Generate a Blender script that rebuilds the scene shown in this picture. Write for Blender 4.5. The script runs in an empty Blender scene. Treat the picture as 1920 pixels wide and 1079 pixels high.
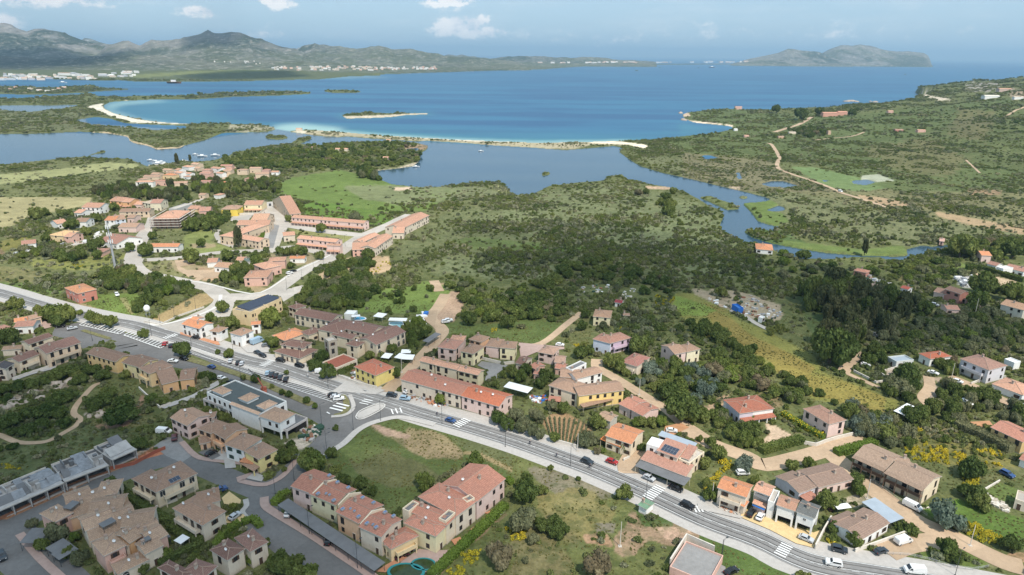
import bpy,math,random
import numpy as np
from mathutils import Matrix,Vector
random.seed(7); rng = np.random.default_rng(11)
R = math.radians
SC = bpy.context.scene
COL = SC.collection
# ---------------------------------------------------------------- camera
F = 1280.0; CX = 960.0; CY = 539.5; CAMH = 130.0
PITCH = math.atan(435.0 / F); ROLL = 0.0093
ROT = (Matrix.Rotation(math.pi/2 - PITCH,3,'X') @ Matrix.Rotation(ROLL,3,'Z'))
cd = bpy.data.cameras.new('camera'); cam = bpy.data.objects.new('camera',cd); COL.objects.link(cam)
cam.matrix_world = Matrix.Translation((0,0,CAMH)) @ ROT.to_4x4()
cd.sensor_width = 36; cd.lens = 36 * F / 1920; cd.clip_start = 1; cd.clip_end = 300000
SC.camera = cam
# ---------------------------------------------------------------- light
SUN_AZ = 152.0     # degrees clockwise from the view direction (+Y): behind and to the right
SUN_EL = 55.0
sx,sy,sz = math.sin(R(SUN_AZ))*math.cos(R(SUN_EL)),math.cos(R(SUN_AZ))*math.cos(R(SUN_EL)),math.sin(R(SUN_EL))
sl = bpy.data.lights.new('sun','SUN'); sl.energy = 4.5; sl.angle = R(0.53); sl.color = (1.0,0.93,0.83)
so = bpy.data.objects.new('sun',sl); COL.objects.link(so)
so.rotation_euler = Vector((sx,sy,sz)).to_track_quat('Z','Y').to_euler()
W = bpy.data.worlds.new('World'); SC.world = W; W.use_nodes = True
SC.view_settings.view_transform = 'Standard'; SC.view_settings.look = 'None'
SC.view_settings.gamma = 1; SC.view_settings.exposure = 0.18
SC.render.engine = 'CYCLES'
cy = SC.cycles
cy.max_bounces = 4; cy.diffuse_bounces = 2; cy.glossy_bounces = 2; cy.transmission_bounces = 2
cy.transparent_max_bounces = 6; cy.volume_bounces = 0; cy.use_denoising = True
cy.caustics_reflective = False; cy.caustics_refractive = False
HAZE_D = 4.4e-5
# ---------------------------------------------------------------- node helper
class NT:
 def __init__(s,nt): s.t = nt; s.n = nt.nodes; s.l = nt.links
 def add(s,typ,ins=None,**kw):
  x = s.n.new(typ)
  for k,v in kw.items(): setattr(x,k,v)
  for k,v in (ins or {}).items():
   if hasattr(v,'is_output'): s.l.new(v,x.inputs[k])
   else: x.inputs[k].default_value = v
  return x
 def math(s,op,a,b=None,clamp=False):
  d = {0: a}
  if b is not None: d[1] = b
  return s.add('ShaderNodeMath',d,operation=op,use_clamp=clamp).outputs[0]
 def mix(s,f,a,b,mode='MIX'):
  x = s.add('ShaderNodeMix',data_type='RGBA',blend_type=mode)
  for i,v in ((0,f),(6,a),(7,b)):
   if hasattr(v,'is_output'): s.l.new(v,x.inputs[i])
   else: x.inputs[i].default_value = v if i == 0 else (tuple(v) + (1,))[:4]
  return x.outputs[2]
 def ramp(s,f,lo,hi):
  return s.add('ShaderNodeMapRange',{0: f,1: lo,2: hi},interpolation_type='SMOOTHSTEP').outputs[0]
 def noise(s,vec,scale,detail=3,rough=.55,w=None):
  return s.add('ShaderNodeTexNoise',{'Vector': vec,'Scale': scale,'Detail': detail,'Roughness': rough}).outputs['Fac']
w = NT(W.node_tree); w.n.clear()
sky = w.add('ShaderNodeTexSky',sky_type='NISHITA',sun_disc=False)
sky.sun_elevation = R(SUN_EL); sky.sun_rotation = R(SUN_AZ); sky.altitude = 50; sky.dust_density = 1.0; sky.ozone_density = 1.6; sky.air_density = 1.0
tc = w.add('ShaderNodeTexCoord').outputs['Generated']
sep = w.add('ShaderNodeSeparateXYZ',{0: tc}).outputs
def ray(u,v):
 d = ROT @ Vector(((u - CX) / F,(CY - v) / F,-1.0)); return d
nz = w.noise(w.add('ShaderNodeMapping',{'Vector': tc,'Scale': (26,26,52)}).outputs[0],1.0,6,.6)
nz2 = w.noise(w.add('ShaderNodeMapping',{'Vector': tc,'Scale': (7,7,40)}).outputs[0],1.0,5,.6)
az = w.math('ARCTAN2',sep[0],sep[1])
el = w.math('ARCSINE',sep[2])
nzf = w.noise(w.add('ShaderNodeMapping',{'Vector': tc,'Scale': (90,90,130)}).outputs[0],1.0,4,.6)
cov = None
CL = [  # px centre, px half size, strength, noise weight
 (862,50,44,17,1.5,.9),(842,6,46,9,1.1,.9),(880,60,66,11,1.3,.8),(848,22,24,10,.8,.9),(905,40,24,12,.9,1.),(70,0,100,11,1.1,.9),(374,22,34,10,1.0,.9),(520,7,28,10,1.1,.9),
 (10,38,26,11,.8,1.),(1120,72,230,20,.36,.6),(1500,62,300,22,.26,.6),(1420,45,160,10,.2,.8),
 (560,62,160,14,.22,.8)]
for (u,v,du,dv,st,nw) in CL:
 d = ray(u,v).normalized(); a0 = math.atan2(d.x,d.y); e0 = math.asin(d.z)
 ta = w.math('POWER',w.math('ABSOLUTE',w.math('DIVIDE',w.math('SUBTRACT',az,a0),du / F)),2.0)
 te = w.math('POWER',w.math('ABSOLUTE',w.math('DIVIDE',w.math('SUBTRACT',el,e0),dv / F)),2.0)
 g = w.math('EXPONENT',w.math('MULTIPLY',w.math('ADD',ta,te),-0.9))
 g = w.math('ADD',w.math('MULTIPLY',g,st),w.math('MULTIPLY',w.math('MULTIPLY',g,w.math('SUBTRACT',nz,.5)),nw * 4.0))
 g = w.math('ADD',g,w.math('MULTIPLY',w.math('MULTIPLY',g,w.math('SUBTRACT',nzf,.5)),3.0))
 m = w.ramp(g,.12 if st < .9 else .3,1.15 if st < .9 else 1.0)
 cov = m if cov is None else w.math('MAXIMUM',cov,m)
veil = w.ramp(nz2,.42,.8)
cov = w.math('MAXIMUM',cov,w.math('MULTIPLY',veil,.22))
cc = w.mix(w.ramp(nz,.35,.6),(6.6,7.0,7.6),(9.0,8.9,8.8))
SKYTINT = w.mix(.72,w.mix(1.0,sky.outputs[0],(0.86,0.97,1.10),'MULTIPLY'),(4.3,5.95,7.2))
col = w.mix(w.math('MULTIPLY',cov,.92),SKYTINT,cc)
bg = w.add('ShaderNodeBackground',{'Color': col,'Strength': 0.115})
w.l.new(bg.outputs[0],w.add('ShaderNodeOutputWorld').inputs[0])
# ---------------------------------------------------------------- pixel helpers (photo pixels <-> points on the ground)
RM = np.array(ROT)
def rays(u,v):
 u = np.asarray(u,float); v = np.asarray(v,float)
 c = np.stack([(u - CX) / F,(CY - v) / F,-np.ones_like(u)],-1)
 return c @ RM.T
def G(u,v,z=0.0):
 d = rays(u,v); t = (z - CAMH) / d[...,2]; return np.stack([d[...,0]*t,d[...,1]*t],-1)
def proj(x,y,z):
 p = np.stack([x,y,np.asarray(z) - CAMH],-1) @ RM
 return CX + F * p[...,0] / -p[...,2],CY - F * p[...,1] / -p[...,2]
TL = dict(a=(0,860,4.928),b=(300,860,4.928),c=(0,660,4.903),d=(300,660,4.903),e=(520,860,4.928),f=(740,860,4.928),g=(1040,860,4.928),
 h=(1320,860,4.928),i=(1600,860,4.928),j=(1080,660,4.903),k=(1340,660,4.903),l=(1600,660,4.903),m=(820,660,4.903),n=(560,660,4.903),
 o=(480,540,4.903),p=(240,540,4.903),q=(0,540,4.903),r=(740,560,4.903),s=(960,560,4.903),t=(1200,540,4.903),u=(1600,440,4.903),
 v=(0,360,4.903),w=(200,270,4.903),x=(380,360,4.903),A=(0,0,2.997),B=(640,0,2.997),C=(1280,0,2.997),D=(0,340,2.997),E=(640,340,2.997),
 F=(1280,340,2.997),P=(0,680,2.704),Q=(480,680,2.704),R=(960,680,2.704),S=(1440,680,2.704),z=(0,0,1.0))
def T(t,x,y): o = TL[t]; return (o[0] + x / o[2],o[1] + y / o[2])
def PL(s):
 """'t x,y x,y u x,y' -> list of photo pixels; a lone letter switches the tile"""
 out = []; t = 'z'
 for k in s.split():
  if k[0].isalpha(): t = k
  else:
   x,y = k.split(','); out.append(T(t,float(x),float(y)))
 return out
# ---------------------------------------------------------------- numpy noise
def _h(ix,iy,s):
 n = (ix.astype(np.int64) * 374761393 + iy.astype(np.int64) * 668265263 + s * 1274126177) & 0xffffffff
 n = ((n ^ (n >> 13)) * 1274126177) & 0xffffffff
 return ((n ^ (n >> 16)) & 0xffff) / 65535.0
def vnoise(x,y,s=0):
 ix = np.floor(x); iy = np.floor(y); fx = x - ix; fy = y - iy
 fx = fx*fx*(3-2*fx); fy = fy*fy*(3-2*fy)
 a = _h(ix,iy,s); b = _h(ix+1,iy,s); c = _h(ix,iy+1,s); d = _h(ix+1,iy+1,s)
 return (a*(1-fx)+b*fx)*(1-fy) + (c*(1-fx)+d*fx)*fy
def fbm(x,y,o=4,s=0):
 r = 0; a = .5; t = 0
 for k in range(o):
  r = r + a*vnoise(x*2**k,y*2**k,s+k*17); t += a; a *= .5
 return r / t
def ridged(x,y,o=4,s=0):
 r = 0; a = .5; t = 0
 for k in range(o):
  r = r + a*(1-np.abs(2*vnoise(x*2**k,y*2**k,s+k*31)-1)); t += a; a *= .5
 return r / t
# ---------------------------------------------------------------- raster canvas in photo pixels (maps only, sampled at ground points)
U0,U1,V0,V1 = -500,2420,60,1560
CWd,CHt = U1-U0,V1-V0
def fill(pts):
 """boolean mask of a polygon"""
 P = np.array(pts,float); ys = P[:,1]-V0; xs = P[:,0]-U0
 y0 = max(0,int(ys.min())); y1 = min(CHt-1,int(ys.max())+1)
 M = np.zeros((CHt,CWd),bool)
 for y in range(y0,y1+1):
  yy = y + .5; c = []
  for i in range(len(P)):
   ya,yb,xa,xb = ys[i-1],ys[i],xs[i-1],xs[i]
   if (ya > yy) != (yb > yy): c.append(xa + (yy-ya)*(xb-xa)/(yb-ya))
  c.sort()
  for k in range(0,len(c)-1,2): M[y,max(0,int(round(c[k]))):max(0,min(CWd,int(round(c[k+1]))))] = True
 return M
def box(a,rx,ry):
 if rx:
  c = np.cumsum(np.pad(a,((0,0),(rx+1,rx)),'edge'),1); a = (c[:,2*rx+1:] - c[:,:-2*rx-1]) / (2*rx+1)
 if ry:
  c = np.cumsum(np.pad(a,((ry+1,ry),(0,0)),'edge'),0); a = (c[2*ry+1:] - c[:-2*ry-1]) / (2*ry+1)
 return a
def blur(a,rx,ry,n=2):
 a = a.astype(np.float64)
 for _ in range(n): a = box(a,rx,ry)
 return a
def samp(img,u,v):
 x = np.clip(u-U0-.5,0,CWd-1.001); y = np.clip(v-V0-.5,0,CHt-1.001)
 ix = x.astype(int); iy = y.astype(int); fx = x-ix; fy = y-iy
 if img.ndim == 3: fx = fx[...,None]; fy = fy[...,None]
 return (img[iy,ix]*(1-fx)+img[iy,ix+1]*fx)*(1-fy) + (img[iy+1,ix]*(1-fx)+img[iy+1,ix+1]*fx)*fy
# ================================================================ WATER AND LAND
WATER = PL("z -500,302 -100,312 0,310 60,302 130,295 160,293 196,284 A 450,880 490,868 560,850 590,845 600,850 530,866 480,882 z 200,297 240,297 262,305 275,311 305,308 330,303 345,300 365,303 400,300 425,293 440,285 480,277 500,273 550,268 600,272 "
 "640,266 700,264 752,264 785,268 803,273 800,279 790,285 788,292 786,301 775,310 740,315 700,319 694,322 705,330 715,337 735,345 780,350 820,350 860,345 895,341 930,340 946,346 955,356 962,365 1000,363 1014,356 1030,348 1080,342 1130,338 1146,329 1166,326 1176,335 1220,345 1266,352 "
 "1290,362 1310,372 1330,385 1350,392 1358,402 1350,420 1352,430 1375,443 1400,455 1440,462 1468,475 1500,483 1545,485 1600,481 1650,481 1672,489 1690,488 1704,480 1740,475 1775,467 1790,455 1750,460 1728,458 1700,465 1703,477 1680,479 1600,476 1550,472 1500,464 1450,455 1410,443 1394,432 1420,429 1450,431 1468,424 1440,419 1420,412 1408,395 1392,380 1416,379 1440,376 1445,371 1425,365 1385,355 1340,345 1300,335 1240,322 1200,310 1185,301 1172,292 1161,284 1168,276 "
 "1150,273 1100,277 1060,280 1000,276 930,272 870,267 800,263 780,264 740,261 700,259 650,255 600,251 575,248 560,244 585,243 640,247 720,254 780,257 850,261 920,264 1000,267 1100,266 1150,264 1190,263 1215,262 "
 "1280,255 1330,250 1355,246 1376,241 1370,236 1340,233 1300,229 1284,222 1279,215 1290,210 1330,206 1360,204 1400,207 1440,209 1480,208 1540,211 1600,210 1650,210 1690,207 1710,204 1730,199 1745,192 1768,186 1755,182 1725,178 1716,172 1735,168 1780,168 1830,160 1920,154 2420,140 2420,60 -500,60")
LANDS = [PL(s) for s in (
 "A -1500,470 0,482 300,490 530,478 560,490 700,498 790,502 690,505 560,512 480,518 560,540 700,542 790,535 1000,538 1180,524 1290,516 1500,512 1640,508 1752,518 1740,527 1560,536 1300,544 1120,556 900,556 750,563 620,572 580,590 590,610 640,635 760,665 880,682 960,690 1060,692 1200,692 1330,695 1480,700 1540,715 1550,725 1500,738 1380,742 1250,745 1200,765 1150,785 1040,812 1010,828 880,836 830,815 760,803 730,790 715,765 620,748 450,738 200,748 0,748 -1500,760",
 "A 1490,765 1520,755 1600,765 1630,772 1560,783 1500,775","A 1630,805 1680,775 1740,762 1752,775 1700,800 1640,812",
 "A 1600,735 1750,728 1918,745 1930,768 1800,762 1700,748",
 "A 1812,512 1840,503 1918,505 2000,508 2040,515 1990,522 1860,520","B 2,648 60,632 150,630 260,635 330,633 400,635 500,636 480,641 360,645 290,655 200,660 30,665",
 "z -500,90 760,90 760,132.5 690,134.5 640,136 520,139 400,143 275,147 200,151.5 100,148.5 0,147.5 -500,148",
 "A 630,447 800,418 1000,405 1300,388 1500,385 1800,398 1990,408 2100,425 1950,430 1800,445 1560,450 1400,455 1000,460 780,460",
 "F 90,85 160,80 220,105 290,125 325,150 250,155 150,110","F 310,85 340,78 375,88 340,93","B 1125,968 1170,962 1175,975 1130,985")]
PONDS = [PL(s) for s in ("A -1500,585 0,590 200,590 460,588 400,600 330,612 150,628 0,615 -1500,610","A -1500,525 0,528 180,530 300,528 480,520 470,528 300,538 160,552 0,553 -1500,555",
 "A 420,672 540,655 620,665 700,690 860,698 1040,705 1055,718 880,730 760,718 560,705 460,690","C 435,1030 500,1012 560,1012 640,1035 650,1048 600,1056 480,1045","C 100,872 150,868 205,885 130,895",
 "C 298,965 318,962 335,1000 318,1008 300,985","F 470,155 540,130 570,140 575,160 530,168 490,165","C 780,1003 830,1010 800,1022","C 950,1010 1040,1003 1090,1020 1030,1040 960,1030","B 370,830 430,828 440,840 400,850 370,845","F 1405,65 1455,72 1450,82 1410,80")]
lm = ~fill(WATER)
for P_ in LANDS: lm |= fill(P_)
for P_ in PONDS: lm &= ~fill(P_)
lm[:133-V0] = True
LM = blur(lm,2,1,1)
def fu(x,y): return CX + F * x / np.maximum(y,1) * 0.947   # column pixel near the horizon of a ground direction
YC_T = [(-600,1),(640,1),(690,133.5),(760,132),(850,129.5),(1010,125.5),(1060,122),(1130,119.3),(1330,118.2),(1400,119.5)]
def horizon(u): return 104.5 + ROLL*(u-CX)
def v2Y(u,v): return CAMH / ((v - horizon(u)) / F) / 1.0
_cu = np.array([a for a,b in YC_T],float); _cY = np.array([1000 if b < 2 else v2Y(a,b)*.9 for a,b in YC_T])
LAY = [
 ([(-500,60),(-300,35),(-100,52),(0,44),(20,45),(28,50),(50,56),(62,52),(82,50),(100,55),(118,62),(135,69),(150,74),(175,77),(205,79),(240,83),(262,95),(300,112)],6600,9300,12500,.5),
 ([(150,125),(185,100),(200,88),(225,77),(240,75),(250,81),(262,86),(283,77),(310,76),(337,74),(345,69),(362,66),(378,63),(390,58),(400,62),(430,61),(462,66),(480,73),(505,80),(530,88),(555,92),(580,106),(610,125)],5900,8200,10500,.45),
 ([(520,125),(548,100),(565,88),(580,83),(590,79),(610,82),(640,84),(655,87),(668,88),(690,85),(708,83),(725,87),(738,94),(755,93),(770,92),(790,96),(815,98),(832,103),(860,107),(905,107),(960,113),(1000,124)],6400,8600,10600,.4),
 ([(130,100),(150,74),(158,68),(170,71),(190,77),(230,100)],12500,14000,15500,.3),
 ([(540,100),(560,88),(572,88),(600,100)],12500,14000,15500,.3),([(800,112),(840,103),(855,103),(866,100),(880,105),(930,112)],11500,13500,15500,.3),
 ([(-500,108),(-100,104),(0,107),(80,110),(160,108),(240,104),(300,103),(340,107),(420,108),(520,113),(640,116),(700,122),(760,135)],5200,6200,7400,.35),
 ([(880,118),(940,107),(980,104),(1010,103.5),(1040,107),(1070,108.5),(1090,106),(1120,106),(1150,110),(1190,114),(1230,117)],9600,11500,13200,.35),
 ([(1370,121),(1400,110.5),(1425,106),(1440,103),(1460,97),(1475,89),(1478,88),(1500,91),(1535,94),(1545,99),(1556,105),(1600,118)],12200,13300,14800,.25),
 ([(1500,122),(1525,108),(1545,97),(1560,88),(1578,82),(1590,82),(1600,83),(1615,81),(1630,82),(1650,88),(1668,93),(1690,94),(1715,95),(1732,98),(1740,103),(1744,110),(1748,125)],12900,14300,16200,.22)]
def layer(L,x,y):
 sil,yf,yr,yb,rg = L
 u = fu(x,y); su = np.array([p[0] for p in sil],float); sv = np.array([p[1] for p in sil],float)
 rr = rays(su,sv); zt = CAMH + yr * rr[:,2] / rr[:,1]
 top = np.interp(u,CX + F*rr[:,0]/rr[:,1]*.947,zt,left=-50,right=-50)
 t = np.clip((y-yf)/(yr-yf),0,1); b = np.clip((yb-y)/(yb-yr),0,1)
 edge = np.where(y < yr,t**.9,b**.7)
 n = ridged(x/900,y/900,5,5); n2 = fbm(x/260,y/260,4,9)
 k = np.where(y < yr,1-np.exp(-4*(1-t)),1.0)
 jag = ridged(x/330,y/330,4,3); return top*edge*(1 - rg*k*(1-n)*1.9 - .2*k*(1-n2)) + np.where(top > 20,(jag-.60)*130*edge*rg,0)
def gau(x,y,cx,cy_,a,b): return np.exp(-.5*((x-cx)/a)**2 - .5*((y-cy_)/b)**2)
def smooth(t): t = np.clip(t,0,1); return t*t*(3-2*t)
GH = G(430,141)
def hz(x,y):
 """ground height without the dip under the water"""
 x = np.asarray(x,float); y = np.asarray(y,float)
 z = np.zeros(np.broadcast(x,y).shape)
 n = fbm(x/170,y/170,4,3)
 m = smooth((x-430)/500)*smooth((y-620)/500)
 z = z + m*(80*gau(x,y,1720,1500,520,800)*(.75+.5*n) + 10*(n-.3))
 r = 40*gau(x,y,2450,2700,480,220) + 22*gau(x,y,2050,2660,200,130)
 z = z + r*(.55+.9*ridged(x/140,y/140,4,8))*smooth((x-1500)/200)
 p = 26*gau(x,y,GH[0],GH[1]+260,520,300)*smooth((y-2700)/400)
 z = z + p
 far = y > 4900
 if far.any():
  zz = z[far]; xx = x[far]; yy = y[far]
  for L in LAY: zz = np.maximum(zz,layer(L,xx,yy))
  z[far] = np.maximum(zz,0)
 return z
def ground(x,y):
 x = np.asarray(x,float); y = np.asarray(y,float)
 z = hz(x,y)
 u,v = proj(x,y,np.zeros_like(x))
 m = samp(LM,u,v)
 q = (m-.5)*2
 near = np.where(q < 0,-1.2+q*2.6,np.minimum(-1.2+q*3.2,0) )
 uu = fu(x,y); yc = np.interp(uu,_cu,_cY);
 lf = (y > yc) & ((uu < 1030) | ((uu < 1410) & (y < yc+1300))) | (z > 6)
 farz = np.where(lf,np.where(z > 1,0,3.0),-4.0)
 base = np.where(y > 4700,farz,near)
 z = np.where((y <= 4700) & (m < .5),0,z)
 return np.where(base < -1.2,base,z*np.where(y > 4700,1,np.clip(q*2,0,1)) + base)
def hit(u,v,zoff=0.0):
 """march the camera ray to the terrain"""
 d = rays(u,v)
 if d[2] > -1e-3: return None
 Y0 = d[1]/-d[2]*CAMH
 if Y0 < 650: p = G(u,v); return np.array([p[0],p[1],0.0])
 ys = np.linspace(300,Y0,500); xs = ys*d[0]/d[1]; zs = CAMH + ys*d[2]/d[1]
 h = hz(xs,ys); k = np.where(zs <= h)[0]
 i = k[0] if len(k) else -1
 return np.array([xs[i],ys[i],float(h[i])])
def hit0(u,v): return hit(u,v)
# ================================================================ GROUND COLOURS (painted soil, grass, sand: albedo only)
def crop_fill(pts,bl):
 P = np.array(pts,float); pad = int(bl*3+4)
 x0 = int(max(U0,P[:,0].min()-pad)); x1 = int(min(U1,P[:,0].max()+pad)); y0 = int(max(V0,P[:,1].min()-pad)); y1 = int(min(V1,P[:,1].max()+pad))
 if x1 <= x0 or y1 <= y0: return None
 ys = P[:,1]; xs = P[:,0]; M = np.zeros((y1-y0,x1-x0))
 for r_ in range(y1-y0):
  yy = y0+r_+.5; c = []
  for i in range(len(P)):
   if (ys[i-1] > yy) != (ys[i] > yy): c.append(xs[i-1] + (yy-ys[i-1])*(xs[i]-xs[i-1])/(ys[i]-ys[i-1]))
  c.sort()
  for k in range(0,len(c)-1,2): M[r_,max(0,int(round(c[k]-x0))):max(0,int(round(c[k+1]-x0)))] = 1
 return M,x0,y0
def nmask(pts,bl,brk):
 c = crop_fill(pts,bl)
 if c is None: return None
 M,x0,y0 = c
 if bl > 0: M = blur(M,max(1,int(bl)),max(1,int(bl*.5)),2)
 if brk > 0:
  h,w_ = M.shape; X,Y = np.meshgrid(np.arange(w_)+x0,np.arange(h)+y0)
  s = 1.0 + np.clip((Y-300)/250.,0,3)
  n = fbm(X/(7*s),Y/(3.5*s),4,int(abs(x0))%50)
  M = np.clip((M + (n-.5)*brk*2.2 - .5)/.22 + .5,0,1) * (M > .02)
 return M,x0,y0
ALB = np.zeros((CHt,CWd,3)); ALB[:] = (.125,.135,.052)
SMO = np.ones((CHt,CWd)) * .9      # how scrubby: 1 rough, 0 smooth
def paint(s,colr,bl=3,brk=.3,al=1.0,sm=None):
 pts = PL(s) if isinstance(s,str) else s
 r_ = nmask(pts,bl,brk)
 if r_ is None: return
 M,x0,y0 = r_; M = M*al; sl = (slice(y0-V0,y0-V0+M.shape[0]),slice(x0-U0,x0-U0+M.shape[1]))
 ALB[sl] = ALB[sl]*(1-M[...,None]) + np.array(colr)*M[...,None]
 if sm is not None: SMO[sl] = SMO[sl]*(1-M) + sm*M
def strip(pts,wpx):
 """polygon round a pixel polyline"""
 P = np.array(pts,float); n = len(P); o = []
 for i in range(n):
  a = P[max(0,i-1)]; b = P[min(n-1,i+1)]; d = (b-a)/max(1e-6,np.hypot(*(b-a))); o.append((P[i]+np.array([-d[1],d[0]])*wpx,P[i]-np.array([-d[1],d[0]])*wpx))
 return [tuple(a) for a,b in o] + [tuple(b) for a,b in reversed(o)]
GRN=(.125,.160,.050); DGR=(.088,.112,.036); TAN=(.34,.27,.16); DRT=(.40,.27,.17); OLV=(.17,.175,.075); SND=(.62,.55,.44); GRY=(.26,.26,.17); YEL=(.24,.21,.06); BRN=(.22,.15,.09)
paint("z -500,300 400,300 560,270 1000,340 1000,360 780,470 400,480 0,560 -500,600",(.150,.155,.066),8,.3)
paint("z 780,420 960,365 1170,340 1340,395 1380,470 1250,520 1000,480 820,520 740,480",(.150,.160,.072),8,.4)
paint("z 980,370 1160,345 1310,380 1300,430 1120,460 900,430",(.175,.19,.092),6,.8,.8)
paint("E 700,200 1300,160 1500,240 1250,300 900,290",(.18,.195,.095),6,.9,.8)
paint("E 560,440 1050,450 1240,480 1150,540 850,560 600,500",(.175,.19,.095),5,.9,.8)
paint("F 0,130 220,220 300,330 480,480 250,560 0,560 E 1500,330 1400,200",(.165,.185,.09),6,.8,.8)
paint("F 580,60 900,60 1300,180 1700,250 1700,330 1200,330 800,260 600,180",(.18,.19,.09),6,.8,.8)
paint("E 640,340 720,310 1000,340 1440,370 1430,400 1000,400 700,380",GRN,4,.5,.9,.4)
paint("z 1180,290 1300,300 1500,330 1700,370 1920,420 2420,480 2420,520 1800,470 1450,440 1400,380 1250,320",(.17,.175,.085),8,.4)
paint("z 1430,350 1700,330 1920,350 2420,330 2420,560 1920,440 1600,380",(.20,.18,.09),8,.6,.8)
paint("C 0,860 500,900 640,1010 900,1079 400,1079 0,1000",(.20,.17,.10),5,.6,.8)
paint("C 600,935 760,945 1000,1000 1200,1050 1000,1079 800,1050 700,990",(.15,.21,.08),3,.3,.9,.2)
paint("C 0,620 300,610 500,640 900,650 1400,600 1918,540 1918,1079 1200,1079 700,900 0,850 -400,830",(.105,.132,.046),10,.4,.9)
paint("C 1250,780 1918,560 2600,500 2600,1079 1500,900",(.110,.125,.046),10,.6,.8)
paint("C 1000,830 1400,780 1600,900 1500,1000 1200,960",(.19,.145,.075),8,.9,.5)
paint("C 1550,600 1750,640 1700,800 1500,760",(.18,.135,.075),6,1.,.5)
paint("z -500,330 0,327 130,315 200,305 262,308 255,315 160,325 60,340 0,346 -500,360",(.30,.30,.14),2,.3,1,.1)
paint("z -500,368 0,370 172,370 168,385 65,405 22,424 0,429 -500,440",(.33,.29,.15),2,.3,1,.1)
paint("D 0,340 120,300 200,330 100,380 0,400",YEL,3,.8,.7,.4)
paint("z -500,530 0,545 120,572 60,520 0,500 -500,490",(.17,.17,.07),5,.5)
paint("z 500,352 545,335 640,318 700,335 800,352 880,352 800,395 745,398 690,402 600,380 550,372",(.135,.185,.05),4,.4,1,.25)
paint("z 640,348 900,350 950,360 880,375 760,385 680,375",(.20,.21,.11),4,.8,.8)
paint("z 563,384 600,378 690,395 740,400 715,420 690,425 600,404 565,396",(.12,.19,.04),2,.3,1,.15)
paint("E -300,160 100,155 300,180 270,260 140,250 120,210 -300,190",(.12,.18,.04),3,.4,1,.15)
paint("x 760,335 900,350 1490,415 1440,480 1270,500 1230,420 860,390",(.26,.25,.10),2,.4,1,.15)
paint("w 710,850 830,790 1030,780 980,870 940,900 1160,960 1150,990 860,1010 710,970",(.20,.22,.075),2,.4,1,.2)
paint("w 740,930 850,910 1010,920 1000,950 800,960",TAN,2,.6)
paint("R4 0,0" if False else "D 820,450 960,440 1060,470 1080,550 900,520 800,490",(.21,.20,.09),2,.3,1,.2)
paint("D 950,440 1040,470 1200,480 1260,520 1240,560 1100,550 980,500",TAN,2,.4,1,.1)
paint("x -20,690 190,740 200,800 60,830 -60,800 -100,740",DRT,2,.3,1,.05)
paint("x 400,850 600,880 740,850 830,740 960,660 1050,640 900,740 620,900 480,930",(.33,.26,.15),2,.4,1,.1)
paint("x 560,570 1000,560 1050,640 860,680 600,640",(.30,.24,.15),2,.6,.8,.2)
paint("D 1700,590 1918,440 E 100,420 270,420 E 280,500 120,530 0,480 D 1760,640 1640,630 1600,640",(.42,.31,.19),2,.4,1,.05)
paint("E 100,480 260,420 280,500 180,530",(.5,.36,.22),2,.4,1,.05)
paint("p 210,290 300,240 640,60 760,40 815,60 800,120 640,200 320,325 230,300",(.36,.26,.13),1,.2,1,.05)
paint("q 640,150 760,140 1180,290 1150,300 900,220 650,180",(.34,.26,.15),1,.4,1,.1)
paint("q 740,130 900,60 1040,50 1400,60 1380,150 1280,230 1200,280 1000,230",(.15,.20,.05),2,.3,1,.2)
paint("q 1100,90 1160,100 1230,230 1200,240",(.3,.26,.12),1,.4,.8)
paint("q -200,90 0,85 160,110 200,130 0,150 -200,140",TAN,2,.5)
paint("q -200,140 200,130 400,200 420,290 0,330 -200,400",(.14,.16,.06),4,.5)
paint("v 300,620 700,600 1180,570 1150,720 900,720 640,720 300,680",(.22,.22,.07),3,.7,.9)
paint("v -300,500 0,520 60,560 20,600 -300,620",BRN,3,.5)
paint("v -400,640 150,700 500,760 300,900 0,860 -400,800",(.20,.18,.08),4,.7,.8)
paint("v -400,820 100,830 560,860 560,930 380,970 0,900",(.12,.18,.05),4,.6,.8)
paint("E 480,570 620,580 560,780 480,780 470,700",(.34,.23,.15),2,.5,1,.1)
paint("E 470,730 560,620 700,620 680,720 640,780 590,860 540,860",(.42,.29,.20),2,.4,1,.05)
paint("o 900,60 1569,-60 1800,0 1700,200 1569,240 1300,240 900,220",(.14,.19,.05),3,.4,1,.3)
paint("E 550,790 760,800 1120,800 1240,840 1100,920 1050,900 700,880 560,850",(.11,.14,.045),3,.5,1,.3)
paint("E 1120,920 1360,740 1400,780 1390,900 1180,930",(.15,.15,.06),3,.5)
paint("E 1000,360 1440,370 1430,410 1100,400",(.10,.15,.035),3,.4)
paint("s 0,170 380,200 480,250 250,410 0,400",(.10,.13,.04),3,.4,1,.3)
paint("t 330,40 620,60 760,150 900,280 1180,400 1400,520 1569,600 k 1000,180 1400,330 1569,420 S 680,200 640,260 480,210 k 900,440 600,200 400,60 t 1300,830 1000,650 700,500 500,380 280,200",(.20,.195,.055),5,.4,1,.2)
paint("t 560,150 720,190 1000,420 1300,560 1569,720 1569,900 1100,640 800,500 700,300 500,200",(.25,.185,.055),5,.9,.8,.2)
paint("t 300,60 700,200 600,260 350,260",(.17,.23,.05),5,.6,.9,.2)
paint("k 450,0 800,150 1100,250 1569,420 1569,560 1200,480 800,330 600,180",(.27,.215,.06),5,.8,.9,.2)
paint("t 480,0 960,40 1300,160 1300,300 1000,300 820,210 620,120 500,60",(.36,.29,.2),3,.8,1,.3)
paint("F 640,640 760,620 1000,800 900,880 720,860",(.09,.12,.045),5,.6)
paint("u 1090,350 1200,360 1500,430 1480,490 1340,520 1210,450",(.48,.36,.24),2,.4,1,.1)
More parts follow.
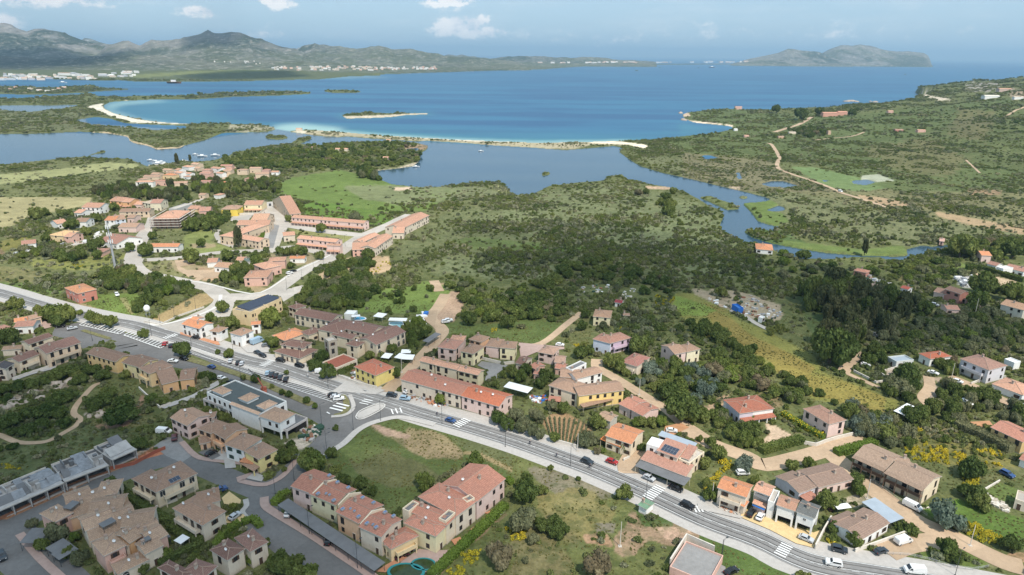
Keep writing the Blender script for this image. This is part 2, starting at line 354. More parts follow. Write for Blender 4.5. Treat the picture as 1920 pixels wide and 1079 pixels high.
paint("u 930,400 1130,390 1200,440 1180,490 1000,490",(.42,.41,.38),2,.8,1,.3)
paint("u 850,240 1050,270 1040,340 900,330",(.16,.20,.06),3,.4,1,.2)
paint("u 430,380 600,400 560,450 420,430",(.22,.18,.08),3,.5)
paint("u 1100,660 1240,640 1200,740 1110,760",(.45,.33,.25),2,.4)
paint("n 500,740 680,660 860,625 980,625 1200,680 1569,790 m 600,930 1100,1060 1400,1110 g 100,140 g -100,260 f 1000,200 700,60 e 1600,100 1100,500 600,200 460,0 n 300,880",DGR,2,.15,1,.25)
paint("Q 560,310 620,310 780,380 1000,420 1060,460 1000,490 800,470 700,400 600,350",(.20,.165,.09),2,.7,.8,.2)
paint("Q 770,330 960,370 1050,440 1030,480 880,480 770,430",(.30,.22,.13),4,1.2,.75,.3)
paint("Q 570,305 630,320 790,370 760,390 650,370",(.36,.25,.18),1,.3,1,.1)
paint("Q 600,420 800,500 950,600 700,640 500,560 480,480",(.125,.118,.055),6,1.,.8)
paint("Q 420,440 560,380 640,440 520,520",(.115,.14,.045),5,.8,.8)
paint("Q 980,380 1298,440 1298,560 1100,470",(.125,.13,.06),4,.7,.8)
paint(strip(PL("Q 1050,455 1150,475 1298,545 R 60,580 200,650 340,710"),4),(.33,.24,.13),1,.5,.8,.1)
paint("R 0,440 160,490 500,600 640,700 760,740 950,880 1298,1060 z 1500,1500 700,1500 Q 900,1079 1298,760 1298,560 R 0,560",(.125,.135,.048),3,.2)
paint("R 60,520 400,590 520,680 300,720 120,600",(.20,.17,.12),5,.9,.9)
paint("R 620,760 900,760 1020,860 900,940 700,900 560,1000 500,960",(.29,.20,.13),5,1.,1)
paint("R 730,830 900,830 930,900 780,900",(.46,.31,.22),3,.8)
paint("R 150,660 420,640 520,760 360,900 200,900 100,800",(.20,.17,.07),6,1.,.9)
paint("R 350,870 480,870 500,930 370,920",(.33,.21,.13),3,.8)
paint("R 420,810 530,810 520,870 430,860",(.17,.15,.11),3,.6)
paint("R 0,840 200,760 340,900 300,1079 0,1079",(.16,.14,.065),6,.9)
paint("R 620,740 800,750 820,830 660,830",(.075,.11,.035),3,.4)
paint("h -40,660 120,700 500,900 980,1090 600,1090 380,1079 100,960 -60,880",(.085,.125,.035),2,.15,1,.15)
paint("f 380,1079 560,900 1010,500 1040,520 640,850 500,1000 400,1100",(.26,.18,.11),2,.5)
paint("P 0,440 500,300 800,280 860,300 560,460 300,520 0,620 -600,800 -600,500",(.105,.12,.05),4,.3)
paint("c -100,500 100,420 300,350 480,290 700,290 690,340 520,350 330,400 100,470 -60,520",(.34,.26,.2),3,.9,1,.6)
paint("c 740,600 1240,560 1569,560 1300,700 900,700",(.15,.145,.06),4,.5)
paint("c 850,670 1150,640 1240,560 1300,400 1330,380 1300,560 1150,700 900,710",(.30,.18,.12),2,.7)
paint("c 760,560 940,560 940,600 760,600",(.35,.30,.25),2,.6)
paint("P 0,690 300,520 560,420 680,460 400,500 200,570 0,640",(.24,.17,.1),3,.6)
paint("P -400,900 0,750 300,640 560,540 840,440 860,470 560,600 300,720 100,800 -400,1000",(.36,.20,.12),1,.4,1,.2)
paint("c 1230,920 1400,880 1500,900 1350,960 1250,990",(.5,.4,.32),1,.4)
paint("c 1390,880 1500,870 1530,930 1200,1079 1080,1079",(.42,.16,.09),2,.5)
paint("d 100,500 470,370 640,300 500,560 300,520",(.16,.15,.07),3,.5)
paint("d 1130,840 1330,760 1430,800 1310,900 1180,880",(.48,.41,.33),1,.4)
paint("m 950,640 1050,570 1180,560 1420,690 1420,780 1280,880 1130,840 1040,770",(.33,.215,.12),1,.2,1,.1)
paint("k 460,660 560,680 770,800 500,860 440,820 500,760",(.50,.37,.26),1,.2,1,.05)
paint("k 0,430 140,380 120,480 0,520",(.33,.22,.14),3,.5)
paint("j 1110,500 1380,470 1350,560 1120,560",(.38,.26,.17),2,.5)
paint("k 380,380 540,380 640,480 560,520",(.20,.15,.08),3,.5)
paint("k 1180,760 1360,740 1360,840 1160,880",(.50,.37,.25),2,.3,1,.05)
paint("l 320,130 560,140 620,210 440,240 300,240",(.36,.29,.23),2,.4,1,.1)
paint("l 580,390 760,310 820,390 720,460",(.40,.32,.26),2,.3,1,.1)
paint("l 660,250 800,230 820,300 760,270",(.40,.30,.22),2,.3)
paint("l 560,680 900,660 1050,760 1250,900 1500,1000 1569,1079 900,1079 500,900",(.20,.18,.06),4,.6)
paint("l 640,700 850,700 880,800 680,800",(.24,.19,.10),4,.7)
paint("l 1090,660 1240,650 1250,700 1120,700",(.42,.33,.27),1,.3)
paint("i 620,440 1000,380 1577,560 1577,840 1400,800 1200,700 1000,600 700,540",(.10,.155,.035),3,.3,1,.3)
paint("i 640,450 980,370 1010,430 700,480",(.10,.17,.03),1,.2,1,.1)
paint("i 1200,310 1350,220 1577,300 1500,400 1400,400",(.13,.17,.05),1,.3,1,.1)
paint("i 330,880 1000,830 1260,960 1200,1020 1000,1030 700,930",(.13,.17,.045),2,.4)
paint("i 1400,880 1577,860 1700,900 1577,960",(.45,.28,.17),2,.4)
paint("h 1200,400 1500,300 1577,400 1577,500",(.40,.33,.24),2,.5)
paint("A 860,556 750,563 620,572 572,590 585,612 640,637 760,668 880,686 1060,693 1050,700 880,694 740,690 640,660 520,610 480,600 560,585 700,562",(.66,.60,.49),1,.1,1,.0)
paint("A 440,738 620,745 720,765 740,792 830,812 880,832 1010,826 1040,815 1020,838 860,845 800,815 700,800 700,770 600,752",(.55,.42,.28),1,.4,1,.2)
paint("A 0,612 150,632 330,615 470,640 600,690 900,700 1050,705 1100,720 800,740 560,740 400,742 0,748 -1500,760 -1500,600",(.14,.145,.075),3,.5,.8)
paint("A 1300,700 1540,712 1550,728 1400,742 1260,745",(.40,.36,.26),2,.7,.8)
paint("A 1520,700 1620,700 1640,730 1560,730",(.75,.66,.52),1,.2)
paint("A 1590,735 1918,742 1930,765 1700,752",(.58,.52,.40),1,.5,1,.2)
paint("B -200,735 0,740 250,760 500,775 700,790 900,797 1200,800 1400,790 1580,795 1600,815 1400,815 1300,838 1100,835 800,820 600,800 400,790 200,775 -200,760",(.42,.36,.24),2,.6,1,.5)
paint("B -200,733 0,742 250,763 500,780 720,795 900,800 1200,803 1400,797 1390,790 1200,795 900,790 700,785 500,770 250,755 0,735",(.66,.59,.48),0,.0,1,.1)
paint("B 1380,790 1560,795 1720,815 1715,838 1600,812 1400,805",(.80,.68,.52),1,.4,1,.1)
paint("B 350,812 480,812 490,830 440,850 360,840",(.33,.23,.15),1,.3)
paint("B 160,960 300,950 440,905 450,918 300,962 180,975",(.5,.42,.32),1,.4)
paint("B 300,1055 400,1052 400,1066 290,1074",(.6,.45,.33),1,.5)
paint("B 1700,1045 1870,1050 1860,1068 1720,1062",(.52,.36,.25),1,.5)
paint("B 870,1030 950,1079 900,1079 860,1060",(.30,.30,.14),1,.5)
paint("B 2,650 30,655 300,645 500,633 505,640 300,657 200,664 30,668 0,660",(.66,.55,.42),0,.1)
paint("C 0,672 60,680 160,690 250,700 290,708 260,730 100,765 0,775 80,768 190,742 270,720 230,702 100,698 0,685",(.72,.58,.44),1,.2,1,.1)
paint("C 0,630 30,635 50,650 0,660",(.6,.45,.34),1,.4)
paint("C 1300,515 1420,545 1500,555 1510,570 1450,565 1350,540",(.66,.56,.44),1,.3)
paint("C 1600,470 1760,465 1800,480 1700,520 1620,515 1580,520",(.34,.30,.26),2,1.,.9)
paint("C 1840,500 1918,505 2100,500 2100,560 1850,560",(.34,.26,.19),2,.9)
paint("F 340,100 400,95 500,110 540,130 470,165 560,180 600,230 520,250 420,225 380,170 330,130",(.13,.175,.05),2,.3,1,.25)
paint("F 345,280 500,265 560,275 800,400 600,370 420,340",(.08,.12,.04),2,.4)
paint("F 560,330 1000,385 1240,360 1270,410 1100,415 850,395 560,360",(.13,.17,.05),2,.3,1,.3)
paint("F 90,80 220,100 330,150 250,158 90,95",(.14,.16,.06),1,.3)
paint("F 980,75 1150,100 1280,130 1260,160 1100,130 1000,100",(.40,.28,.17),2,.5,1,.2)
paint("F 1420,165 1600,200 1918,260 1918,300 1600,240 1430,195",(.38,.27,.16),3,.6,1,.2)
paint("F 1000,-30 1100,-40 1200,0 1000,10",(.33,.34,.25),2,.3,1,.1)
paint("F 260,30 330,30 320,45 270,45",(.5,.38,.27),1,.3)
paint("F 1600,45 1800,50 1780,80 1600,75",(.30,.2,.12),2,.7)
paint("z -500,125 700,125 700,150 500,152 250,155 -500,150",(.10,.115,.055),3,.4,.8)
paint("A 700,425 1100,400 1500,390 1500,400 1000,425 800,440",(.20,.215,.08),2,.4,.9)
paint("A -1500,490 0,486 700,497 720,503 500,515 0,520 -1500,520",(.055,.065,.035),2,.4,.9)
paint("A 1000,540 1290,518 1640,508 1750,520 1300,542 1050,555",(.06,.07,.035),1,.2)
SMO = np.clip(SMO,0,1)
# ================================================================ MATERIALS
MATS = {}
def newmat(name):
 m = bpy.data.materials.new(name); m.use_nodes = True; t = NT(m.node_tree); t.n.clear()
 o = t.add('ShaderNodeOutputMaterial'); return m,t,o
def principled(t,o,colr,rough=.85,spec=.25,**kw):
 ins = {'Base Color': colr if hasattr(colr,'is_output') else tuple(colr)+(1,),'Roughness': rough,'Specular IOR Level': spec}
 ins.update(kw)
 b = t.add('ShaderNodeBsdfPrincipled',ins); t.l.new(b.outputs[0],o.inputs[0]); return b
def objco(t): return t.add('ShaderNodeTexCoord').outputs['Object']
def geop(t): return t.add('ShaderNodeNewGeometry').outputs['Position']
def plain(name,c,rough=.8,spec=.25,var=.15,sc=.6,**kw):
 if name in MATS: return MATS[name]
 m,t,o = newmat(name); p = geop(t)
 n = t.noise(p,sc,4,.6); f = t.add('ShaderNodeMapRange',{0: n,1: .25,2: .75,3: 1-var,4: 1+var}).outputs[0]
 c2 = t.mix(1.0,c,t.add('ShaderNodeCombineColor',{0: f,1: f,2: f}).outputs[0],'MULTIPLY')
 principled(t,o,c2,rough,spec,**kw); MATS[name] = m; return m
def wallmat(c):
 name = 'plaster_%02x%02x%02x' % tuple(int(255*x) for x in c)
 if name in MATS: return MATS[name]
 m,t,o = newmat(name); p = geop(t)
 n = t.noise(p,.5,4,.65); n2 = t.noise(t.add('ShaderNodeMapping',{'Vector': p,'Scale': (1.6,1.6,.35)}).outputs[0],1.3,4,.7)
 f = t.math('ADD',t.add('ShaderNodeMapRange',{0: n,1: .2,2: .8,3: .9,4: 1.08}).outputs[0],0)
 c1 = t.mix(1.0,c,t.add('ShaderNodeCombineColor',{0: f,1: f,2: f}).outputs[0],'MULTIPLY')
 c2 = t.mix(t.math('MULTIPLY',t.ramp(n2,.5,.75),.45),c1,tuple(x*y for x,y in zip(c,(.60,.54,.48))))
 principled(t,o,c2,.9,.2); MATS[name] = m; return m
def tilemat(c,old=.36):
 name = 'roof_tiles_%02x%02x%02x' % tuple(int(255*x) for x in c)
 if name in MATS: return MATS[name]
 m,t,o = newmat(name); oc = objco(t); p = geop(t)
 br = t.add('ShaderNodeTexBrick',{'Vector': oc,'Color1': tuple(min(1,x*1.14) for x in c)+(1,),'Color2': tuple(x*.86 for x in c)+(1,),'Mortar': tuple(x*.5 for x in c)+(1,),'Scale': 1.0,'Mortar Size': .035,'Brick Width': .42,'Row Height': .55},offset=.5)
 rn = t.add('ShaderNodeMapRange',{0: t.add('ShaderNodeObjectInfo').outputs['Random'],3: .84,4: 1.16}).outputs[0]
 n = t.noise(p,.35,5,.7); n2 = t.noise(p,2.2,3,.6); n3 = t.noise(p,7.0,3,.7)
 a = t.mix(t.math('MULTIPLY',t.ramp(n,.42,.68),old),br.outputs[0],tuple(.55*x+.45*y for x,y in zip(c,(.17,.14,.11))))
 b = t.mix(t.math('MULTIPLY',t.ramp(n2,.5,.78),.28),a,tuple(min(1,x*1.35+.03) for x in c))
 b = t.mix(t.math('MULTIPLY',t.ramp(n3,.45,.75),.32),b,tuple(x*.6 for x in c))
 b = t.mix(1.0,b,t.add('ShaderNodeCombineColor',{0: rn,1: rn,2: rn}).outputs[0],'MULTIPLY'); bs = principled(t,o,b,.85,.2)
 wv = t.add('ShaderNodeTexWave',{'Vector': oc,'Scale': 2.4,'Distortion': .3},wave_type='BANDS',bands_direction='X').outputs['Fac']
 t.l.new(t.add('ShaderNodeBump',{'Height': wv,'Strength': .5,'Distance': .06}).outputs[0],bs.inputs['Normal'])
 MATS[name] = m; return m
def leafmat(name,c,c2,c3=None,tr=.25):
 m,t,o = newmat(name)
 rnd = t.add('ShaderNodeObjectInfo').outputs['Random']
 oc = objco(t); n = t.noise(oc,1.6,3,.6); nf = t.noise(oc,9.0,2,.6)
 a = t.mix(rnd,c,c2)
 a = t.mix(t.math('MULTIPLY',t.ramp(n,.4,.7),.6),a,tuple(x*1.6+.012 for x in (c3 or c2)))
 k = t.add('ShaderNodeMapRange',{0: nf,1: .3,2: .7,3: .6,4: 1.35}).outputs[0]
 a = t.mix(1.0,a,t.add('ShaderNodeCombineColor',{0: k,1: k,2: k}).outputs[0],'MULTIPLY')
 wn = t.noise(geop(t),.02,3,.6)
 a = t.mix(1.0,a,t.add('ShaderNodeMix',{0: t.ramp(wn,.35,.65),6: (.8,.85,.8,1),7: (1.2,1.12,1.05,1)},data_type='RGBA').outputs[2],'MULTIPLY')
 d = t.add('ShaderNodeBsdfDiffuse',{'Color': a}); tl = t.add('ShaderNodeBsdfTranslucent',{'Color': t.mix(1.0,a,(1.2,1.25,.6),'MULTIPLY')})
 t.l.new(t.add('ShaderNodeMixShader',{0: tr,1: d.outputs[0],2: tl.outputs[0]}).outputs[0],o.inputs[0])
 MATS[name] = m; return m
leafmat('foliage_dark',(.056,.086,.027),(.108,.138,.044))
leafmat('foliage_mid',(.092,.130,.036),(.155,.178,.058))
leafmat('foliage_scrub',(.112,.142,.052),(.165,.188,.078))
leafmat('foliage_light',(.110,.160,.034),(.155,.190,.050))
leafmat('foliage_olive',(.110,.125,.070),(.165,.172,.100))
leafmat('foliage_grey',(.200,.215,.140),(.290,.285,.195))
leafmat('foliage_dry',(.125,.105,.070),(.165,.150,.090))
leafmat('foliage_eucalyptus',(.062,.078,.038),(.105,.108,.055))
leafmat('foliage_silver',(.115,.150,.130),(.150,.185,.150))
leafmat('flowers_yellow',(.50,.38,.03),(.62,.50,.05),(.45,.42,.05),.1)
leafmat('grass_blades',(.120,.140,.045),(.215,.195,.090),(.18,.17,.07),.3)
leafmat('flowers_purple',(.070,.022,.045),(.095,.03,.055),(.09,.03,.05),.1)
leafmat('hedge_green',(.105,.165,.030),(.140,.195,.042))
plain('bark',(.13,.10,.07)); plain('metal_grey',(.35,.36,.37),.5,.5); plain('metal_dark',(.05,.055,.06),.5,.5,.05); plain('rust',(.25,.12,.07))
plain('paving',(.43,.405,.375),.9,.2,.12,.8); plain('paving_pink',(.40,.29,.25),.9,.2,.12,.8)
plain('paint_white',(.74,.74,.72),.6,.3,.12,1.5); plain('earth_red',(.45,.24,.13),.95,.1,.2,.3)
plain('kerb_stone',(.60,.58,.54),.9,.2,.08,2)
plain('glass_dark',(.025,.03,.035),.15,.6,.05); plain('shutter_brown',(.085,.05,.033),.7); plain('shutter_green',(.03,.07,.045),.7); plain('recess_shade',(.035,.032,.03),.9,.1)  # last colour: shade of deep openings put into a near-black surface
plain('white_frame',(.7,.7,.68),.6); plain('tyre',(.02,.02,.02),.8,.2,.02); plain('hubcap',(.35,.35,.36),.3,.6,.02)
plain('lamp_red',(.35,.01,.01),.3,.5,.02); plain('lamp_clear',(.8,.8,.78),.2,.5,.02)
plain('roof_sheet_grey',(.155,.155,.158),.6,.3,.15,.4); plain('roof_sheet_blue',(.33,.38,.43),.5,.4,.1,.4); plain('roof_membrane',(.080,.095,.095),.7,.3,.12,.5)
plain('sheet_white',(.78,.78,.77),.5,.3,.05,.5); plain('ridge_mortar',(.36,.255,.20),.9,.1,.2,2); plain('fascia',(.62,.57,.5),.8)
plain('formwork_grey',(.25,.26,.275),.8,.2,.3,.8); plain('concrete_raw',(.40,.38,.36),.9,.2,.2,.6)
plain('solar_blue',(.04,.05,.075),.2,.6,.2,1.5); plain('stone_wall',(.42,.37,.30),.95,.1,.4,3); plain('rock',(.40,.33,.27),.95,.1,.35,1.2)
plain('skin',(.5,.33,.25),.6); plain('cloth_dark',(.05,.05,.08)); plain('cloth_white',(.7,.7,.7)); plain('plastic_blue',(.03,.16,.5),.5); plain('plastic_red',(.34,.11,.07),.5); plain('plastic_green',(.1,.3,.2),.5)
def sandy(name,c):   # parking forecourt paving in warm yellow
 return plain(name,c,.9,.2,.12,.8)
sandy('forecourt_yellow',(.62,.46,.24)); sandy('terracotta_paving',(.48,.23,.13))
def worn(name,c,crack=.4):
 m,t,o = newmat(name); p = geop(t); n = t.noise(p,.07,5,.65); n2 = t.noise(p,.8,4,.7); v = t.add('ShaderNodeTexVoronoi',{'Vector': p,'Scale': .16},feature='DISTANCE_TO_EDGE').outputs['Distance']
 f = t.math('ADD',t.add('ShaderNodeMapRange',{0: n,1: .3,2: .7,3: .84,4: 1.14}).outputs[0],t.add('ShaderNodeMapRange',{0: n2,1: .3,2: .7,3: -.12,4: .12}).outputs[0])
 a = t.mix(1.0,c,t.add('ShaderNodeCombineColor',{0: f,1: f,2: f}).outputs[0],'MULTIPLY'); pv = t.add('ShaderNodeTexVoronoi',{'Vector': p,'Scale': .045}).outputs['Color']; sv = t.add('ShaderNodeSeparateColor',{0: pv}).outputs[0]
 a = t.mix(t.math('MULTIPLY',t.ramp(sv,.72,.8),.3),a,tuple(x*.62 for x in c)); a = t.mix(t.math('MULTIPLY',t.ramp(v,.012,.003),crack*.5),a,tuple(x*.5 for x in c))
 principled(t,o,a,.9,.2); MATS[name] = m
worn('asphalt_tyre',(.228,.221,.213)); plain('verge',(.17,.16,.075),.95,.1,.4,.8); worn('asphalt',(.165,.160,.155)); worn('asphalt_light',(.250,.243,.235)); worn('concrete_pale',(.46,.42,.37),.2); worn('earth_track',(.46,.335,.225),.1)
def ground_mat():
 m,t,o = newmat('soil_and_grass'); p = geop(t)
 c = t.add('ShaderNodeAttribute',attribute_name='albedo').outputs['Color']
 s = t.add('ShaderNodeAttribute',attribute_name='scrubby').outputs['Fac']
 n1 = t.noise(p,.016,4,.6); n2 = t.noise(p,.11,4,.65); n3 = t.noise(p,.9,4,.7)
 f = t.math('ADD',t.add('ShaderNodeMapRange',{0: n1,1: .3,2: .7,3: -.16,4: .16}).outputs[0],t.add('ShaderNodeMapRange',{0: n2,1: .3,2: .7,3: -.2,4: .2}).outputs[0])
 f = t.math('ADD',f,t.add('ShaderNodeMapRange',{0: n3,1: .3,2: .7,3: .72,4: 1.28}).outputs[0])
 a = t.mix(1.0,c,t.add('ShaderNodeCombineColor',{0: f,1: f,2: f}).outputs[0],'MULTIPLY')
 v = t.add('ShaderNodeTexVoronoi',{'Vector': p,'Scale': .33,'Randomness': 1.0}).outputs['Distance']
 v2 = t.add('ShaderNodeTexVoronoi',{'Vector': p,'Scale': .9,'Randomness': 1.0}).outputs['Distance']
 clump = t.math('MULTIPLY',t.math('MULTIPLY',t.ramp(t.math('ADD',v,t.math('MULTIPLY',n3,.6)),.95,.55),s),.55)
 a = t.mix(clump,a,(.060,.080,.028))
 dry = t.math('MULTIPLY',t.math('MULTIPLY',t.ramp(n2,.52,.72),s),.45)
 a = t.mix(dry,a,(.22,.19,.11))
 tuft = t.math('MULTIPLY',t.ramp(v2,.5,.2),.22)
 a = t.mix(tuft,a,t.mix(1.0,a,(.5,.62,.45),'MULTIPLY'))
 b = principled(t,o,a,.95,.1)
 t.l.new(t.add('ShaderNodeBump',{'Height': n3,'Strength': .5,'Distance': .35}).outputs[0],b.inputs['Normal'])
 MATS['ground'] = m
ground_mat()
def mountain_mat():
 m,t,o = newmat('granite_and_scrub'); p = geop(t)
 c = t.add('ShaderNodeAttribute',attribute_name='albedo').outputs['Color']
 n = t.noise(p,.012,5,.7); n2 = t.noise(p,.003,5,.65)
 f = t.math('ADD',t.add('ShaderNodeMapRange',{0: n,1: .3,2: .7,3: .6,4: 1.4}).outputs[0],0)
 a = t.mix(1.0,c,t.add('ShaderNodeCombineColor',{0: f,1: f,2: f}).outputs[0],'MULTIPLY')
 n3 = t.noise(p,.016,5,.8); a = t.mix(t.math('MULTIPLY',t.ramp(t.math('ADD',n3,t.math('MULTIPLY',n2,.35)),.70,.80),.75),a,(.40,.37,.33)); a = t.mix(t.math('MULTIPLY',t.ramp(n2,.48,.62),.45),a,(.045,.062,.035))
 b = principled(t,o,a,.95,.1)
 t.l.new(t.add('ShaderNodeBump',{'Height': n,'Strength': .8,'Distance': 30}).outputs[0],b.inputs['Normal'])
 MATS['mountain'] = m
mountain_mat()
def water_mat():
 m,t,o = newmat('water'); p = geop(t)
 at = t.add('ShaderNodeAttribute',attribute_name='shallow').outputs['Color']
 sp = t.add('ShaderNodeSeparateColor',{0: at}).outputs
 n = t.noise(t.add('ShaderNodeMapping',{'Vector': p,'Scale': (.0012,.007,1)}).outputs[0],1.0,5,.6)
 nb = t.noise(t.add('ShaderNodeMapping',{'Vector': p,'Scale': (.004,.012,1)}).outputs[0],1.0,4,.6)
 a = t.mix(t.ramp(t.math('ADD',n,t.math('MULTIPLY',t.math('SUBTRACT',nb,.5),.5)),.36,.66),(.004,.070,.168),(.014,.120,.222))
 a = t.mix(t.math('MULTIPLY',sp[0],t.add('ShaderNodeMapRange',{0: nb,1: .3,2: .7,3: .75,4: 1.2}).outputs[0]),a,(.036,.170,.215))
 a = t.mix(sp[2],a,(.34,.50,.46))
 a = t.mix(sp[1],a,t.mix(t.ramp(nb,.35,.7),(.022,.062,.105),(.040,.080,.115)))
 b = principled(t,o,a,t.add('ShaderNodeMapRange',{0: sp[1],1: 0,2: 1,3: .38,4: .16}).outputs[0],.5,IOR=1.33)
 wv = t.noise(t.add('ShaderNodeMapping',{'Vector': p,'Scale': (.5,.25,1)}).outputs[0],1.0,3,.6)
 t.l.new(t.add('ShaderNodeBump',{'Height': wv,'Strength': t.math('SUBTRACT',.35,t.math('MULTIPLY',sp[1],.27)),'Distance': .5}).outputs[0],b.inputs['Normal'])
 MATS['water'] = m
water_mat()
M = lambda k: MATS[k]
# ================================================================ OBJECT HELPERS
def link(o,parent=None):
 COL.objects.link(o)
 if parent is not None: o.parent = parent
 return o
def mesh_np(name,V_,Fq,mats,mi=None,smoothf=False):
 me = bpy.data.meshes.new(name); V_ = np.asarray(V_,np.float32); Fq = np.asarray(Fq,np.int32); k = Fq.shape[1]; nf = len(Fq)
 me.vertices.add(len(V_)); me.vertices.foreach_set('co',V_.ravel()); me.loops.add(nf*k); me.loops.foreach_set('vertex_index',Fq.ravel())
 me.polygons.add(nf); me.polygons.foreach_set('loop_start',np.arange(0,nf*k,k,dtype=np.int32)); me.polygons.foreach_set('loop_total',np.full(nf,k,np.int32))
 if mi is not None: me.polygons.foreach_set('material_index',np.asarray(mi,np.int32))
 if smoothf: me.polygons.foreach_set('use_smooth',np.ones(nf,bool))
 for m_ in mats: me.materials.append(m_)
 me.update(); me.validate(); return me
def tag(o,label=None,cat=None,group=None,kind=None):
 if label: o['label'] = label
 if cat: o['category'] = cat
 if group: o['group'] = group
 if kind: o['kind'] = kind
 return o
class MB:
 """collects polygons for one mesh"""
 def __init__(s): s.v = []; s.f = []; s.m = []
 def poly(s,pts,mi=0):
  b = len(s.v); s.v += [tuple(p) for p in pts]; s.f.append(list(range(b,b+len(pts)))); s.m.append(mi)
 def box(s,x0,y0,z0,x1,y1,z1,mi=0,bottom=True):
  b = len(s.v); s.v += [(x0,y0,z0),(x1,y0,z0),(x1,y1,z0),(x0,y1,z0),(x0,y0,z1),(x1,y0,z1),(x1,y1,z1),(x0,y1,z1)]
  fs = [[0,1,5,4],[1,2,6,5],[2,3,7,6],[3,0,4,7],[4,5,6,7]] + ([[3,2,1,0]] if bottom else [])
  for f in fs: s.f.append([b+i for i in f]); s.m.append(mi)
 def bar(s,p,q,r,mi=0,n=4,r2=None):
  p = Vector(p); q = Vector(q); d = (q-p);
  if d.length < 1e-6: return
  d.normalize(); a = d.orthogonal().normalized(); c = d.cross(a); b = len(s.v); r2 = r if r2 is None else r2
  for (o_,rr) in ((p,r),(q,r2)):
   for i in range(n):
    t_ = 2*math.pi*(i+.5)/n; s.v.append(tuple(o_ + a*math.cos(t_)*rr + c*math.sin(t_)*rr))
  for i in range(n): s.f.append([b+i,b+(i+1) % n,b+n+(i+1) % n,b+n+i]); s.m.append(mi)
  s.f.append([b+n+i for i in range(n)]); s.m.append(mi); s.f.append([b+i for i in range(n)][::-1]); s.m.append(mi)
 def slab(s,pts,th,mi=0,mu=None):
  """thickened polygon: pts is the top face (ccw from above), th downward"""
  n = len(pts); b = len(s.v); s.v += [tuple(p) for p in pts] + [(p[0],p[1],p[2]-th) for p in pts]
  s.f.append([b+i for i in range(n)]); s.m.append(mi); s.f.append([b+n+i for i in range(n)][::-1]); s.m.append(mi if mu is None else mu)
  for i in range(n): j_ = (i+1) % n; s.f.append([b+i,b+n+i,b+n+j_,b+j_]); s.m.append(mi if mu is None else mu)
 def build(s,name,mats,parent=None,loc=None,rot=0.0,smoothf=False):
  me = s.mesh(name,mats,smoothf); o = link(bpy.data.objects.new(name,me),parent)
  if loc is not None: o.location = loc
  o.rotation_euler = (0,0,rot); return o
 def mesh(s,name,mats,smoothf=False):
  me = bpy.data.meshes.new(name); me.from_pydata(s.v,[],s.f)
  for m_ in (mats if isinstance(mats,(list,tuple)) else [mats]): me.materials.append(m_)
  me.polygons.foreach_set('material_index',np.array(s.m,np.int32))
  if smoothf: me.polygons.foreach_set('use_smooth',np.ones(len(s.f),bool))
  me.update(); return me
def empty(name,loc,rz=0.0):
 o = bpy.data.objects.new(name,None); o.location = loc; o.rotation_euler = (0,0,rz); o.empty_display_size = .5; return link(o)
def inst(name,me,parent=None,loc=(0,0,0),rz=0.0,sc=(1,1,1)):
 o = bpy.data.objects.new(name,me); o.location = loc; o.rotation_euler = (0,0,rz); o.scale = sc; return link(o,parent)
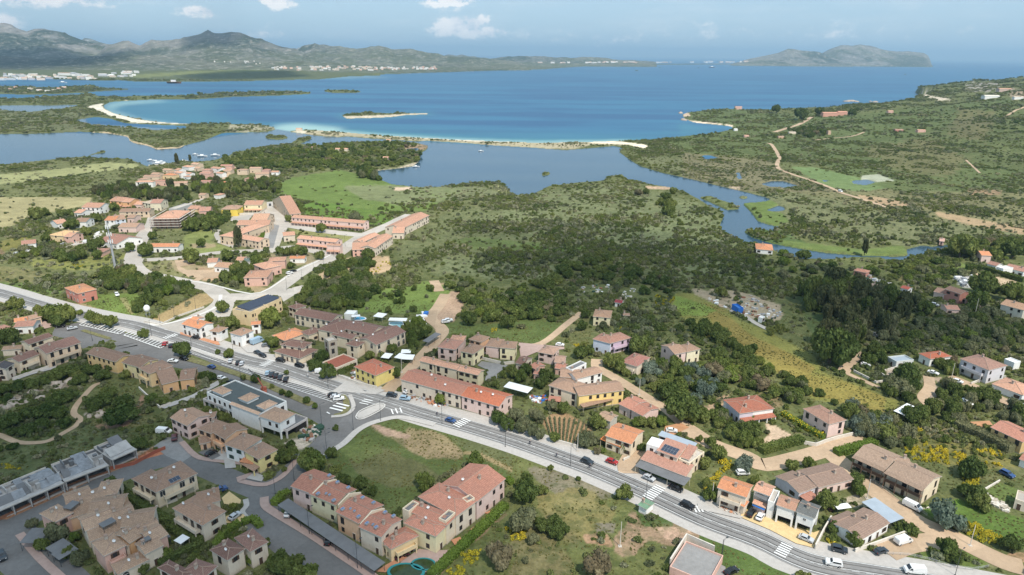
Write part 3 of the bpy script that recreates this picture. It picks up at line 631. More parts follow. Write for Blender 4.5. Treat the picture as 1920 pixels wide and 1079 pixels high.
# ================================================================ TERRAIN
def rows():
 vs = list(np.arange(1500,520,-3.0)) + list(np.arange(520,400,-2.0)) + list(np.arange(400,131,-1.15))
 ys = [float(G(960.,v)[1]) for v in vs]
 ys = [y for y in ys if y < 5250]
 y = ys[-1]
 while y < 16800: y += 72; ys.append(y)
 return np.array(ys)
YS = rows(); US = np.arange(-430,2350,2.8)
rr = rays(US,np.full_like(US,104.5)); TX = rr[:,0]/rr[:,1]; e_ = np.array([.03,.07,.12,.2,.3,.45,.65,1.,1.6,2.6]); TX = np.concatenate([TX[0]-e_[::-1],TX,TX[-1]+e_])
def exclusion():
 pass
def build_terrain():
 for nm,y0,y1 in (('ground',0,5200),('mountains',5120,1e9)):
  ys = YS[(YS > y0) & (YS < y1)]
  Y,TT = np.meshgrid(ys,TX,indexing='ij'); X = Y*TT
  Z = np.concatenate([ground(X[i:i+100],Y[i:i+100]) for i in range(0,len(ys),100)])
  u,v = proj(X,Y,Z)
  nr,nc = X.shape
  idx = np.arange(nr*nc).reshape(nr,nc)
  Fq = np.stack([idx[:-1,:-1],idx[:-1,1:],idx[1:,1:],idx[1:,:-1]],-1).reshape(-1,4)
  if nm == 'mountains':
   zz = Z.ravel()[Fq]; keep = (zz.max(1) > -2.5); Fq = Fq[keep]
  me = mesh_np(nm,np.stack([X,Y,Z],-1).reshape(-1,3),Fq,[M('ground' if nm == 'ground' else 'mountain')],smoothf=True)
  if nm == 'ground':
   C = samp(ALB,u,v); S = samp(SMO[...,None],u,v)[...,0]
  else:
   gx = np.gradient(Z,axis=0)/72; sl_ = np.abs(gx) + np.abs(np.gradient(Z,axis=1))/np.maximum(np.gradient(X,axis=1),1)
   n = fbm(X/420,Y/420,5,21); n2 = fbm(X/1400,Y/1400,4,44)
   rock = smooth((n-.50+Z/3000+sl_*.10)/.14)
   left = smooth((-1500-X)/3500)*smooth((Z-60)/150)
   rock = np.clip(rock*(.30+.6*left+.3*smooth((X-2500)/500))*(.55+.9*fbm(X/110,Y/110,3,71)),0,1)
   g0 = np.array((.050,.066,.042)); g1 = np.array((.100,.112,.064)); rk = np.array((.25,.235,.21))
   C = g0 + (g1-g0)*smooth((n2-.38)/.25)[...,None]; C = C*(1-rock[...,None]) + rk*rock[...,None]
   lowl = (1-smooth((Z-10)/30))[...,None]*.5; C = C*(1-lowl) + np.array((.10,.115,.055))*lowl
   uu = fu(X,Y); cliff = smooth((uu-1722)/10)*(1-smooth((Z-70)/30))*(X > 5000); C = C*(1-cliff[...,None]) + np.array((.55,.5,.45))*cliff[...,None]
   S = np.ones_like(Z)*.5
  a = me.color_attributes.new('albedo','FLOAT_COLOR','POINT')
  a.data.foreach_set('color',np.concatenate([C,np.ones(C.shape[:2]+(1,))],-1).astype(np.float32).ravel())
  b = me.attributes.new('scrubby','FLOAT','POINT'); b.data.foreach_set('value',S.astype(np.float32).ravel())
  o = link(bpy.data.objects.new(nm,me)); o['kind'] = 'structure'
build_terrain()
def build_water():
 SH = np.zeros((CHt,CWd,3))
 def sh(s,ch,al,bx,by):
  pts = PL(s); c = crop_fill(pts,max(bx,by*2))
  Mk,x0,y0 = c; Mk = blur(Mk,bx,by,2)*al
  sl_ = (slice(y0-V0,y0-V0+Mk.shape[0]),slice(x0-U0,x0-U0+Mk.shape[1])); SH[sl_][...,ch] = np.maximum(SH[sl_][...,ch],Mk)
 sh("z 330,228 640,232 900,246 1100,250 1215,252 1300,236 1390,236 1215,275 900,275 640,262 500,250",0,.42,26,6)
 sh("z 560,234 640,240 900,257 1100,260 1215,258 1215,270 900,272 640,256 520,246",0,1.0,10,3)
 sh("z 580,240 640,244 720,251 850,259 1000,264 1180,262 1180,268 1000,270 850,264 720,257 640,251",2,.5,6,1)
 sh("z 190,190 300,186 420,190 400,215 520,238 300,236 200,210",0,.55,20,5)
 sh("z 196,196 230,190 290,187 320,190 230,198 210,206 260,222 330,232 300,234 200,212",2,.5,8,2)
 sh("z 520,235 560,232 640,240 640,252 560,250 500,246",2,.85,10,3)
 sh("A 1380,745 1560,735 1700,745 1620,765 1500,770",2,.55,12,3)
 sh("A 600,830 900,820 880,850 640,850",2,.35,10,2)
 sh("C -20,690 200,735 300,700 260,730 60,775 -40,790",0,.6,8,3)
 sh("C 880,575 1100,580 1350,605 1470,570 1400,545 1300,580 1100,600",0,.8,12,3)
 sh("C 1180,590 1300,595 1330,612 1200,606",2,.7,6,1)
 sh("B -20,640 500,625 530,645 300,670 0,680",0,.6,10,3)
 sh("A 1560,430 2100,430 2200,440 1600,446",2,.3,10,1)
 sh("z 640,130 800,128 900,126 900,131 640,136",2,.3,8,1)
 LG = "z -500,246 235,250 345,268 420,255 520,243 560,250 640,256 800,266 1000,279 1160,276 1215,300 2420,330 2420,520 -500,520"
 c = crop_fill(PL(LG),4); Mk = blur(c[0],4,1,1); SH[c[2]-V0:c[2]-V0+Mk.shape[0],c[1]-U0:c[1]-U0+Mk.shape[1],1] = Mk
 for s in ("z -500,190 210,190 160,215 160,232 350,244 -500,246",):
  c = crop_fill(PL(s),2); SH[c[2]-V0:c[2]-V0+c[0].shape[0],c[1]-U0:c[1]-U0+c[0].shape[1],1] = np.maximum(SH[c[2]-V0:c[2]-V0+c[0].shape[0],c[1]-U0:c[1]-U0+c[0].shape[1],1],c[0])
 vs = np.concatenate([np.arange(520,300,-3.),np.arange(300,116,-1.5)]); ys = [float(G(960.,v,-1.2)[1]) for v in vs]
 ys = np.array(ys + [17000,20000,24000,30000,40000,60000,100000,160000])
 us = np.arange(-1400,3400,6.); r_ = rays(us,np.full_like(us,104.5)); tx = r_[:,0]/r_[:,1]
 Y,TT = np.meshgrid(ys,tx,indexing='ij'); X = Y*TT; u,v = proj(X,Y,np.full_like(X,-1.2))
 C = samp(SH,u,v); C[Y > 6000] *= .0
 nr,nc = X.shape; idx = np.arange(nr*nc).reshape(nr,nc)
 Fq = np.stack([idx[:-1,:-1],idx[:-1,1:],idx[1:,1:],idx[1:,:-1]],-1).reshape(-1,4)
 me = mesh_np('water',np.stack([X,Y,np.full_like(X,-1.2)],-1).reshape(-1,3),Fq,[M('water')])
 a = me.color_attributes.new('shallow','FLOAT_COLOR','POINT'); a.data.foreach_set('color',np.concatenate([C,np.ones(C.shape[:2]+(1,))],-1).astype(np.float32).ravel())
 o = link(bpy.data.objects.new('water',me)); o['kind'] = 'structure'
build_water()
# ================================================================ FLAT SURFACES ON THE GROUND
FOOT = []          # pixel polygons kept free of scrub
LIFT = [0.012]
def offset_line(P,d):
 P = [Vector((p[0],p[1])) for p in P]; o = []
 for i in range(len(P)):
  a = P[max(0,i-1)]; b = P[min(len(P)-1,i+1)]; t_ = (b-a).normalized(); n = Vector((-t_.y,t_.x)); k = 1.0
  if 0 < i < len(P)-1:
   t1 = (P[i]-P[i-1]).normalized(); k = 1/max(.6,abs(t1.dot(t_)))
  o.append(P[i]+n*d*k)
 return o
def resample(pts,n=4):
 """Catmull-Rom through world points"""
 P = [Vector(p) for p in pts];
 if len(P) < 3: return P
 P = [2*P[0]-P[1]] + P + [2*P[-1]-P[-2]]; o = []
 for i in range(1,len(P)-2):
  for k in range(n):
   t_ = k/n; a,b,c,d = P[i-1:i+3]
   o.append(.5*((2*b)+(c-a)*t_+(2*a-5*b+4*c-d)*t_*t_+(3*b-a-3*c+d)*t_**3))
 o.append(P[-2]); return o
def world(s,z=0.0):
 return [Vector(G(u,v,z).tolist()) for u,v in (PL(s) if isinstance(s,str) else s)]
def ribbon(name,s,width,mat,z=None,off=0.0,sm=4,kind='structure',clear=True,hill=False,th=0.0,**kw):
 if z is None: LIFT[0] += .004; z = LIFT[0]
 width *= .86 if mat == 'earth_track' else 1
 pts = world(s) if not hill else [Vector(hit(u,v)[:2]) for u,v in PL(s)]
 q_ = [pts[0]]
 for p in pts[1:]:
  if (p-q_[-1]).length > width*.55 or len(pts) < 4: q_.append(p)
 pts = q_
 C = resample(pts,sm)
 if hill:
  D = []
  for a,b in zip(C[:-1],C[1:]):
   n = max(1,int((b-a).length/8)); D += [a+(b-a)*k/n for k in range(n)]
  C = D+[C[-1]]
 L = offset_line(C,width/2+off); Rr = offset_line(C,-width/2+off); m = MB()
 zz = (lambda p: float(hz(p.x,p.y))+.35) if hill else (lambda p: z)
 for i in range(len(L)-1):
  q = [Rr[i],Rr[i+1],L[i+1],L[i]]
  if th: m.slab([(p.x,p.y,z) for p in q],th)
  else: m.poly([(p.x,p.y,zz(p)) for p in q])
 o = m.build(name,M(mat)); tag(o,kind=kind,**kw)
 if clear:
  P_ = [proj(p.x,p.y,0.0) for p in offset_line(C,width/2+off+.8)+offset_line(C,-width/2+off-.8)[::-1]]; FOOT.append([(float(a),float(b)) for a,b in P_])
 return o,C
def patch(name,s,mat,z=None,clear=True,kind='structure',th=0,**kw):
 if z is None: LIFT[0] += .004; z = LIFT[0]
 P = world(s); m = MB(); ar = sum(P[i-1].x*P[i].y-P[i].x*P[i-1].y for i in range(len(P)))
 if ar < 0: P = P[::-1]
 import mathutils.geometry as mg
 tr = mg.tessellate_polygon([[Vector((p.x,p.y,0)) for p in P]])
 for t_ in tr:
  q = [P[i] for i in t_]
  if (q[1]-q[0]).cross(q[2]-q[0]) < 0: q = q[::-1]
  m.poly([(p.x,p.y,z) for p in q])
 if th:
  for i in range(len(P)): m.poly([(P[i-1].x,P[i-1].y,z-th),(P[i].x,P[i].y,z-th),(P[i].x,P[i].y,z),(P[i-1].x,P[i-1].y,z)])
 o = m.build(name,M(mat)); tag(o,kind=kind,**kw)
 if clear: FOOT.append(PL(s) if isinstance(s,str) else s)
 return o
# ================================================================ TREES AND SHRUBS
def ico(n=1):
 import bmesh
 bm = bmesh.new(); bmesh.ops.create_icosphere(bm,subdivisions=n,radius=1); v = np.array([x.co[:] for x in bm.verts]); f = np.array([[y.index for y in x.verts] for x in bm.faces]); bm.free(); return v,f
ICO1 = ico(1); ICO2 = ico(2)
def crown(name,mat,seed,lobes,nleaf,leaf,mats2=None,frac2=0.0,flat=.25,shape='round'):
 """foliage mesh inside a unit box: half width 1, height 1 (base at 0); lobes + small leaf clumps on and between them"""
 r = np.random.default_rng(seed); V_ = []; Fc = []; mi = []; nv = 0; C = []
 for k in range(lobes):
  a = r.uniform(0,2*np.pi);
  if shape == 'round': q = r.uniform(.0,.62)**.7; c = np.array([q*np.cos(a),q*np.sin(a),r.uniform(.34,.74) - .22*q]); rad = r.uniform(.26,.46)
  elif shape == 'tall': q = r.uniform(.0,.6); c = np.array([q*np.cos(a),q*np.sin(a),r.uniform(.2,.88)]); rad = r.uniform(.16,.30)
  elif shape == 'low': q = r.uniform(.0,.75); c = np.array([q*np.cos(a),q*np.sin(a),r.uniform(.15,.5)]); rad = r.uniform(.25,.42)
  elif shape == 'column': q = r.uniform(0,.3); c = np.array([q*np.cos(a),q*np.sin(a),r.uniform(.12,.85)]); rad = r.uniform(.13,.22)
  C.append((c,rad))
 ws = np.array([c[1]**2 for c in C]); ws /= ws.sum()
 iv,if_ = ICO2 if nleaf > 500 else ICO1
 for c,rad in C:
  n_ = .62+.4*vnoise(iv[:,0]*2.2+c[0]*9+9,iv[:,1]*2.2+iv[:,2]*1.7+seed+9,seed)
  zs = 1.0 if shape != 'tall' else 1.1
  p = iv*n_[:,None]*rad*np.array([1,1,zs]) + c; p[:,2] = np.maximum(p[:,2],.02)
  V_.append(p); Fc.append(np.concatenate([if_,if_[:,2:3]],1)+nv); mi += [0]*len(if_); nv += len(p)
 ci = r.choice(len(C),nleaf,p=ws); cc = np.array([C[i][0] for i in ci]); rd = np.array([C[i][1] for i in ci])
 d = r.normal(size=(nleaf,3)); d[:,2] = np.abs(d[:,2])*.9 - .25*np.linalg.norm(d,axis=1)*r.random(nleaf); d /= np.linalg.norm(d,axis=1)[:,None]
 p = cc + d*(rd*r.uniform(.72,1.12,nleaf))[:,None]; p[:,2] = np.clip(p[:,2],.03,1.05)
 nrm = d + r.normal(size=(nleaf,3))*.55; nrm /= np.linalg.norm(nrm,axis=1)[:,None]
 t1 = np.cross(nrm,r.normal(size=(nleaf,3))); t1 /= np.linalg.norm(t1,axis=1)[:,None]; t2 = np.cross(nrm,t1)
 s = leaf*r.uniform(.6,1.4,nleaf)[:,None]; b = nrm*s*.35
 quad = np.stack([p-t1*s-t2*s*.7,p+t1*s*.9-t2*s*.8+b*.4,p+t1*s+t2*s*.8,p-t1*s*.8+t2*s+b],1).reshape(-1,3)
 V_.append(quad); Fc.append(np.arange(nleaf*4).reshape(-1,4)+nv); m2 = (r.random(nleaf) < frac2).astype(int); mi += list(m2)
 Fq = np.concatenate(Fc);
 me = bpy.data.meshes.new(name); V_ = np.concatenate(V_).astype(np.float32)
 faces = [tuple(f[:3]) if f[2] == f[3] else tuple(f) for f in Fq.tolist()]
 me.from_pydata(V_.tolist(),[],faces); me.materials.append(M(mat));
 if mats2: me.materials.append(M(mats2))
 me.polygons.foreach_set('material_index',np.array(mi,np.int32)); me.update(); return me
def trunk_mesh(name,seed,h=.5,r_=.07,limbs=4,matn='bark'):
 r = random.Random(seed); m = MB(); pts = [Vector((0,0,-.03))]
 for k in range(3): pts.append(pts[-1]+Vector((r.uniform(-.05,.05),r.uniform(-.05,.05),h/3)))
 for k in range(3): m.bar(pts[k],pts[k+1],r_*(1-.22*k),0,6,r_*(1-.22*(k+1)))
 for k in range(limbs):
  a = 2*math.pi*k/limbs+r.uniform(-.4,.4); b = pts[2 if k % 2 else 3]; e = b+Vector((math.cos(a)*.33,math.sin(a)*.33,r.uniform(.12,.3))); m.bar(b,e,r_*.45,0,5,r_*.15)
  m.bar(e,e+Vector((math.cos(a+.5)*.15,math.sin(a+.5)*.15,.12)),r_*.2,0,4,r_*.06)
 return m.mesh(name,M(matn))
TRK = [trunk_mesh('trunk',k) for k in range(3)]; TRKT = [trunk_mesh('trunk',9+k,.62,.035,6) for k in range(2)]
CR = {}
def crowns(key,n,*a,**k): CR[key] = [crown('crown',a[0],100*len(CR)+j,*a[1:],**k) for j in range(n)]
crowns('dark',4,'foliage_dark',13,1500,.058)
crowns('mid',4,'foliage_mid',13,1500,.058)
crowns('light',2,'foliage_light',12,1200,.058)
crowns('olive',3,'foliage_olive',14,1200,.052)
crowns('silver',2,'foliage_silver',12,1200,.06)
crowns('dry',2,'foliage_dry',16,900,.045)
crowns('tall',3,'foliage_eucalyptus',26,2200,.045,shape='tall')
crowns('cypress',1,'foliage_dark',14,500,.05,shape='column')
def palm_mesh():
 m = MB(); r = random.Random(4)
 for k in range(26):
  a = 2*math.pi*k/26; up = r.uniform(-.1,.5); p = Vector((0,0,.78)); prev = None; wv = .035
  for j in range(7):
   t_ = j/6; q = Vector((math.cos(a)*t_*.95,math.sin(a)*t_*.95,.78+up*t_-.75*t_*t_)); s = Vector((-math.sin(a),math.cos(a),0))*(.10*math.sin(math.pi*min(1,t_*.9+.12)))
   if prev: m.poly([prev[0]-prev[1],q-s,q,prev[0]]); m.poly([prev[0],q,q+s-Vector((0,0,.03)),prev[0]+prev[1]-Vector((0,0,.03))])
   prev = (q,s)
 return m.mesh('crown',M('foliage_mid'))
PALM = palm_mesh()
KINDS_T = {'dark': ('broadleaf_tree','tree'),'mid': ('broadleaf_tree','tree'),'light': ('broadleaf_tree','tree'),'olive': ('olive_tree','tree'),'silver': ('silver_tree','tree'),'dry': ('dry_tree','tree'),'tall': ('eucalyptus_tree','tree'),'cypress': ('cypress_tree','tree'),'palm': ('palm_tree','palm')}
NTREE = [0]
def tree(x,y,w_,h,kind,label,group=None,z=None):
 """w_ crown width, h height in metres"""
 NTREE[0] += 1; k = NTREE[0]; nm,cat = KINDS_T[kind]
 if z is None: z = float(hz(x,y)) if y > 650 else 0.0
 o = empty(nm,(x,y,z-.05),(k*2.4) % 6.28); tag(o,label,cat,group)
 if kind == 'palm':
  inst('trunk',TRKT[0],o,(0,0,0),0,(h*.8,h*.8,h*1.1)); inst('crown',PALM,o,(0,0,h*.25),0,(w_/2,w_/2,h*.75)); return o
 tall = kind in ('tall','cypress'); lib = CR[kind]
 inst('trunk',(TRKT if tall else TRK)[k % 2],o,(0,0,0),0,(h*.8,h*.8,h*.95))
 inst('crown',lib[k % len(lib)],o,(0,0,h*(.10 if tall else .12)),0,(w_/2*1.12,w_/2*1.12,h*.92)); return o
# ================================================================ WINDOWS, DOORS AND OTHER SHARED PARTS
def win_mesh(w_,h,shut=None,arch=False,frame='white_frame'):
 m = MB(); m.box(-w_/2,-.01,0,w_/2,.10,h,1)
 t_ = .09
 for (a,b,c,d) in ((-w_/2-t_,-t_,w_/2+t_,0),(-w_/2-t_,h,w_/2+t_,h+t_)): m.box(a,-.06,b,c,.08,d,0)
 for s_ in (-1,1): m.box(min(s_*w_/2,s_*(w_/2+t_)),-.06,0,max(s_*w_/2,s_*(w_/2+t_)),.08,h,0)
 m.box(-.03,-.035,0,.03,-.012,h,0)
 if arch:
  n = 8; c = [(math.cos(math.pi*k/n)*w_/2,math.sin(math.pi*k/n)*w_/2*.8) for k in range(n+1)]
  m.poly([(x,-.02,h+t_+z) for x,z in c][::-1],1)
  for k in range(n):
   (x0,z0),(x1,z1) = c[k],c[k+1]; m.poly([(x0*1.2,-.05,h+t_+z0*1.2),(x1*1.2,-.05,h+t_+z1*1.2),(x1,-.05,h+t_+z1),(x0,-.05,h+t_+z0)],0)
 if shut:
  for s_ in (-1,1):
   x0,x1 = sorted((s_*(w_/2+t_),s_*(w_+t_))); m.box(x0,-.10,-.02,x1,-.05,h+.03,2)
 return m.mesh('window',[M(frame),M('glass_dark'),M(shut or 'shutter_brown')])
WIN = {'b': win_mesh(.95,1.25,'shutter_brown',frame='shutter_brown'),'g': win_mesh(.95,1.25,'shutter_green',frame='shutter_green'),'w': win_mesh(1.2,1.25),'n': win_mesh(1.0,1.3,None,frame='shutter_brown'),
       'a': win_mesh(1.5,1.7,None,True,frame='fascia'),'d': win_mesh(1.2,2.1,None,frame='shutter_brown'),'p': win_mesh(2.4,2.2,None,frame='white_frame'),'s': win_mesh(.7,.8,frame='white_frame')}  # arch type also serves open arcades, its dark pane painting their inner shade
def door_mesh():
 m = MB(); m.box(-.5,-.05,0,.5,.08,2.1,0); m.box(-.6,-.08,0,-.5,.08,2.2,1); m.box(.5,-.08,0,.6,.08,2.2,1); m.box(-.6,-.08,2.1,.6,.08,2.2,1); m.box(.33,-.09,1.0,.4,-.05,1.12,2)
 return m.mesh('door',[M('shutter_brown'),M('fascia'),M('metal_grey')])
DOOR = door_mesh()
plain('chimney_plaster',(.46,.40,.33))
plain('gallery_wood',(.20,.13,.09))
def chim_mesh():
 m = MB(); m.box(-.35,-.3,-.6,.35,.3,1.0,0); m.box(-.45,-.4,1.0,.45,.4,1.1,1); m.box(-.3,-.25,1.1,.3,.25,1.35,0); m.box(-.42,-.37,1.35,.42,.37,1.45,1)
 return m.mesh('chimney',[M('chimney_plaster'),M('ridge_mortar')])
CHIM = chim_mesh()
def dish_mesh():
 m = MB(); m.bar((0,0,-.2),(0,0,.7),.04,1); n = 10; c = Vector((0,-.15,.85))
 r1 = [c+Vector((math.cos(6.283*k/n)*.45,-.12+.25*math.sin(6.283*k/n)*.4,math.sin(6.283*k/n)*.42)) for k in range(n)]
 for k in range(n): m.poly([c+Vector((0,.1,0)),r1[k],r1[(k+1) % n]],0); m.poly([c+Vector((0,.12,0)),r1[(k+1) % n],r1[k]],0)
 m.bar(c,c+Vector((0,-.5,.1)),.02,1); return m.mesh('satellite_dish',[M('sheet_white'),M('metal_grey')])
DISH = dish_mesh()
def solar_mesh(nx,ny):
 m = MB()
 for i in range(nx):
  for j_ in range(ny): m.box(i*1.06+.02,j_*1.7+.02,0,i*1.06+1.02,j_*1.7+1.66,.05,0);
 for i in range(nx+1): m.box(i*1.06-.02,0,-.02,i*1.06+.02,ny*1.7,.07,1)
 for j_ in range(ny+1): m.box(0,j_*1.7-.02,-.02,nx*1.06,j_*1.7+.02,.072,1)
 return m.mesh('solar_panel',[M('solar_blue'),M('metal_grey')])
# ================================================================ BUILDINGS
def frame_of(s,h):
 """world rectangle at height h from three pixel corners A, B, C (or depth in metres)"""
 tk = s.split(); dep = None
 if tk[-1].startswith('#'): dep = float(tk[-1][1:]); tk = tk[:-1]
 P = [G(u,v,h) for u,v in PL(' '.join(tk))]
 A,B = Vector(P[0].tolist()),Vector(P[1].tolist()); d = B-A; L = d.length; ux = d/L; n = Vector((-ux.y,ux.x))
 if dep is None: dep = (Vector(P[2].tolist())-B).dot(n)
 if dep < 0: dep = abs(dep)
 dep = max(dep,1.2)
 return A,ux,n,L,dep
def roof_geo(m,L,D,h,kind,sl,th=.18,ridge=True):
 """adds a tiled roof to MB in wing coordinates (x along the eave, y into depth)"""
 e = .004
 if kind == 'g':
  zr = h+sl*D/2;
  m.slab([(0,0,h),(L,0,h),(L,D/2,zr),(0,D/2,zr)],th,0,2); m.slab([(0,D/2,zr),(L,D/2,zr),(L,D,h),(0,D,h)],th,0,2); R_ = [((0,D/2,zr),(L,D/2,zr))]
 elif kind == 'G':
  zr = h+sl*L/2
  m.slab([(0,0,h),(L/2,0,zr),(L/2,D,zr),(0,D,h)],th,0,2); m.slab([(L/2,0,zr),(L,0,h),(L,D,h),(L/2,D,zr)],th,0,2); R_ = [((L/2,0,zr),(L/2,D,zr))]
 elif kind == 'h':
  if L >= D:
   k = D/2; zr = h+sl*k; a = (k,k,zr); b = (L-k,k,zr) if L > D+.2 else (k+.1,k,zr)
   m.slab([(0,0,h),(L,0,h),b,a],th,0,2); m.slab([(L,0,h),(L,D,h),b],th,0,2); m.slab([(L,D,h),(0,D,h),a,b],th,0,2); m.slab([(0,D,h),(0,0,h),a],th,0,2)
  else:
   k = L/2; zr = h+sl*k; a = (k,k,zr); b = (k,D-k,zr)
   m.slab([(0,0,h),(L,0,h),a],th,0,2); m.slab([(L,0,h),(L,D,h),b,a],th,0,2); m.slab([(L,D,h),(0,D,h),b],th,0,2); m.slab([(0,D,h),(0,0,h),a,b],th,0,2)
  if L >= D: R_ = [(a,b),((0,0,h),a),((L,0,h),b),((0,D,h),a),((L,D,h),b)]
  else: R_ = [(a,b),((0,0,h),a),((L,0,h),a),((0,D,h),b),((L,D,h),b)]
 elif kind in ('s','S'):
  z0,z1 = (h,h+sl*D) if kind == 's' else (h+sl*D,h)
  m.slab([(0,0,z0),(L,0,z0),(L,D,z1),(0,D,z1)],th,0,2); R_ = []
 if ridge:
  for a,b in R_:
   a = Vector(a)+Vector((0,0,.03)); b = Vector(b)+Vector((0,0,.03)); m.bar(a,b,.10,1,5)
def rise(kind,L,D,sl,x,y):
 if kind == 'g': return sl*min(y,D-y)
 if kind == 'G': return sl*min(x,L-x)
 if kind == 'h': return sl*min(x,y,L-x,D-y)
 if kind == 's': return sl*y
 if kind == 'S': return sl*(D-y)
 return 0
NB = [0]; BLD = []
def building(label,cat,wings,wall=(.62,.55,.42),roof=(.36,.2,.14),group=None,win='b',slope=.30,detail=None,name=None,chim=1,dish=0,wskip=.22,yard=None):
 """wings: list of (corner string, eave height, roof kind[, wall colour[, roof colour[, flags]]])"""
 NB[0] += 1; r = random.Random(NB[0]*13); root = None
 for wi,wg in enumerate(wings):
  s,h,kind = wg[:3]; wc = wg[3] if len(wg) > 3 and wg[3] else wall; rc = wg[4] if len(wg) > 4 and wg[4] else roof; fl = wg[5] if len(wg) > 5 else ''
  A,ux,n,L,D = frame_of(s,h); ang = math.atan2(ux.y,ux.x); dist = A.length
  det = detail if detail is not None else (2 if dist < 420 else 1 if dist < 800 else 0)
  if root is None:
   c = A+ux*L/2+n*D/2; root = empty(name or {'hotel': 'hotel','shed': 'shed'}.get(cat,'house'),(c.x,c.y,0),ang); tag(root,label,cat,group); ra = ang; rc0 = c; BLD.append((c.x,c.y,label))
  q = Matrix.Rotation(-ra,2) @ (A-rc0); loc = (q.x,q.y,0); da = ang-ra
  wm = wallmat(wc) if isinstance(wc,tuple) else M(wc)
  ov = .35 if det else .25
  if kind in 'fc': ov = .02 if kind == 'f' else .1
  x0,y0,x1,y1 = ov,ov,L-ov,D-ov
  def put(mb,nm,mats,par=root):
   o = mb.build(nm,mats,par,loc,da); return o
  if kind == 'c':      # open canopy on posts
   m = MB(); sl = .06; m.slab([(0,0,h),(L,0,h),(L,D,h+sl*D),(0,D,h+sl*D)],.1,0,0); k = max(1,int(L/1.1))
   if 'p' not in fl:
    for i in range(k): m.box(L*i/k-.03,0,h+.001,L*i/k+.03,.01,h+.03,0)
   put(m,'roof',[tilemat(rc) if isinstance(rc,tuple) else M(rc)])
   nn = max(2,int(L/5)+1)
   for i in range(nn):
    xx = .2+(L-.4)*i/(nn-1)
    for yy in (.2,D-.2): m = MB(); m.bar((xx,yy,-.1),(xx,yy,h-.1+sl*yy),.07,0); put(m,'post',[wm if 'w' in fl else M('metal_dark')])
   continue
  m = MB(); sl = slope
  def wtop(x,y): return h - .16 + rise(kind,L,D,sl,x,y) if kind != 'f' else h
  b0 = -.3
  if 'o' in fl: b0 = 2.7; # raised on columns
  cs = [(x0,y0),(x1,y0),(x1,y1),(x0,y1)]
  for i in range(4):
   a,b = cs[i],cs[(i+1) % 4]; top = [(b[0],b[1],wtop(*b)),(a[0],a[1],wtop(*a))]
   if (kind == 'g' and i in (1,3)): mid = (a[0],D/2,wtop(a[0],D/2)); top = [top[0],mid,top[1]]
   if (kind == 'G' and i in (0,2)): mid = (L/2,a[1],wtop(L/2,a[1])); top = [top[0],mid,top[1]]
   m.poly([(a[0],a[1],b0),(b[0],b[1],b0)]+top,0)
  if 'o' in fl: m.poly([(x0,y0,b0),(x0,y1,b0),(x1,y1,b0),(x1,y0,b0)],0)
  if det == 2 and kind != 'f' and 'o' not in fl: m.box(x0-.03,y0-.03,-.3,x1+.03,y1+.03,.35,1)
  put(m,'wall',[wm,M('stone_wall')])
  if 'o' in fl:
   m = MB(); nn = max(2,int(L/6)+1)
   for i in range(nn):
    xx = x0+.25+(x1-x0-.5)*i/(nn-1)
    for yy in (y0+.25,y1-.25): m.box(xx-.25,yy-.25,-.2,xx+.25,yy+.25,b0-.003,0)
   put(m,'column',[wm]); m = MB(); m.box(x0+.6,D*.45,-.2,x1-.4,y1-.3,b0-.003,0); put(m,'shade_block',[M('recess_shade')])  # near-black block carries the shade behind the open columns
  m = MB()
  rm = (tilemat(rc) if isinstance(rc,tuple) else M(rc))
  if kind == 'f':
   p = .45; m.poly([(x0,y0,h-.02),(x1,y0,h-.02),(x1,y1,h-.02),(x0,y1,h-.02)],0)
   for (a,b,c,d) in ((x0-.02,y0-.02,x1+.02,y0+.2),(x0-.02,y1-.2,x1+.02,y1+.02),(x0-.02,y0+.2,x0+.2,y1-.2),(x1-.2,y0+.2,x1+.02,y1-.2)): m.box(a,b,h-.10,c,d,h+p,1)
   ro = put(m,'roof',[rm,wm])
  else:
   roof_geo(m,L,D,h,kind,sl,ridge=det > 0 and isinstance(rc,tuple)); ro = put(m,'roof',[rm,M('ridge_mortar'),M('fascia')])
  if det and kind in 'gGh':
   for c_ in range(chim if det == 2 or wi == 0 else 0):
    cx_ = L*r.uniform(.2,.8); cy_ = D*r.uniform(.3,.7); inst('chimney',CHIM,ro,(cx_,cy_,h+rise(kind,L,D,sl,cx_,cy_)),0)
  if det == 2 and dish and kind != 'c':
   for c_ in range(dish): cx_ = L*r.uniform(.15,.85); cy_ = D*r.uniform(.2,.6); inst('satellite_dish',DISH,ro,(cx_,cy_,h+rise(kind,L,D,sl,cx_,cy_)+.1),r.uniform(-.5,.5)-da-ra)
  if 'V' in fl:
   k = fl[fl.index('V')+1:fl.index('V')+3]; nx,ny = int(k[0]),int(k[1]); mm = solar_mesh(nx,ny); oo = inst('solar_panel',mm,ro,(L/2-nx*.53,max(.6,D*.5-ny*.9) if kind == 'f' else .7,h+.12+(0 if kind == 'f' else sl*.7))); oo.rotation_euler.x = .12 if kind == 'f' else math.atan(sl)
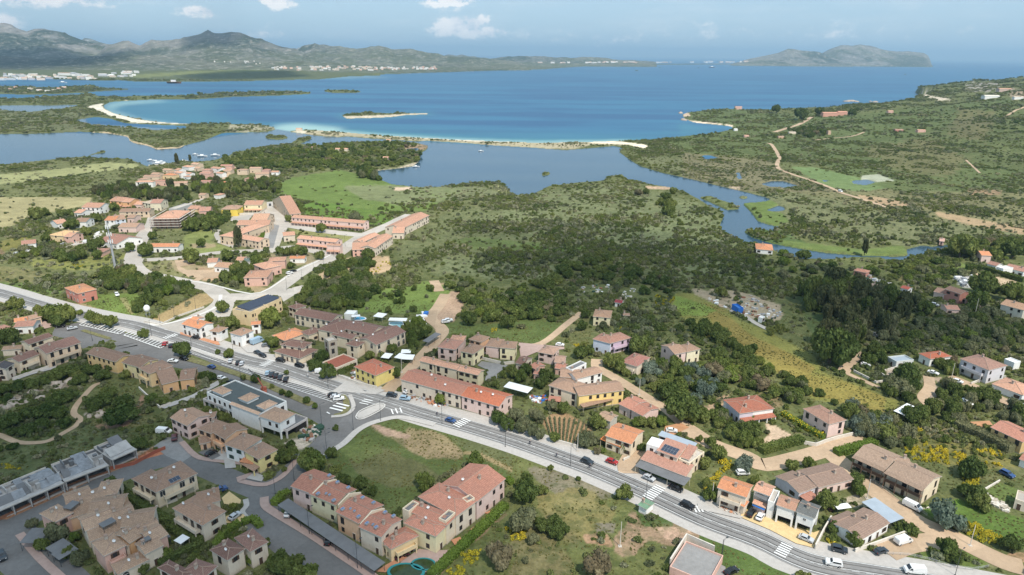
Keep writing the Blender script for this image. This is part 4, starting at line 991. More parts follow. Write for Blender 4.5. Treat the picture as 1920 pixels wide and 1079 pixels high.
  if 'x' in fl or kind == 'c': pass
  else:
   walls_ = [((x0,y0),(1,0),L-2*ov,-n,0.0),((x1,y0),(0,1),D-2*ov,ux,math.pi/2),((x0,y1),(0,-1),D-2*ov,-ux,-math.pi/2)]
   nf = max(1,int(round(h/2.95))); base0 = .0
   for k,(o0,dv,wl,nw,rz) in enumerate(walls_):
    cw = A+ux*o0[0]+n*o0[1]
    if nw.dot(-cw) < 6: continue
    if det == 0 and k: continue
    if wl < 2.6: continue
    sp = {2: 3.0,1: 3.4,0: 5.0}[det] * (1.0 if k == 0 else 1.25); cnt = max(1,int(wl/sp));
    for f_ in range(nf):
     if 'o' in fl and f_ == 0: continue
     zb = f_*(h/nf)
     for c_ in range(cnt):
      if r.random() < wskip*(1 if k == 0 else 1.9): continue
      t_ = wl*(c_+.5)/cnt + r.uniform(-.25,.25)
      px_,py_ = o0[0]+dv[0]*t_,o0[1]+dv[1]*t_
      kk = win; lift = .95
      if f_ == 0 and 'A' in fl: kk = 'a'; lift = .4
      elif 'a' in fl and f_ > 0: kk = 'a'; lift = .5
      elif r.random() < .16 or 'D' in fl: kk = 'd'; lift = .12
      if zb+lift+1.3 > wtop(px_,py_)-.1: continue
      hh = 2.1 if kk in 'd' else 1.3
      if zb+lift+hh > wtop(px_,py_)-.05: continue
      if f_ == 0 and k == 0 and c_ == cnt//2 and det: inst('door',DOOR,root,_loc(loc,da,px_,py_,.02),da+rz)
      else: inst('window',WIN[kk],root,_loc(loc,da,px_,py_,zb+lift),da+rz)
  if 'b' in fl and det:
   m = MB(); bx0,bx1 = (x0+L*.12,x1-L*.12); zb = h/max(1,round(h/2.95)); m.box(bx0,y0-1.5,zb-.18,bx1,y0-.003,zb,0)
   m.box(bx0,y0-1.5,zb+.003,bx1,y0-1.38,zb+.95,0); m.box(bx0,y0-1.375,zb+.003,bx0+.12,y0-.003,zb+.95,0); m.box(bx1-.12,y0-1.375,zb+.003,bx1,y0-.003,zb+.95,0)
   m.box(bx0+.1,y0-1.45,0,bx0+.35,y0-1.2,zb-.183,0); m.box(bx1-.35,y0-1.45,0,bx1-.1,y0-1.2,zb-.183,0); put(m,'balcony',[wm])
  if 'G' in fl and det:    # two storey wooden gallery under the projecting eave
   zb = h/2; dp = 1.7; m = MB(); m.box(x0,y0-dp,zb-.15,x1,y0-.003,zb,0); m.box(x0,y0-dp,zb+.85,x1,y0-dp+.1,zb+.98,0); m.box(x0,y0-dp+.02,zb+.003,x1,y0-dp+.06,zb+.847,1); put(m,'gallery',[M('gallery_wood'),M('shutter_brown')])
   m = MB(); m.slab([(x0-.3,y0-dp-.3,h-sl*(dp+.6)+.12),(x1+.3,y0-dp-.3,h-sl*(dp+.6)+.12),(x1+.3,-.01,h-.01),(x0-.3,-.01,h-.01)],.14,0,0); put(m,'gallery_roof',[rm]); nn = max(2,int(L/3.4)+1)
   for i in range(nn): xx = x0+.15+(x1-x0-.3)*i/(nn-1); m = MB(); m.box(xx-.11,y0-dp-.12,-.1,xx+.11,y0-dp-.003,h-sl*dp-.05,0); put(m,'pillar',[M('gallery_wood')])
  if 'L' in fl and det:    # veranda with a lean-to roof on posts
   m = MB(); zb = 2.75; dp = 2.4; m.slab([(x0,y0-dp,zb-.5),(x1,y0-dp,zb-.5),(x1,y0-.003,zb),(x0,y0-.003,zb)],.13,0,0); put(m,'veranda_roof',[rm])
   m = MB(); nn = max(2,int(L/3.2)+1)
   for i in range(nn): xx = x0+.2+(x1-x0-.4)*i/(nn-1); m.box(xx-.16,y0-dp+.15,-.1,xx+.16,y0-dp+.47,zb-.6,0)
   put(m,'pillar',[wm])
  cor = [A,A+ux*L,A+ux*L+n*D,A+n*D]
  FOOT.append([tuple(float(q_) for q_ in proj(c_.x,c_.y,0.0)) for c_ in [A-ux*.8-n*.8,A+ux*(L+.8)-n*.8,A+ux*(L+.8)+n*(D+.8),A-ux*.8+n*(D+.8)]])
 return root
def _loc(loc,da,x,y,z): return (loc[0]+math.cos(da)*x-math.sin(da)*y,loc[1]+math.sin(da)*x+math.cos(da)*y,z)
# ================================================================ CARS
def car_meshes():
 out = {}
 prof = {
     'hatch': [(-2.0,.35),(-2.05,.75),(-1.9,.98),(-1.6,1.02),(-1.25,1.42),(.25,1.47),(.95,1.0),(1.85,.88),(2.05,.65),(2.05,.35)],
     'saloon': [(-2.2,.35),(-2.25,.8),(-2.1,.98),(-1.5,1.0),(-.95,1.4),(.2,1.43),(.95,.98),(1.95,.86),(2.25,.62),(2.25,.35)],
     'suv': [(-2.1,.4),(-2.18,.9),(-2.05,1.15),(-1.95,1.2),(-1.75,1.66),(.35,1.7),(1.0,1.15),(1.95,1.05),(2.15,.8),(2.15,.4)],
     'van': [(-2.6,.4),(-2.7,1.0),(-2.65,1.9),(-2.5,2.15),(1.2,2.15),(1.95,1.35),(2.5,1.1),(2.65,.8),(2.65,.4)],
     'camper': [(-3.2,.4),(-3.3,1.0),(-3.3,2.6),(-3.1,2.85),(1.7,2.85),(2.3,2.5),(2.2,1.55),(3.0,1.15),(3.2,.85),(3.2,.4)],
     'pickup': [(-2.6,.5),(-2.65,1.0),(-2.6,1.1),(-.85,1.12),(-.75,1.65),(.45,1.7),(1.1,1.15),(2.3,1.05),(2.55,.8),(2.55,.45)]}
 for k,P in prof.items():
  w_ = {'hatch': .86,'saloon': .88,'suv': .93,'van': .98,'camper': 1.1,'pickup': .93}[k]; belt = {'hatch': 1.0,'saloon': .98,'suv': 1.15,'van': 1.3,'camper': 1.55,'pickup': 1.12}[k]; top = max(z for x,z in P)
  def wd(z): return w_ if z <= belt else w_*(1-.16*(z-belt)/max(.1,top-belt))*(1 if k not in ('van','camper') else 1.06) if k not in ('camper',) else w_
  m = MB(); n = len(P)
  Lf = [(x,-wd(z),z) for x,z in P]; Rt = [(x,wd(z),z) for x,z in P]
  m.poly(Lf,0); m.poly(Rt[::-1],0)
  for i in range(n): j_ = (i+1) % n; m.poly([Lf[i],Rt[i],Rt[j_],Lf[j_]],0)
  for s_ in (-1,1):
   m.box(P[-1][0]-.03,s_*w_*.72-.16,.62,P[-1][0]+.015,s_*w_*.72+.16,.78,1); m.box(P[0][0]-.06,s_*w_*.8-.1,.75,P[0][0]+.03,s_*w_*.8+.1,.95,2)
   m.box(.7,s_*(w_+.1)-.08,belt-.02,.85,s_*(w_+.1)+.08,belt+.12,0)
  m.box(P[0][0]-.05,-w_*.9,.33,P[0][0]+.05,w_*.9,.5,3); m.box(P[-1][0]-.05,-w_*.9,.3,P[-1][0]+.04,w_*.9,.46,3)
  body = m.mesh('body',[M('paint_car_white'),M('lamp_clear'),M('lamp_red'),M('tyre')])
  g = MB()
  def lerp(a,b,t_): return tuple(a[i]+(b[i]-a[i])*t_ for i in range(len(a)))
  up = [(x,z) for x,z in P if z > belt+.02] if k not in ('camper',) else []
  if k in ('van','camper'): xs = (1.05,1.7) if k == 'van' else (1.85,2.3); fr = [(2.2 if k == 'van' else 2.75,1.22 if k == 'van' else 1.3)]
  ti = [i for i in range(n) if abs(P[i][1]-top) < .12]; rf,rb = max(P[i][0] for i in ti),min(P[i][0] for i in ti)
  fi = max(i for i in range(n) if P[i][1] > top-.12); f0,f1 = P[fi],P[fi+1]
  a,b = lerp(f0,f1,.12),lerp(f0,f1,.92); o_ = .012
  g.poly([(a[0]+o_,-wd(a[1])*.93,a[1]+o_),(b[0]+o_,-wd(b[1])*.93,b[1]+o_),(b[0]+o_,wd(b[1])*.93,b[1]+o_),(a[0]+o_,wd(a[1])*.93,a[1]+o_)])
  if k not in ('van','camper'):
   ri = min(i for i in range(n) if P[i][1] > top-.12); r0,r1 = P[ri],P[ri-1]; a,b = lerp(r0,r1,.12),lerp(r0,r1,.9)
   g.poly([(a[0]-o_,-wd(a[1])*.92,a[1]+o_),(a[0]-o_,wd(a[1])*.92,a[1]+o_),(b[0]-o_,wd(b[1])*.92,b[1]+o_),(b[0]-o_,-wd(b[1])*.92,b[1]+o_)])
   bx = [(r1[0]+.25,belt+.03),(r0[0]+.15,top-.09),(f0[0]-.1,top-.09),(f1[0]-.3,belt+.03)]
  else: bx = [(.9,belt+.05),(.9,belt+.55),(1.35 if k == 'van' else 1.9,belt+.55),(1.8 if k == 'van' else 2.1,belt+.05)]
  for s_ in (-1,1):
   q = [(x,s_*(wd(z)+.012),z) for x,z in bx]; g.poly(q if s_ < 0 else q[::-1]); g.poly(q[::-1] if s_ < 0 else q)
  glass = g.mesh('window',M('glass_dark'))
  out[k] = (body,glass,[( P[-1][0]-.75,w_),(P[0][0]+.75,w_)])
 m = MB(); m.bar((0,-.1,0),(0,.1,0),.33,0,12); m.bar((0,-.11,0),(0,.11,0),.18,1,8)
 return out,m.mesh('wheel',[M('tyre'),M('hubcap')])
PAINTS = {'white': (.75,.75,.74),'black': (.012,.012,.014),'grey': (.16,.17,.18),'silver': (.48,.50,.52),'blue': (.03,.075,.20),'red': (.35,.02,.02),'dark': (.03,.04,.05),'brown': (.10,.03,.03),'lightblue': (.30,.42,.52)}
for k_,c_ in PAINTS.items(): plain('paint_car_'+k_,c_,.28,.6,.03,2)
CARS,WHEEL = car_meshes()
NAMES_C = {'van': 'van','camper': 'camper_van','pickup': 'pickup_truck'}
WORDS_C = {'hatch': 'hatchback','saloon': 'saloon car','suv': 'tall estate car','van': 'panel van','camper': 'camper van','pickup': 'pickup truck'}
def car(s,colour,kind,where,head=None,group=None,z=0.0):
 """s: 'tile x,y' of the middle; head: pixel direction the bonnet points, in the photo"""
 (u,v),= PL(s)[:1]; p = hit(u,v) ; hx,hy = head or (1,.35); q = G(u+hx*3,v+hy*3); p2 = G(u,v); a = math.atan2(q[1]-p2[1],q[0]-p2[0])
 body,glass,ax = CARS[kind]
 o = empty(NAMES_C.get(kind,'car'),(p[0],p[1],p[2]+LIFT[0]),a)
 pn = {'dark': 'dark','lightblue': 'pale blue','grey': 'dark grey'}.get(colour,colour); tag(o,pn+' '+WORDS_C[kind]+' '+where,NAMES_C.get(kind,'car').replace('_',' '),group or 'cars and vans of the village')
 b = inst('body',body,o); b.material_slots[0].link = 'OBJECT'; b.material_slots[0].material = M('paint_car_'+colour)
 inst('window',glass,o)
 for (x,w_) in ax:
  for s_ in (-1,1): inst('wheel',WHEEL,o,(x,s_*(w_-.08),.33))
 return o
# ================================================================ STREET LAMPS AND POLES
def lamp_post(u,v,label,h=8.5,mat='metal_dark',arm=1.2,ang=1.2):
 p = G(u,v); o = empty('street_lamp',(p[0],p[1],0),ang); tag(o,label,'street lamp','street lamps')
 m = MB(); m.bar((0,0,-.2),(0,0,h),.09,0,6,.05); m.box(-.2,-.2,0,.2,.2,.12,0); m.build('pole',M(mat),o)
 m = MB(); m.bar((0,0,h-.1),(arm,0,h+.15),.04,0,5); m.box(arm-.1,-.13,h+.1,arm+.6,.13,h+.22,0); m.build('lamp_head',M(mat),o); return o
# ================================================================ WALLS, FENCES, HEDGES
def wall_line(s,h=1.1,th=.25,mat='fascia',label=None,cat='wall',name='garden_wall',group=None,z0=-.1):
 P = world(s); L = offset_line(P,th/2); R_ = offset_line(P,-th/2); m = MB()
 for i in range(len(P)-1): m.slab([(R_[i].x,R_[i].y,h),(R_[i+1].x,R_[i+1].y,h),(L[i+1].x,L[i+1].y,h),(L[i].x,L[i].y,h)],h-z0)
 L = offset_line(P,th/2+.05); R_ = offset_line(P,-th/2-.05)
 for i in range(len(P)-1): m.slab([(R_[i].x,R_[i].y,h+.08),(R_[i+1].x,R_[i+1].y,h+.08),(L[i+1].x,L[i+1].y,h+.08),(L[i].x,L[i].y,h+.08)],.075,0)
 return tag(m.build(name,M(mat)),label,cat,group)
def rail_line(s,h=1.0,label=None,mat='metal_grey',sp=1.5,cat='fence',name='fence',group=None):
 P = world(s); root = empty(name,(P[0].x,P[0].y,0)); tag(root,label,cat,group); m = MB(); q = MB()
 m.bar((0,0,-.1),(0,0,h),.035,0); pm = m.mesh('post',M(mat))
 for a,b in zip(P[:-1],P[1:]):
  a = a-P[0]; b = b-P[0]
  for z in (.45,.75,h): q.bar((a.x,a.y,z),(b.x,b.y,z),.03,0)
  n = max(1,int((b-a).length/sp))
  for i in range(n): c = a+(b-a)*i/n; inst('post',pm,root,(c.x,c.y,0))
 q.build('rail',M(mat),root); return root
def hedge(s,w_,h,label,mat='hedge_green',group=None,z0=0,flowers=None,name='hedge'):
 C = resample(world(s),3); r = np.random.default_rng(len(label)*7+int(w_*10)); V_ = [];
 m = MB(); L = offset_line(C,w_*.42); R_ = offset_line(C,-w_*.42)
 for i in range(len(C)-1): m.slab([(R_[i].x,R_[i].y,h*.9),(R_[i+1].x,R_[i+1].y,h*.9),(L[i+1].x,L[i+1].y,h*.9),(L[i].x,L[i].y,h*.9)],h*.9+.1)
 for a,b in zip(C[:-1],C[1:]):
  d = (b-a); ln = d.length; n = int(ln*(w_+2*h)*9); t_ = d.normalized() if ln > 0 else Vector((1,0)); nn = Vector((-t_.y,t_.x))
  for k in range(n):
   f = r.random(); per = r.random()*(w_+2*h);
   if per < h: off,z = -w_/2,per
   elif per < h+w_: off,z = per-h-w_/2,h
   else: off,z = w_/2,per-h-w_
   wob = 1+.18*(vnoise(np.array(a.x*.8+f*ln),np.array(off*2.),3)-.5)
   c = Vector((a.x+d.x*f+nn.x*off*wob,a.y+d.y*f+nn.y*off*wob,z*float(wob)+r.normal()*.05)); s_ = r.uniform(.1,.22); e1 = Vector(r.normal(size=3)).normalized()*s_; e2 = e1.cross(Vector(r.normal(size=3))).normalized()*s_
   m.poly([c-e1-e2,c+e1-e2,c+e1+e2,c-e1+e2],1 if flowers and r.random() < .35 else 0)
 P_ = [proj(p.x,p.y,0.0) for p in offset_line(C,w_/2+.5)+offset_line(C,-w_/2-.5)[::-1]]; FOOT.append([(float(a),float(b)) for a,b in P_])
 return tag(m.build(name,[M(mat),M(flowers or mat)]),label,'hedge',group)
# ================================================================ ROADS
MAIN = "z -260,480 -150,510 0,549 51,564.5 122,584 204,601 260,612 370,646 456,674 515,687 580,709 640,729 735,758 792,776 881,801 950,822 995,837 1061,861 1110,879 1208,921 1320,973 1421,1011 1492,1045 1549,1063 1650,1080 1760,1098 1950,1135 2200,1190"
ribbon('pavement',MAIN,17.5,'paving',off=.9,th=.0)
patch('car_park',"q 640,335 730,318 1130,400 1160,420 p 560,560 880,640 1569,870 n 290,380 430,440 470,520 440,570 290,592 0,432 d 1390,520 1050,335 720,222 500,112 300,30 q 1569,640 1180,520 1000,470 860,520 740,490 480,420 500,380",'asphalt')
patch('road',"q 500,375 640,345 800,390 1010,468 1000,490 860,530 760,560 700,500 480,440",'asphalt')
ribbon('road',"q 1120,480 1180,520 p 0,560 300,655 760,745 d 800,262 1150,430 1400,540 n 330,650",9.0,'asphalt')
patch('road',"n 430,390 560,395 700,450 900,520 1300,620 1150,615 900,600 760,628 640,660 500,738 380,850 250,720 180,640 300,560 440,570 480,520 460,440",'asphalt')
ribbon('road',"n 400,620 330,740 250,850 100,985 b 1250,120 1150,230 1000,320 900,420 950,560 1100,690 1300,850 1560,1050 1750,1200 1900,1330",10.5,'asphalt')
ribbon('road',"b 1000,330 700,210 300,50 P 820,500 560,595 330,705 120,800 -60,880 -400,1000",8.5,'asphalt')
ribbon('road',"P -200,870 20,880 110,960 300,1130 450,1290",13.0,'asphalt')
patch('road',"d -60,870 60,790 180,760 240,850 330,930 200,1020 60,960",'asphalt_light')
ribbon('asphalt_carriageway',MAIN,8.4,'asphalt_light')
tag(bpy.data.objects['asphalt_carriageway'],kind='structure'); bpy.data.objects['asphalt_carriageway'].name = 'road.main'; bpy.data.objects['road.main'].name = 'road'
ribbon('street',"p 410,395 640,265 800,190 880,110 D 1235,640 1180,600 1080,575 900,540 790,510 745,450 770,370 810,300 855,245 870,200",10.5,'concrete_pale')
ribbon('street',"D 780,445 1000,432 1200,405 1330,395 1500,388",8.0,'concrete_pale')
ribbon('street',"D 1490,395 1530,310 1565,240 1550,170 1535,115",16.0,'concrete_pale')
ribbon('street',"D 1280,650 1500,635 1700,505 1880,420 E 100,320 280,240 330,215 390,188",11.0,'concrete_pale')
ribbon('street',"x 720,290 800,310 1100,360 1560,410 1620,420",11.0,'concrete_pale')
ribbon('street',"x 640,560 800,510 1100,560 1200,590",9.0,'concrete_pale')
patch('square',"D 1120,590 1240,640 1420,630 1560,620 1700,585 1720,600 1590,680 1560,640 1330,660 1290,760 1170,770 1060,830 1000,850 900,815 1140,730 1215,690 1215,640",'concrete_pale')
patch('square',"x 590,95 710,95 750,190 600,200",'concrete_pale')
patch('asphalt_patch',"x 640,295 705,310 650,520 580,515",'asphalt_light')
bpy.data.objects['asphalt_patch'].name = 'road.patch'
patch('yard',"D 980,445 1050,440 1100,470 1010,480 1050,500 1240,500 1260,520 1200,545 1060,540 1000,500",'earth_track')
patch('yard',"w 1140,680 1210,640 1480,600 1480,650 1320,680 1300,710 1140,710",'concrete_pale')
patch('yard',"w 985,840 1010,790 1050,790 1030,840 1170,920 1160,960 1020,910",'concrete_pale')
patch('path',"w 700,570 820,520 890,495 900,505 830,540 720,585",'concrete_pale')
patch('yard',"v 680,470 860,455 880,500 1040,520 1080,510 1120,420 1150,430 1100,520 860,490 600,510",'concrete_pale')
for s,w_ in (("j 1000,690 1040,680 1250,850 k 280,960 450,1040 750,980 1000,910 1250,830 1350,800",8.5),("k 1060,930 S 480,600 i 330,400 600,590 900,720 1200,870 1400,960 1577,1010",8.5),("i 950,740 700,770 500,800 300,870",8.0),
   ("r 470,-40 400,80 330,180 440,290 370,400 230,560 120,680 n 900,280 800,370 720,380",7.5),("s 640,130 500,240 280,410 60,440",4.5),("s 780,560 790,640 930,720 1170,870 1380,1000 j 850,545 1000,680",6.0),
   ("D 1240,480 1100,560",5.0),("E 520,560 550,620",7),("l -60,200 100,270 230,330",3.0),("F 1000,960 930,1030 900,1079",6.0),("l 690,230 700,330 640,420 700,500",5.0),("l 880,230 1150,340 1569,540",6.5),("w 1080,330 1110,280 1190,210",6.0),("w 150,400 300,385 560,380",7.0),("j 560,900 480,1040 g 700,90 690,140",8.0)):
 ribbon('path',s,w_,'earth_track')
ribbon('path',"c 960,285 870,310 780,400 700,500 680,570 735,620 700,680 600,740 450,820 300,840 150,830 0,770 -200,720",2.6,'earth_track')
ribbon('path',"t 830,210 930,240 1050,320 1175,385",3.0,'concrete_pale')
for s,w_ in (("C 735,655 700,675 655,700 600,718 515,745",11),("C 478,806 500,815 530,860 543,890 530,925 540,950 572,966 640,990 700,1010 800,1045 F 860,52 900,70 1000,100 1150,150",6),("C 740,790 830,780 950,768 1020,745",5),("C 1790,668 1850,635 1918,605",6),("C 1590,900 1670,975",3)):
 ribbon('path',s,w_,'earth_track',hill=True,sm=3)
patch('traffic_island',"n 530,595 560,560 640,520 740,485 790,492 770,520 700,560 600,612 545,615",'paving',z=LIFT[0]+.12,th=.15)
ribbon('kerb',"n 525,600 556,553 640,512 742,478 795,492 770,528 705,568 600,618 540,622 525,600",.35,'kerb_stone',z=LIFT[0]+.14,th=.15,sm=2)
ribbon('pavement',"n 470,400 505,500 470,560 400,590 300,600",1.6,'paving',z=LIFT[0]+.1,th=.12)
ribbon('pavement',"n 1250,672 1000,612 880,606 760,632 640,670 530,735 420,840 330,900 250,960",2.6,'paving',sm=4)
ribbon('pavement',"b 1290,-20 1150,150 1020,230 930,245 830,230 740,190 d 960,1060 500,1000 330,960 200,830",2.0,'paving_pink',sm=3)
ribbon('pavement',"e -120,360 -110,440 0,520 300,700 600,900 780,1020 900,1110",2.6,'paving_pink',sm=3)
ribbon('pavement',"b 790,380 800,440 760,500 820,570",1.6,'paving',sm=3)
ribbon('pavement',"P 100,870 200,990 330,1110",2.2,'paving_pink',sm=3)
ribbon('pavement',"D 1240,640 1225,700 1100,760 900,810 840,800",2.0,'kerb_stone',sm=3)
ribbon('pavement',"x -120,820 0,840 180,880 440,940 620,890 840,740 1060,640 1180,580",1.4,'kerb_stone',sm=2)
def strip_lines(C,w_,off,name='road_marking',dash=None,z=None):
 global _lz
 m = MB(); L = offset_line(C,off+w_/2); R_ = offset_line(C,off-w_/2); zz = LIFT[0]+.03; acc = 0
 for i in range(len(C)-1):
  d = (C[i+1]-C[i]).length
  if not dash: m.poly([(R_[i].x,R_[i].y,zz),(R_[i+1].x,R_[i+1].y,zz),(L[i+1].x,L[i+1].y,zz),(L[i].x,L[i].y,zz)])
  else:
   n = max(1,int(d/(2*dash)))
   for k in range(n):
    a,b = k/n,(k+.55)/n; q = [R_[i].lerp(R_[i+1],a),R_[i].lerp(R_[i+1],b),L[i].lerp(L[i+1],b),L[i].lerp(L[i+1],a)]; m.poly([(p.x,p.y,zz) for p in q])
 return tag(m.build(name,M('paint_white')),kind='structure')
CM = resample(world(MAIN),4)
ribbon('verge',"p 540,655 760,715 d 500,125 720,208 900,272 1050,338 1200,402 1400,488",3.4,'verge',clear=False); ribbon('verge',"q 760,392 880,430 1010,470",2.2,'verge',clear=False); ribbon('pavement',"p 440,515 870,655 1200,770 1480,855 n 120,325 300,398 400,440",2.4,'paving'); ribbon('verge',"n 400,400 440,470 420,560 330,590",2.4,'verge')
for of_ in (.95,2.7,-.95,-2.7):
 tw_ = strip_lines(CM,.55,of_,'road_wear'); tw_.location.z = -.018; tw_.data.materials[0] = M('asphalt_tyre')
strip_lines(CM,.18,3.6); strip_lines(CM,.18,-3.6); strip_lines(CM,.13,.17); strip_lines(CM,.13,-.17,dash=4)
_z = [LIFT[0]+.034]
def zebra(a,b,ln=3.6,wd=.5,gap=1.0):
 P = world(a+' '+b); A,B = P; d = (B-A); L = d.length; t_ = d/L; n = Vector((-t_.y,t_.x)); m = MB(); k = int(L/gap)
 for i in range(k):
  c = A+t_*(i+.5)*L/k; q = [c-t_*wd/2-n*ln/2,c+t_*wd/2-n*ln/2,c+t_*wd/2+n*ln/2,c-t_*wd/2+n*ln/2]; m.poly([(p.x,p.y,_z[0]) for p in q])
 _z[0] += .003; tag(m.build('zebra_crossing',M('paint_white')),kind='structure')
zebra('g 850,375','g 985,262'); zebra('h 695,905','h 770,800',3.2); zebra('g 1280,475','g 1370,470',3,.5,.9); zebra('m 165,690','m 280,625'); zebra('p 1230,725','p 1330,670'); zebra('p 330,470','p 450,430',3.5)
zebra('n 330,545','n 420,480',6,.9,1.9); zebra('n 590,490','n 650,440',4,.5,1.5); zebra('n 840,560','n 960,540',4,.5,1.6); zebra('n 255,575','n 290,560',2)
def stalls(a,b,depth,n,side=1,skew=.25,w_=.14):
 P = world(a+' '+b); A,B = P; d = B-A; L = d.length; t_ = d/L; nn = Vector((-t_.y,t_.x))*side; m = MB(); zz = _z[0]; _z[0] += .003
 def seg(p,q,wd):
  e = (q-p).normalized(); f = Vector((-e.y,e.x))*wd/2; m.poly([(x.x,x.y,zz) for x in ((p-f),(q-f),(q+f),(p+f))][::1])
 for i in range(n+1): p = A+t_*L*i/n; seg(p,p+nn*depth+t_*depth*skew,w_)
 for k in (0,): seg(A,B,w_)
 o = m.build('parking_marking',M('paint_white')); tag(o,kind='structure')
 for poly_ in o.data.polygons: pass
 return o
stalls('p 860,705','n 320,470',5.0,34,1,.35,.24); stalls('p 490,575','p 850,690',4.8,14,1,.35,.24); stalls('q 730,345','q 1100,430',4.6,13,1,-.3,.5); stalls('q 1140,440','p 300,560',4.6,12,1,-.3,.5)
# ================================================================ YARDS
patch('parking_forecourt',"h 370,470 640,560 1010,690 1100,660 1010,830 850,790 600,660 330,545",'forecourt_yellow')
patch('parking_forecourt',"b 570,370 640,310 750,390 740,430 600,440",'forecourt_yellow'); patch('parking_forecourt',"b 610,540 700,510 770,520 820,570 700,610 600,600",'forecourt_yellow')
patch('paved_terrace',"f 340,860 230,840 60,960 0,1050 -60,1200 200,1130 380,980 500,850",'paving_pink')
for s in ("f 520,760 600,730 680,780 560,810","f 700,660 800,590 850,530 870,545 840,600 720,700","f 830,510 960,450 1000,420 1030,440 940,540","e 900,1050 1160,900 1200,920 1000,1060"): patch('paved_terrace',s,'terracotta_paving')
patch('paved_terrace',"o 60,280 0,420" if False else "o 640,1000 830,860 900,870 1000,960 1130,930 1190,945 1100,985 800,960",'paving')
patch('yard',"d 590,1000 480,990 560,900 620,880 680,960 700,1070 600,1079",'paving'); patch('yard',"d 350,930 480,890 560,960 480,1000",'asphalt')
patch('yard',"b 800,190 870,130 970,170 940,220",'paving')
patch('yard',"h -60,420 60,460 370,545 330,560 60,500 -60,470",'paving')
patch('yard',"r 760,620 800,580 1040,620 940,700 940,740 830,760 850,660",'asphalt_light')
patch('yard',"r 1140,410 1560,450 1560,470 1300,500 1160,560",'paving_pink')
patch('yard',"p 1030,540 1150,470 1300,540 1310,600 1100,600",'paving')
patch('yard',"p 480,410 830,500 850,530 820,530 480,430",'terracotta_paving')
patch('yard',"q 310,380 380,300 500,340 480,365 330,400",'paving_pink')
patch('yard',"g 1120,990 1220,820 1577,1010 1577,1300 1100,1300",'asphalt_light')
patch('yard',"j 820,690 960,660 1040,700 900,770 800,760" ,'earth_red'); patch('yard',"q 110,830 250,790 500,710 540,740 300,800 130,860",'concrete_raw'); patch('path',"d 0,510 300,400 530,270 560,300 300,440 40,530",'concrete_raw')
patch('vegetable_plot',"l 1070,650 1250,640 1280,680 1130,700",'earth_red')
def pool(s,label,mat,rim='sheet_white',h=.25):
 P = world(s); c = sum(P,Vector((0,0)))/len(P); root = empty('swimming_pool',(c.x,c.y,0)); tag(root,label,'swimming pool'); n = len(P)
 m = MB(); Q = [p-c for p in P]; m.poly([(p.x,p.y,.12) for p in Q]); root.location.z = LIFT[0]; m.build('pool_water',M(mat),root)
 m = MB()
 for i in range(n): a,b = Q[i-1],Q[i]; m.poly([(a.x,a.y,h),(b.x,b.y,h),(b.x*1.18,b.y*1.18,h),(a.x*1.18,a.y*1.18,h)]); m.poly([(a.x*1.18,a.y*1.18,h),(b.x*1.18,b.y*1.18,h),(b.x*1.18,b.y*1.18,-.1),(a.x*1.18,a.y*1.18,-.1)]); m.poly([(a.x,a.y,.1),(b.x,b.y,.1),(b.x,b.y,h),(a.x,a.y,h)])
 m.build('pool_rim',M(rim),root); return root
plain('pool_blue',(.03,.30,.50),.1,.5,.1); plain('pool_green',(.03,.05,.015),.15,.5,.3,1); plain('pool_pale',(.22,.42,.45),.1,.5,.1); plain('pool_teal',(.03,.22,.23),.5,.4,.15,1)
def blob(t_,cx,cy_,rx,ry,n=20,a0=0): return t_+' '+' '.join('%.1f,%.1f' % (cx+rx*math.cos(a0+6.2832*k/n),cy_-ry*math.sin(a0+6.2832*k/n)) for k in range(n))
pool(blob('o',940,290,65,15),'bright blue kidney shaped swimming pool behind the brown roofed hotel','pool_blue')
pool("o 1235,325 1340,320 1350,345 1325,375 1230,345",'pale turquoise rectangular pool on the white terrace behind the hotel','pool_pale')
pool(blob('w',1345,838,55,12),'green oval pool in the courtyard of the horseshoe building','pool_green')
pool(blob('e',1350,990,100,50),'small round green pond with teal rim beside the pink terrace complex','pool_green','pool_teal')
pool(blob('e',1190,1060,150,70),'large green pond with teal rim at the foot of the pink terrace complex','pool_green','pool_teal')
# ================================================================ BUILDING COLOURS
CR_=(.70,.60,.48); CRM=(.75,.63,.47); YE=(.74,.57,.34); YB=(.80,.60,.12); OR_=(.70,.42,.22); PK=(.66,.42,.34); PKL=(.72,.54,.48); WH=(.80,.79,.76); LAV=(.60,.56,.62); PEA=(.76,.48,.30); GRW=(.45,.44,.43); BRK=(.52,.25,.20); TANW=(.66,.52,.38)
RBR=(.26,.17,.125); RRD=(.47,.22,.155); ROR=(.62,.27,.14); RPK=(.44,.235,.175); RTN=(.39,.25,.175); RGB=(.43,.29,.20); RDK=(.25,.145,.115); RLT=(.54,.36,.25); RTC=(.56,.315,.215)
B = building
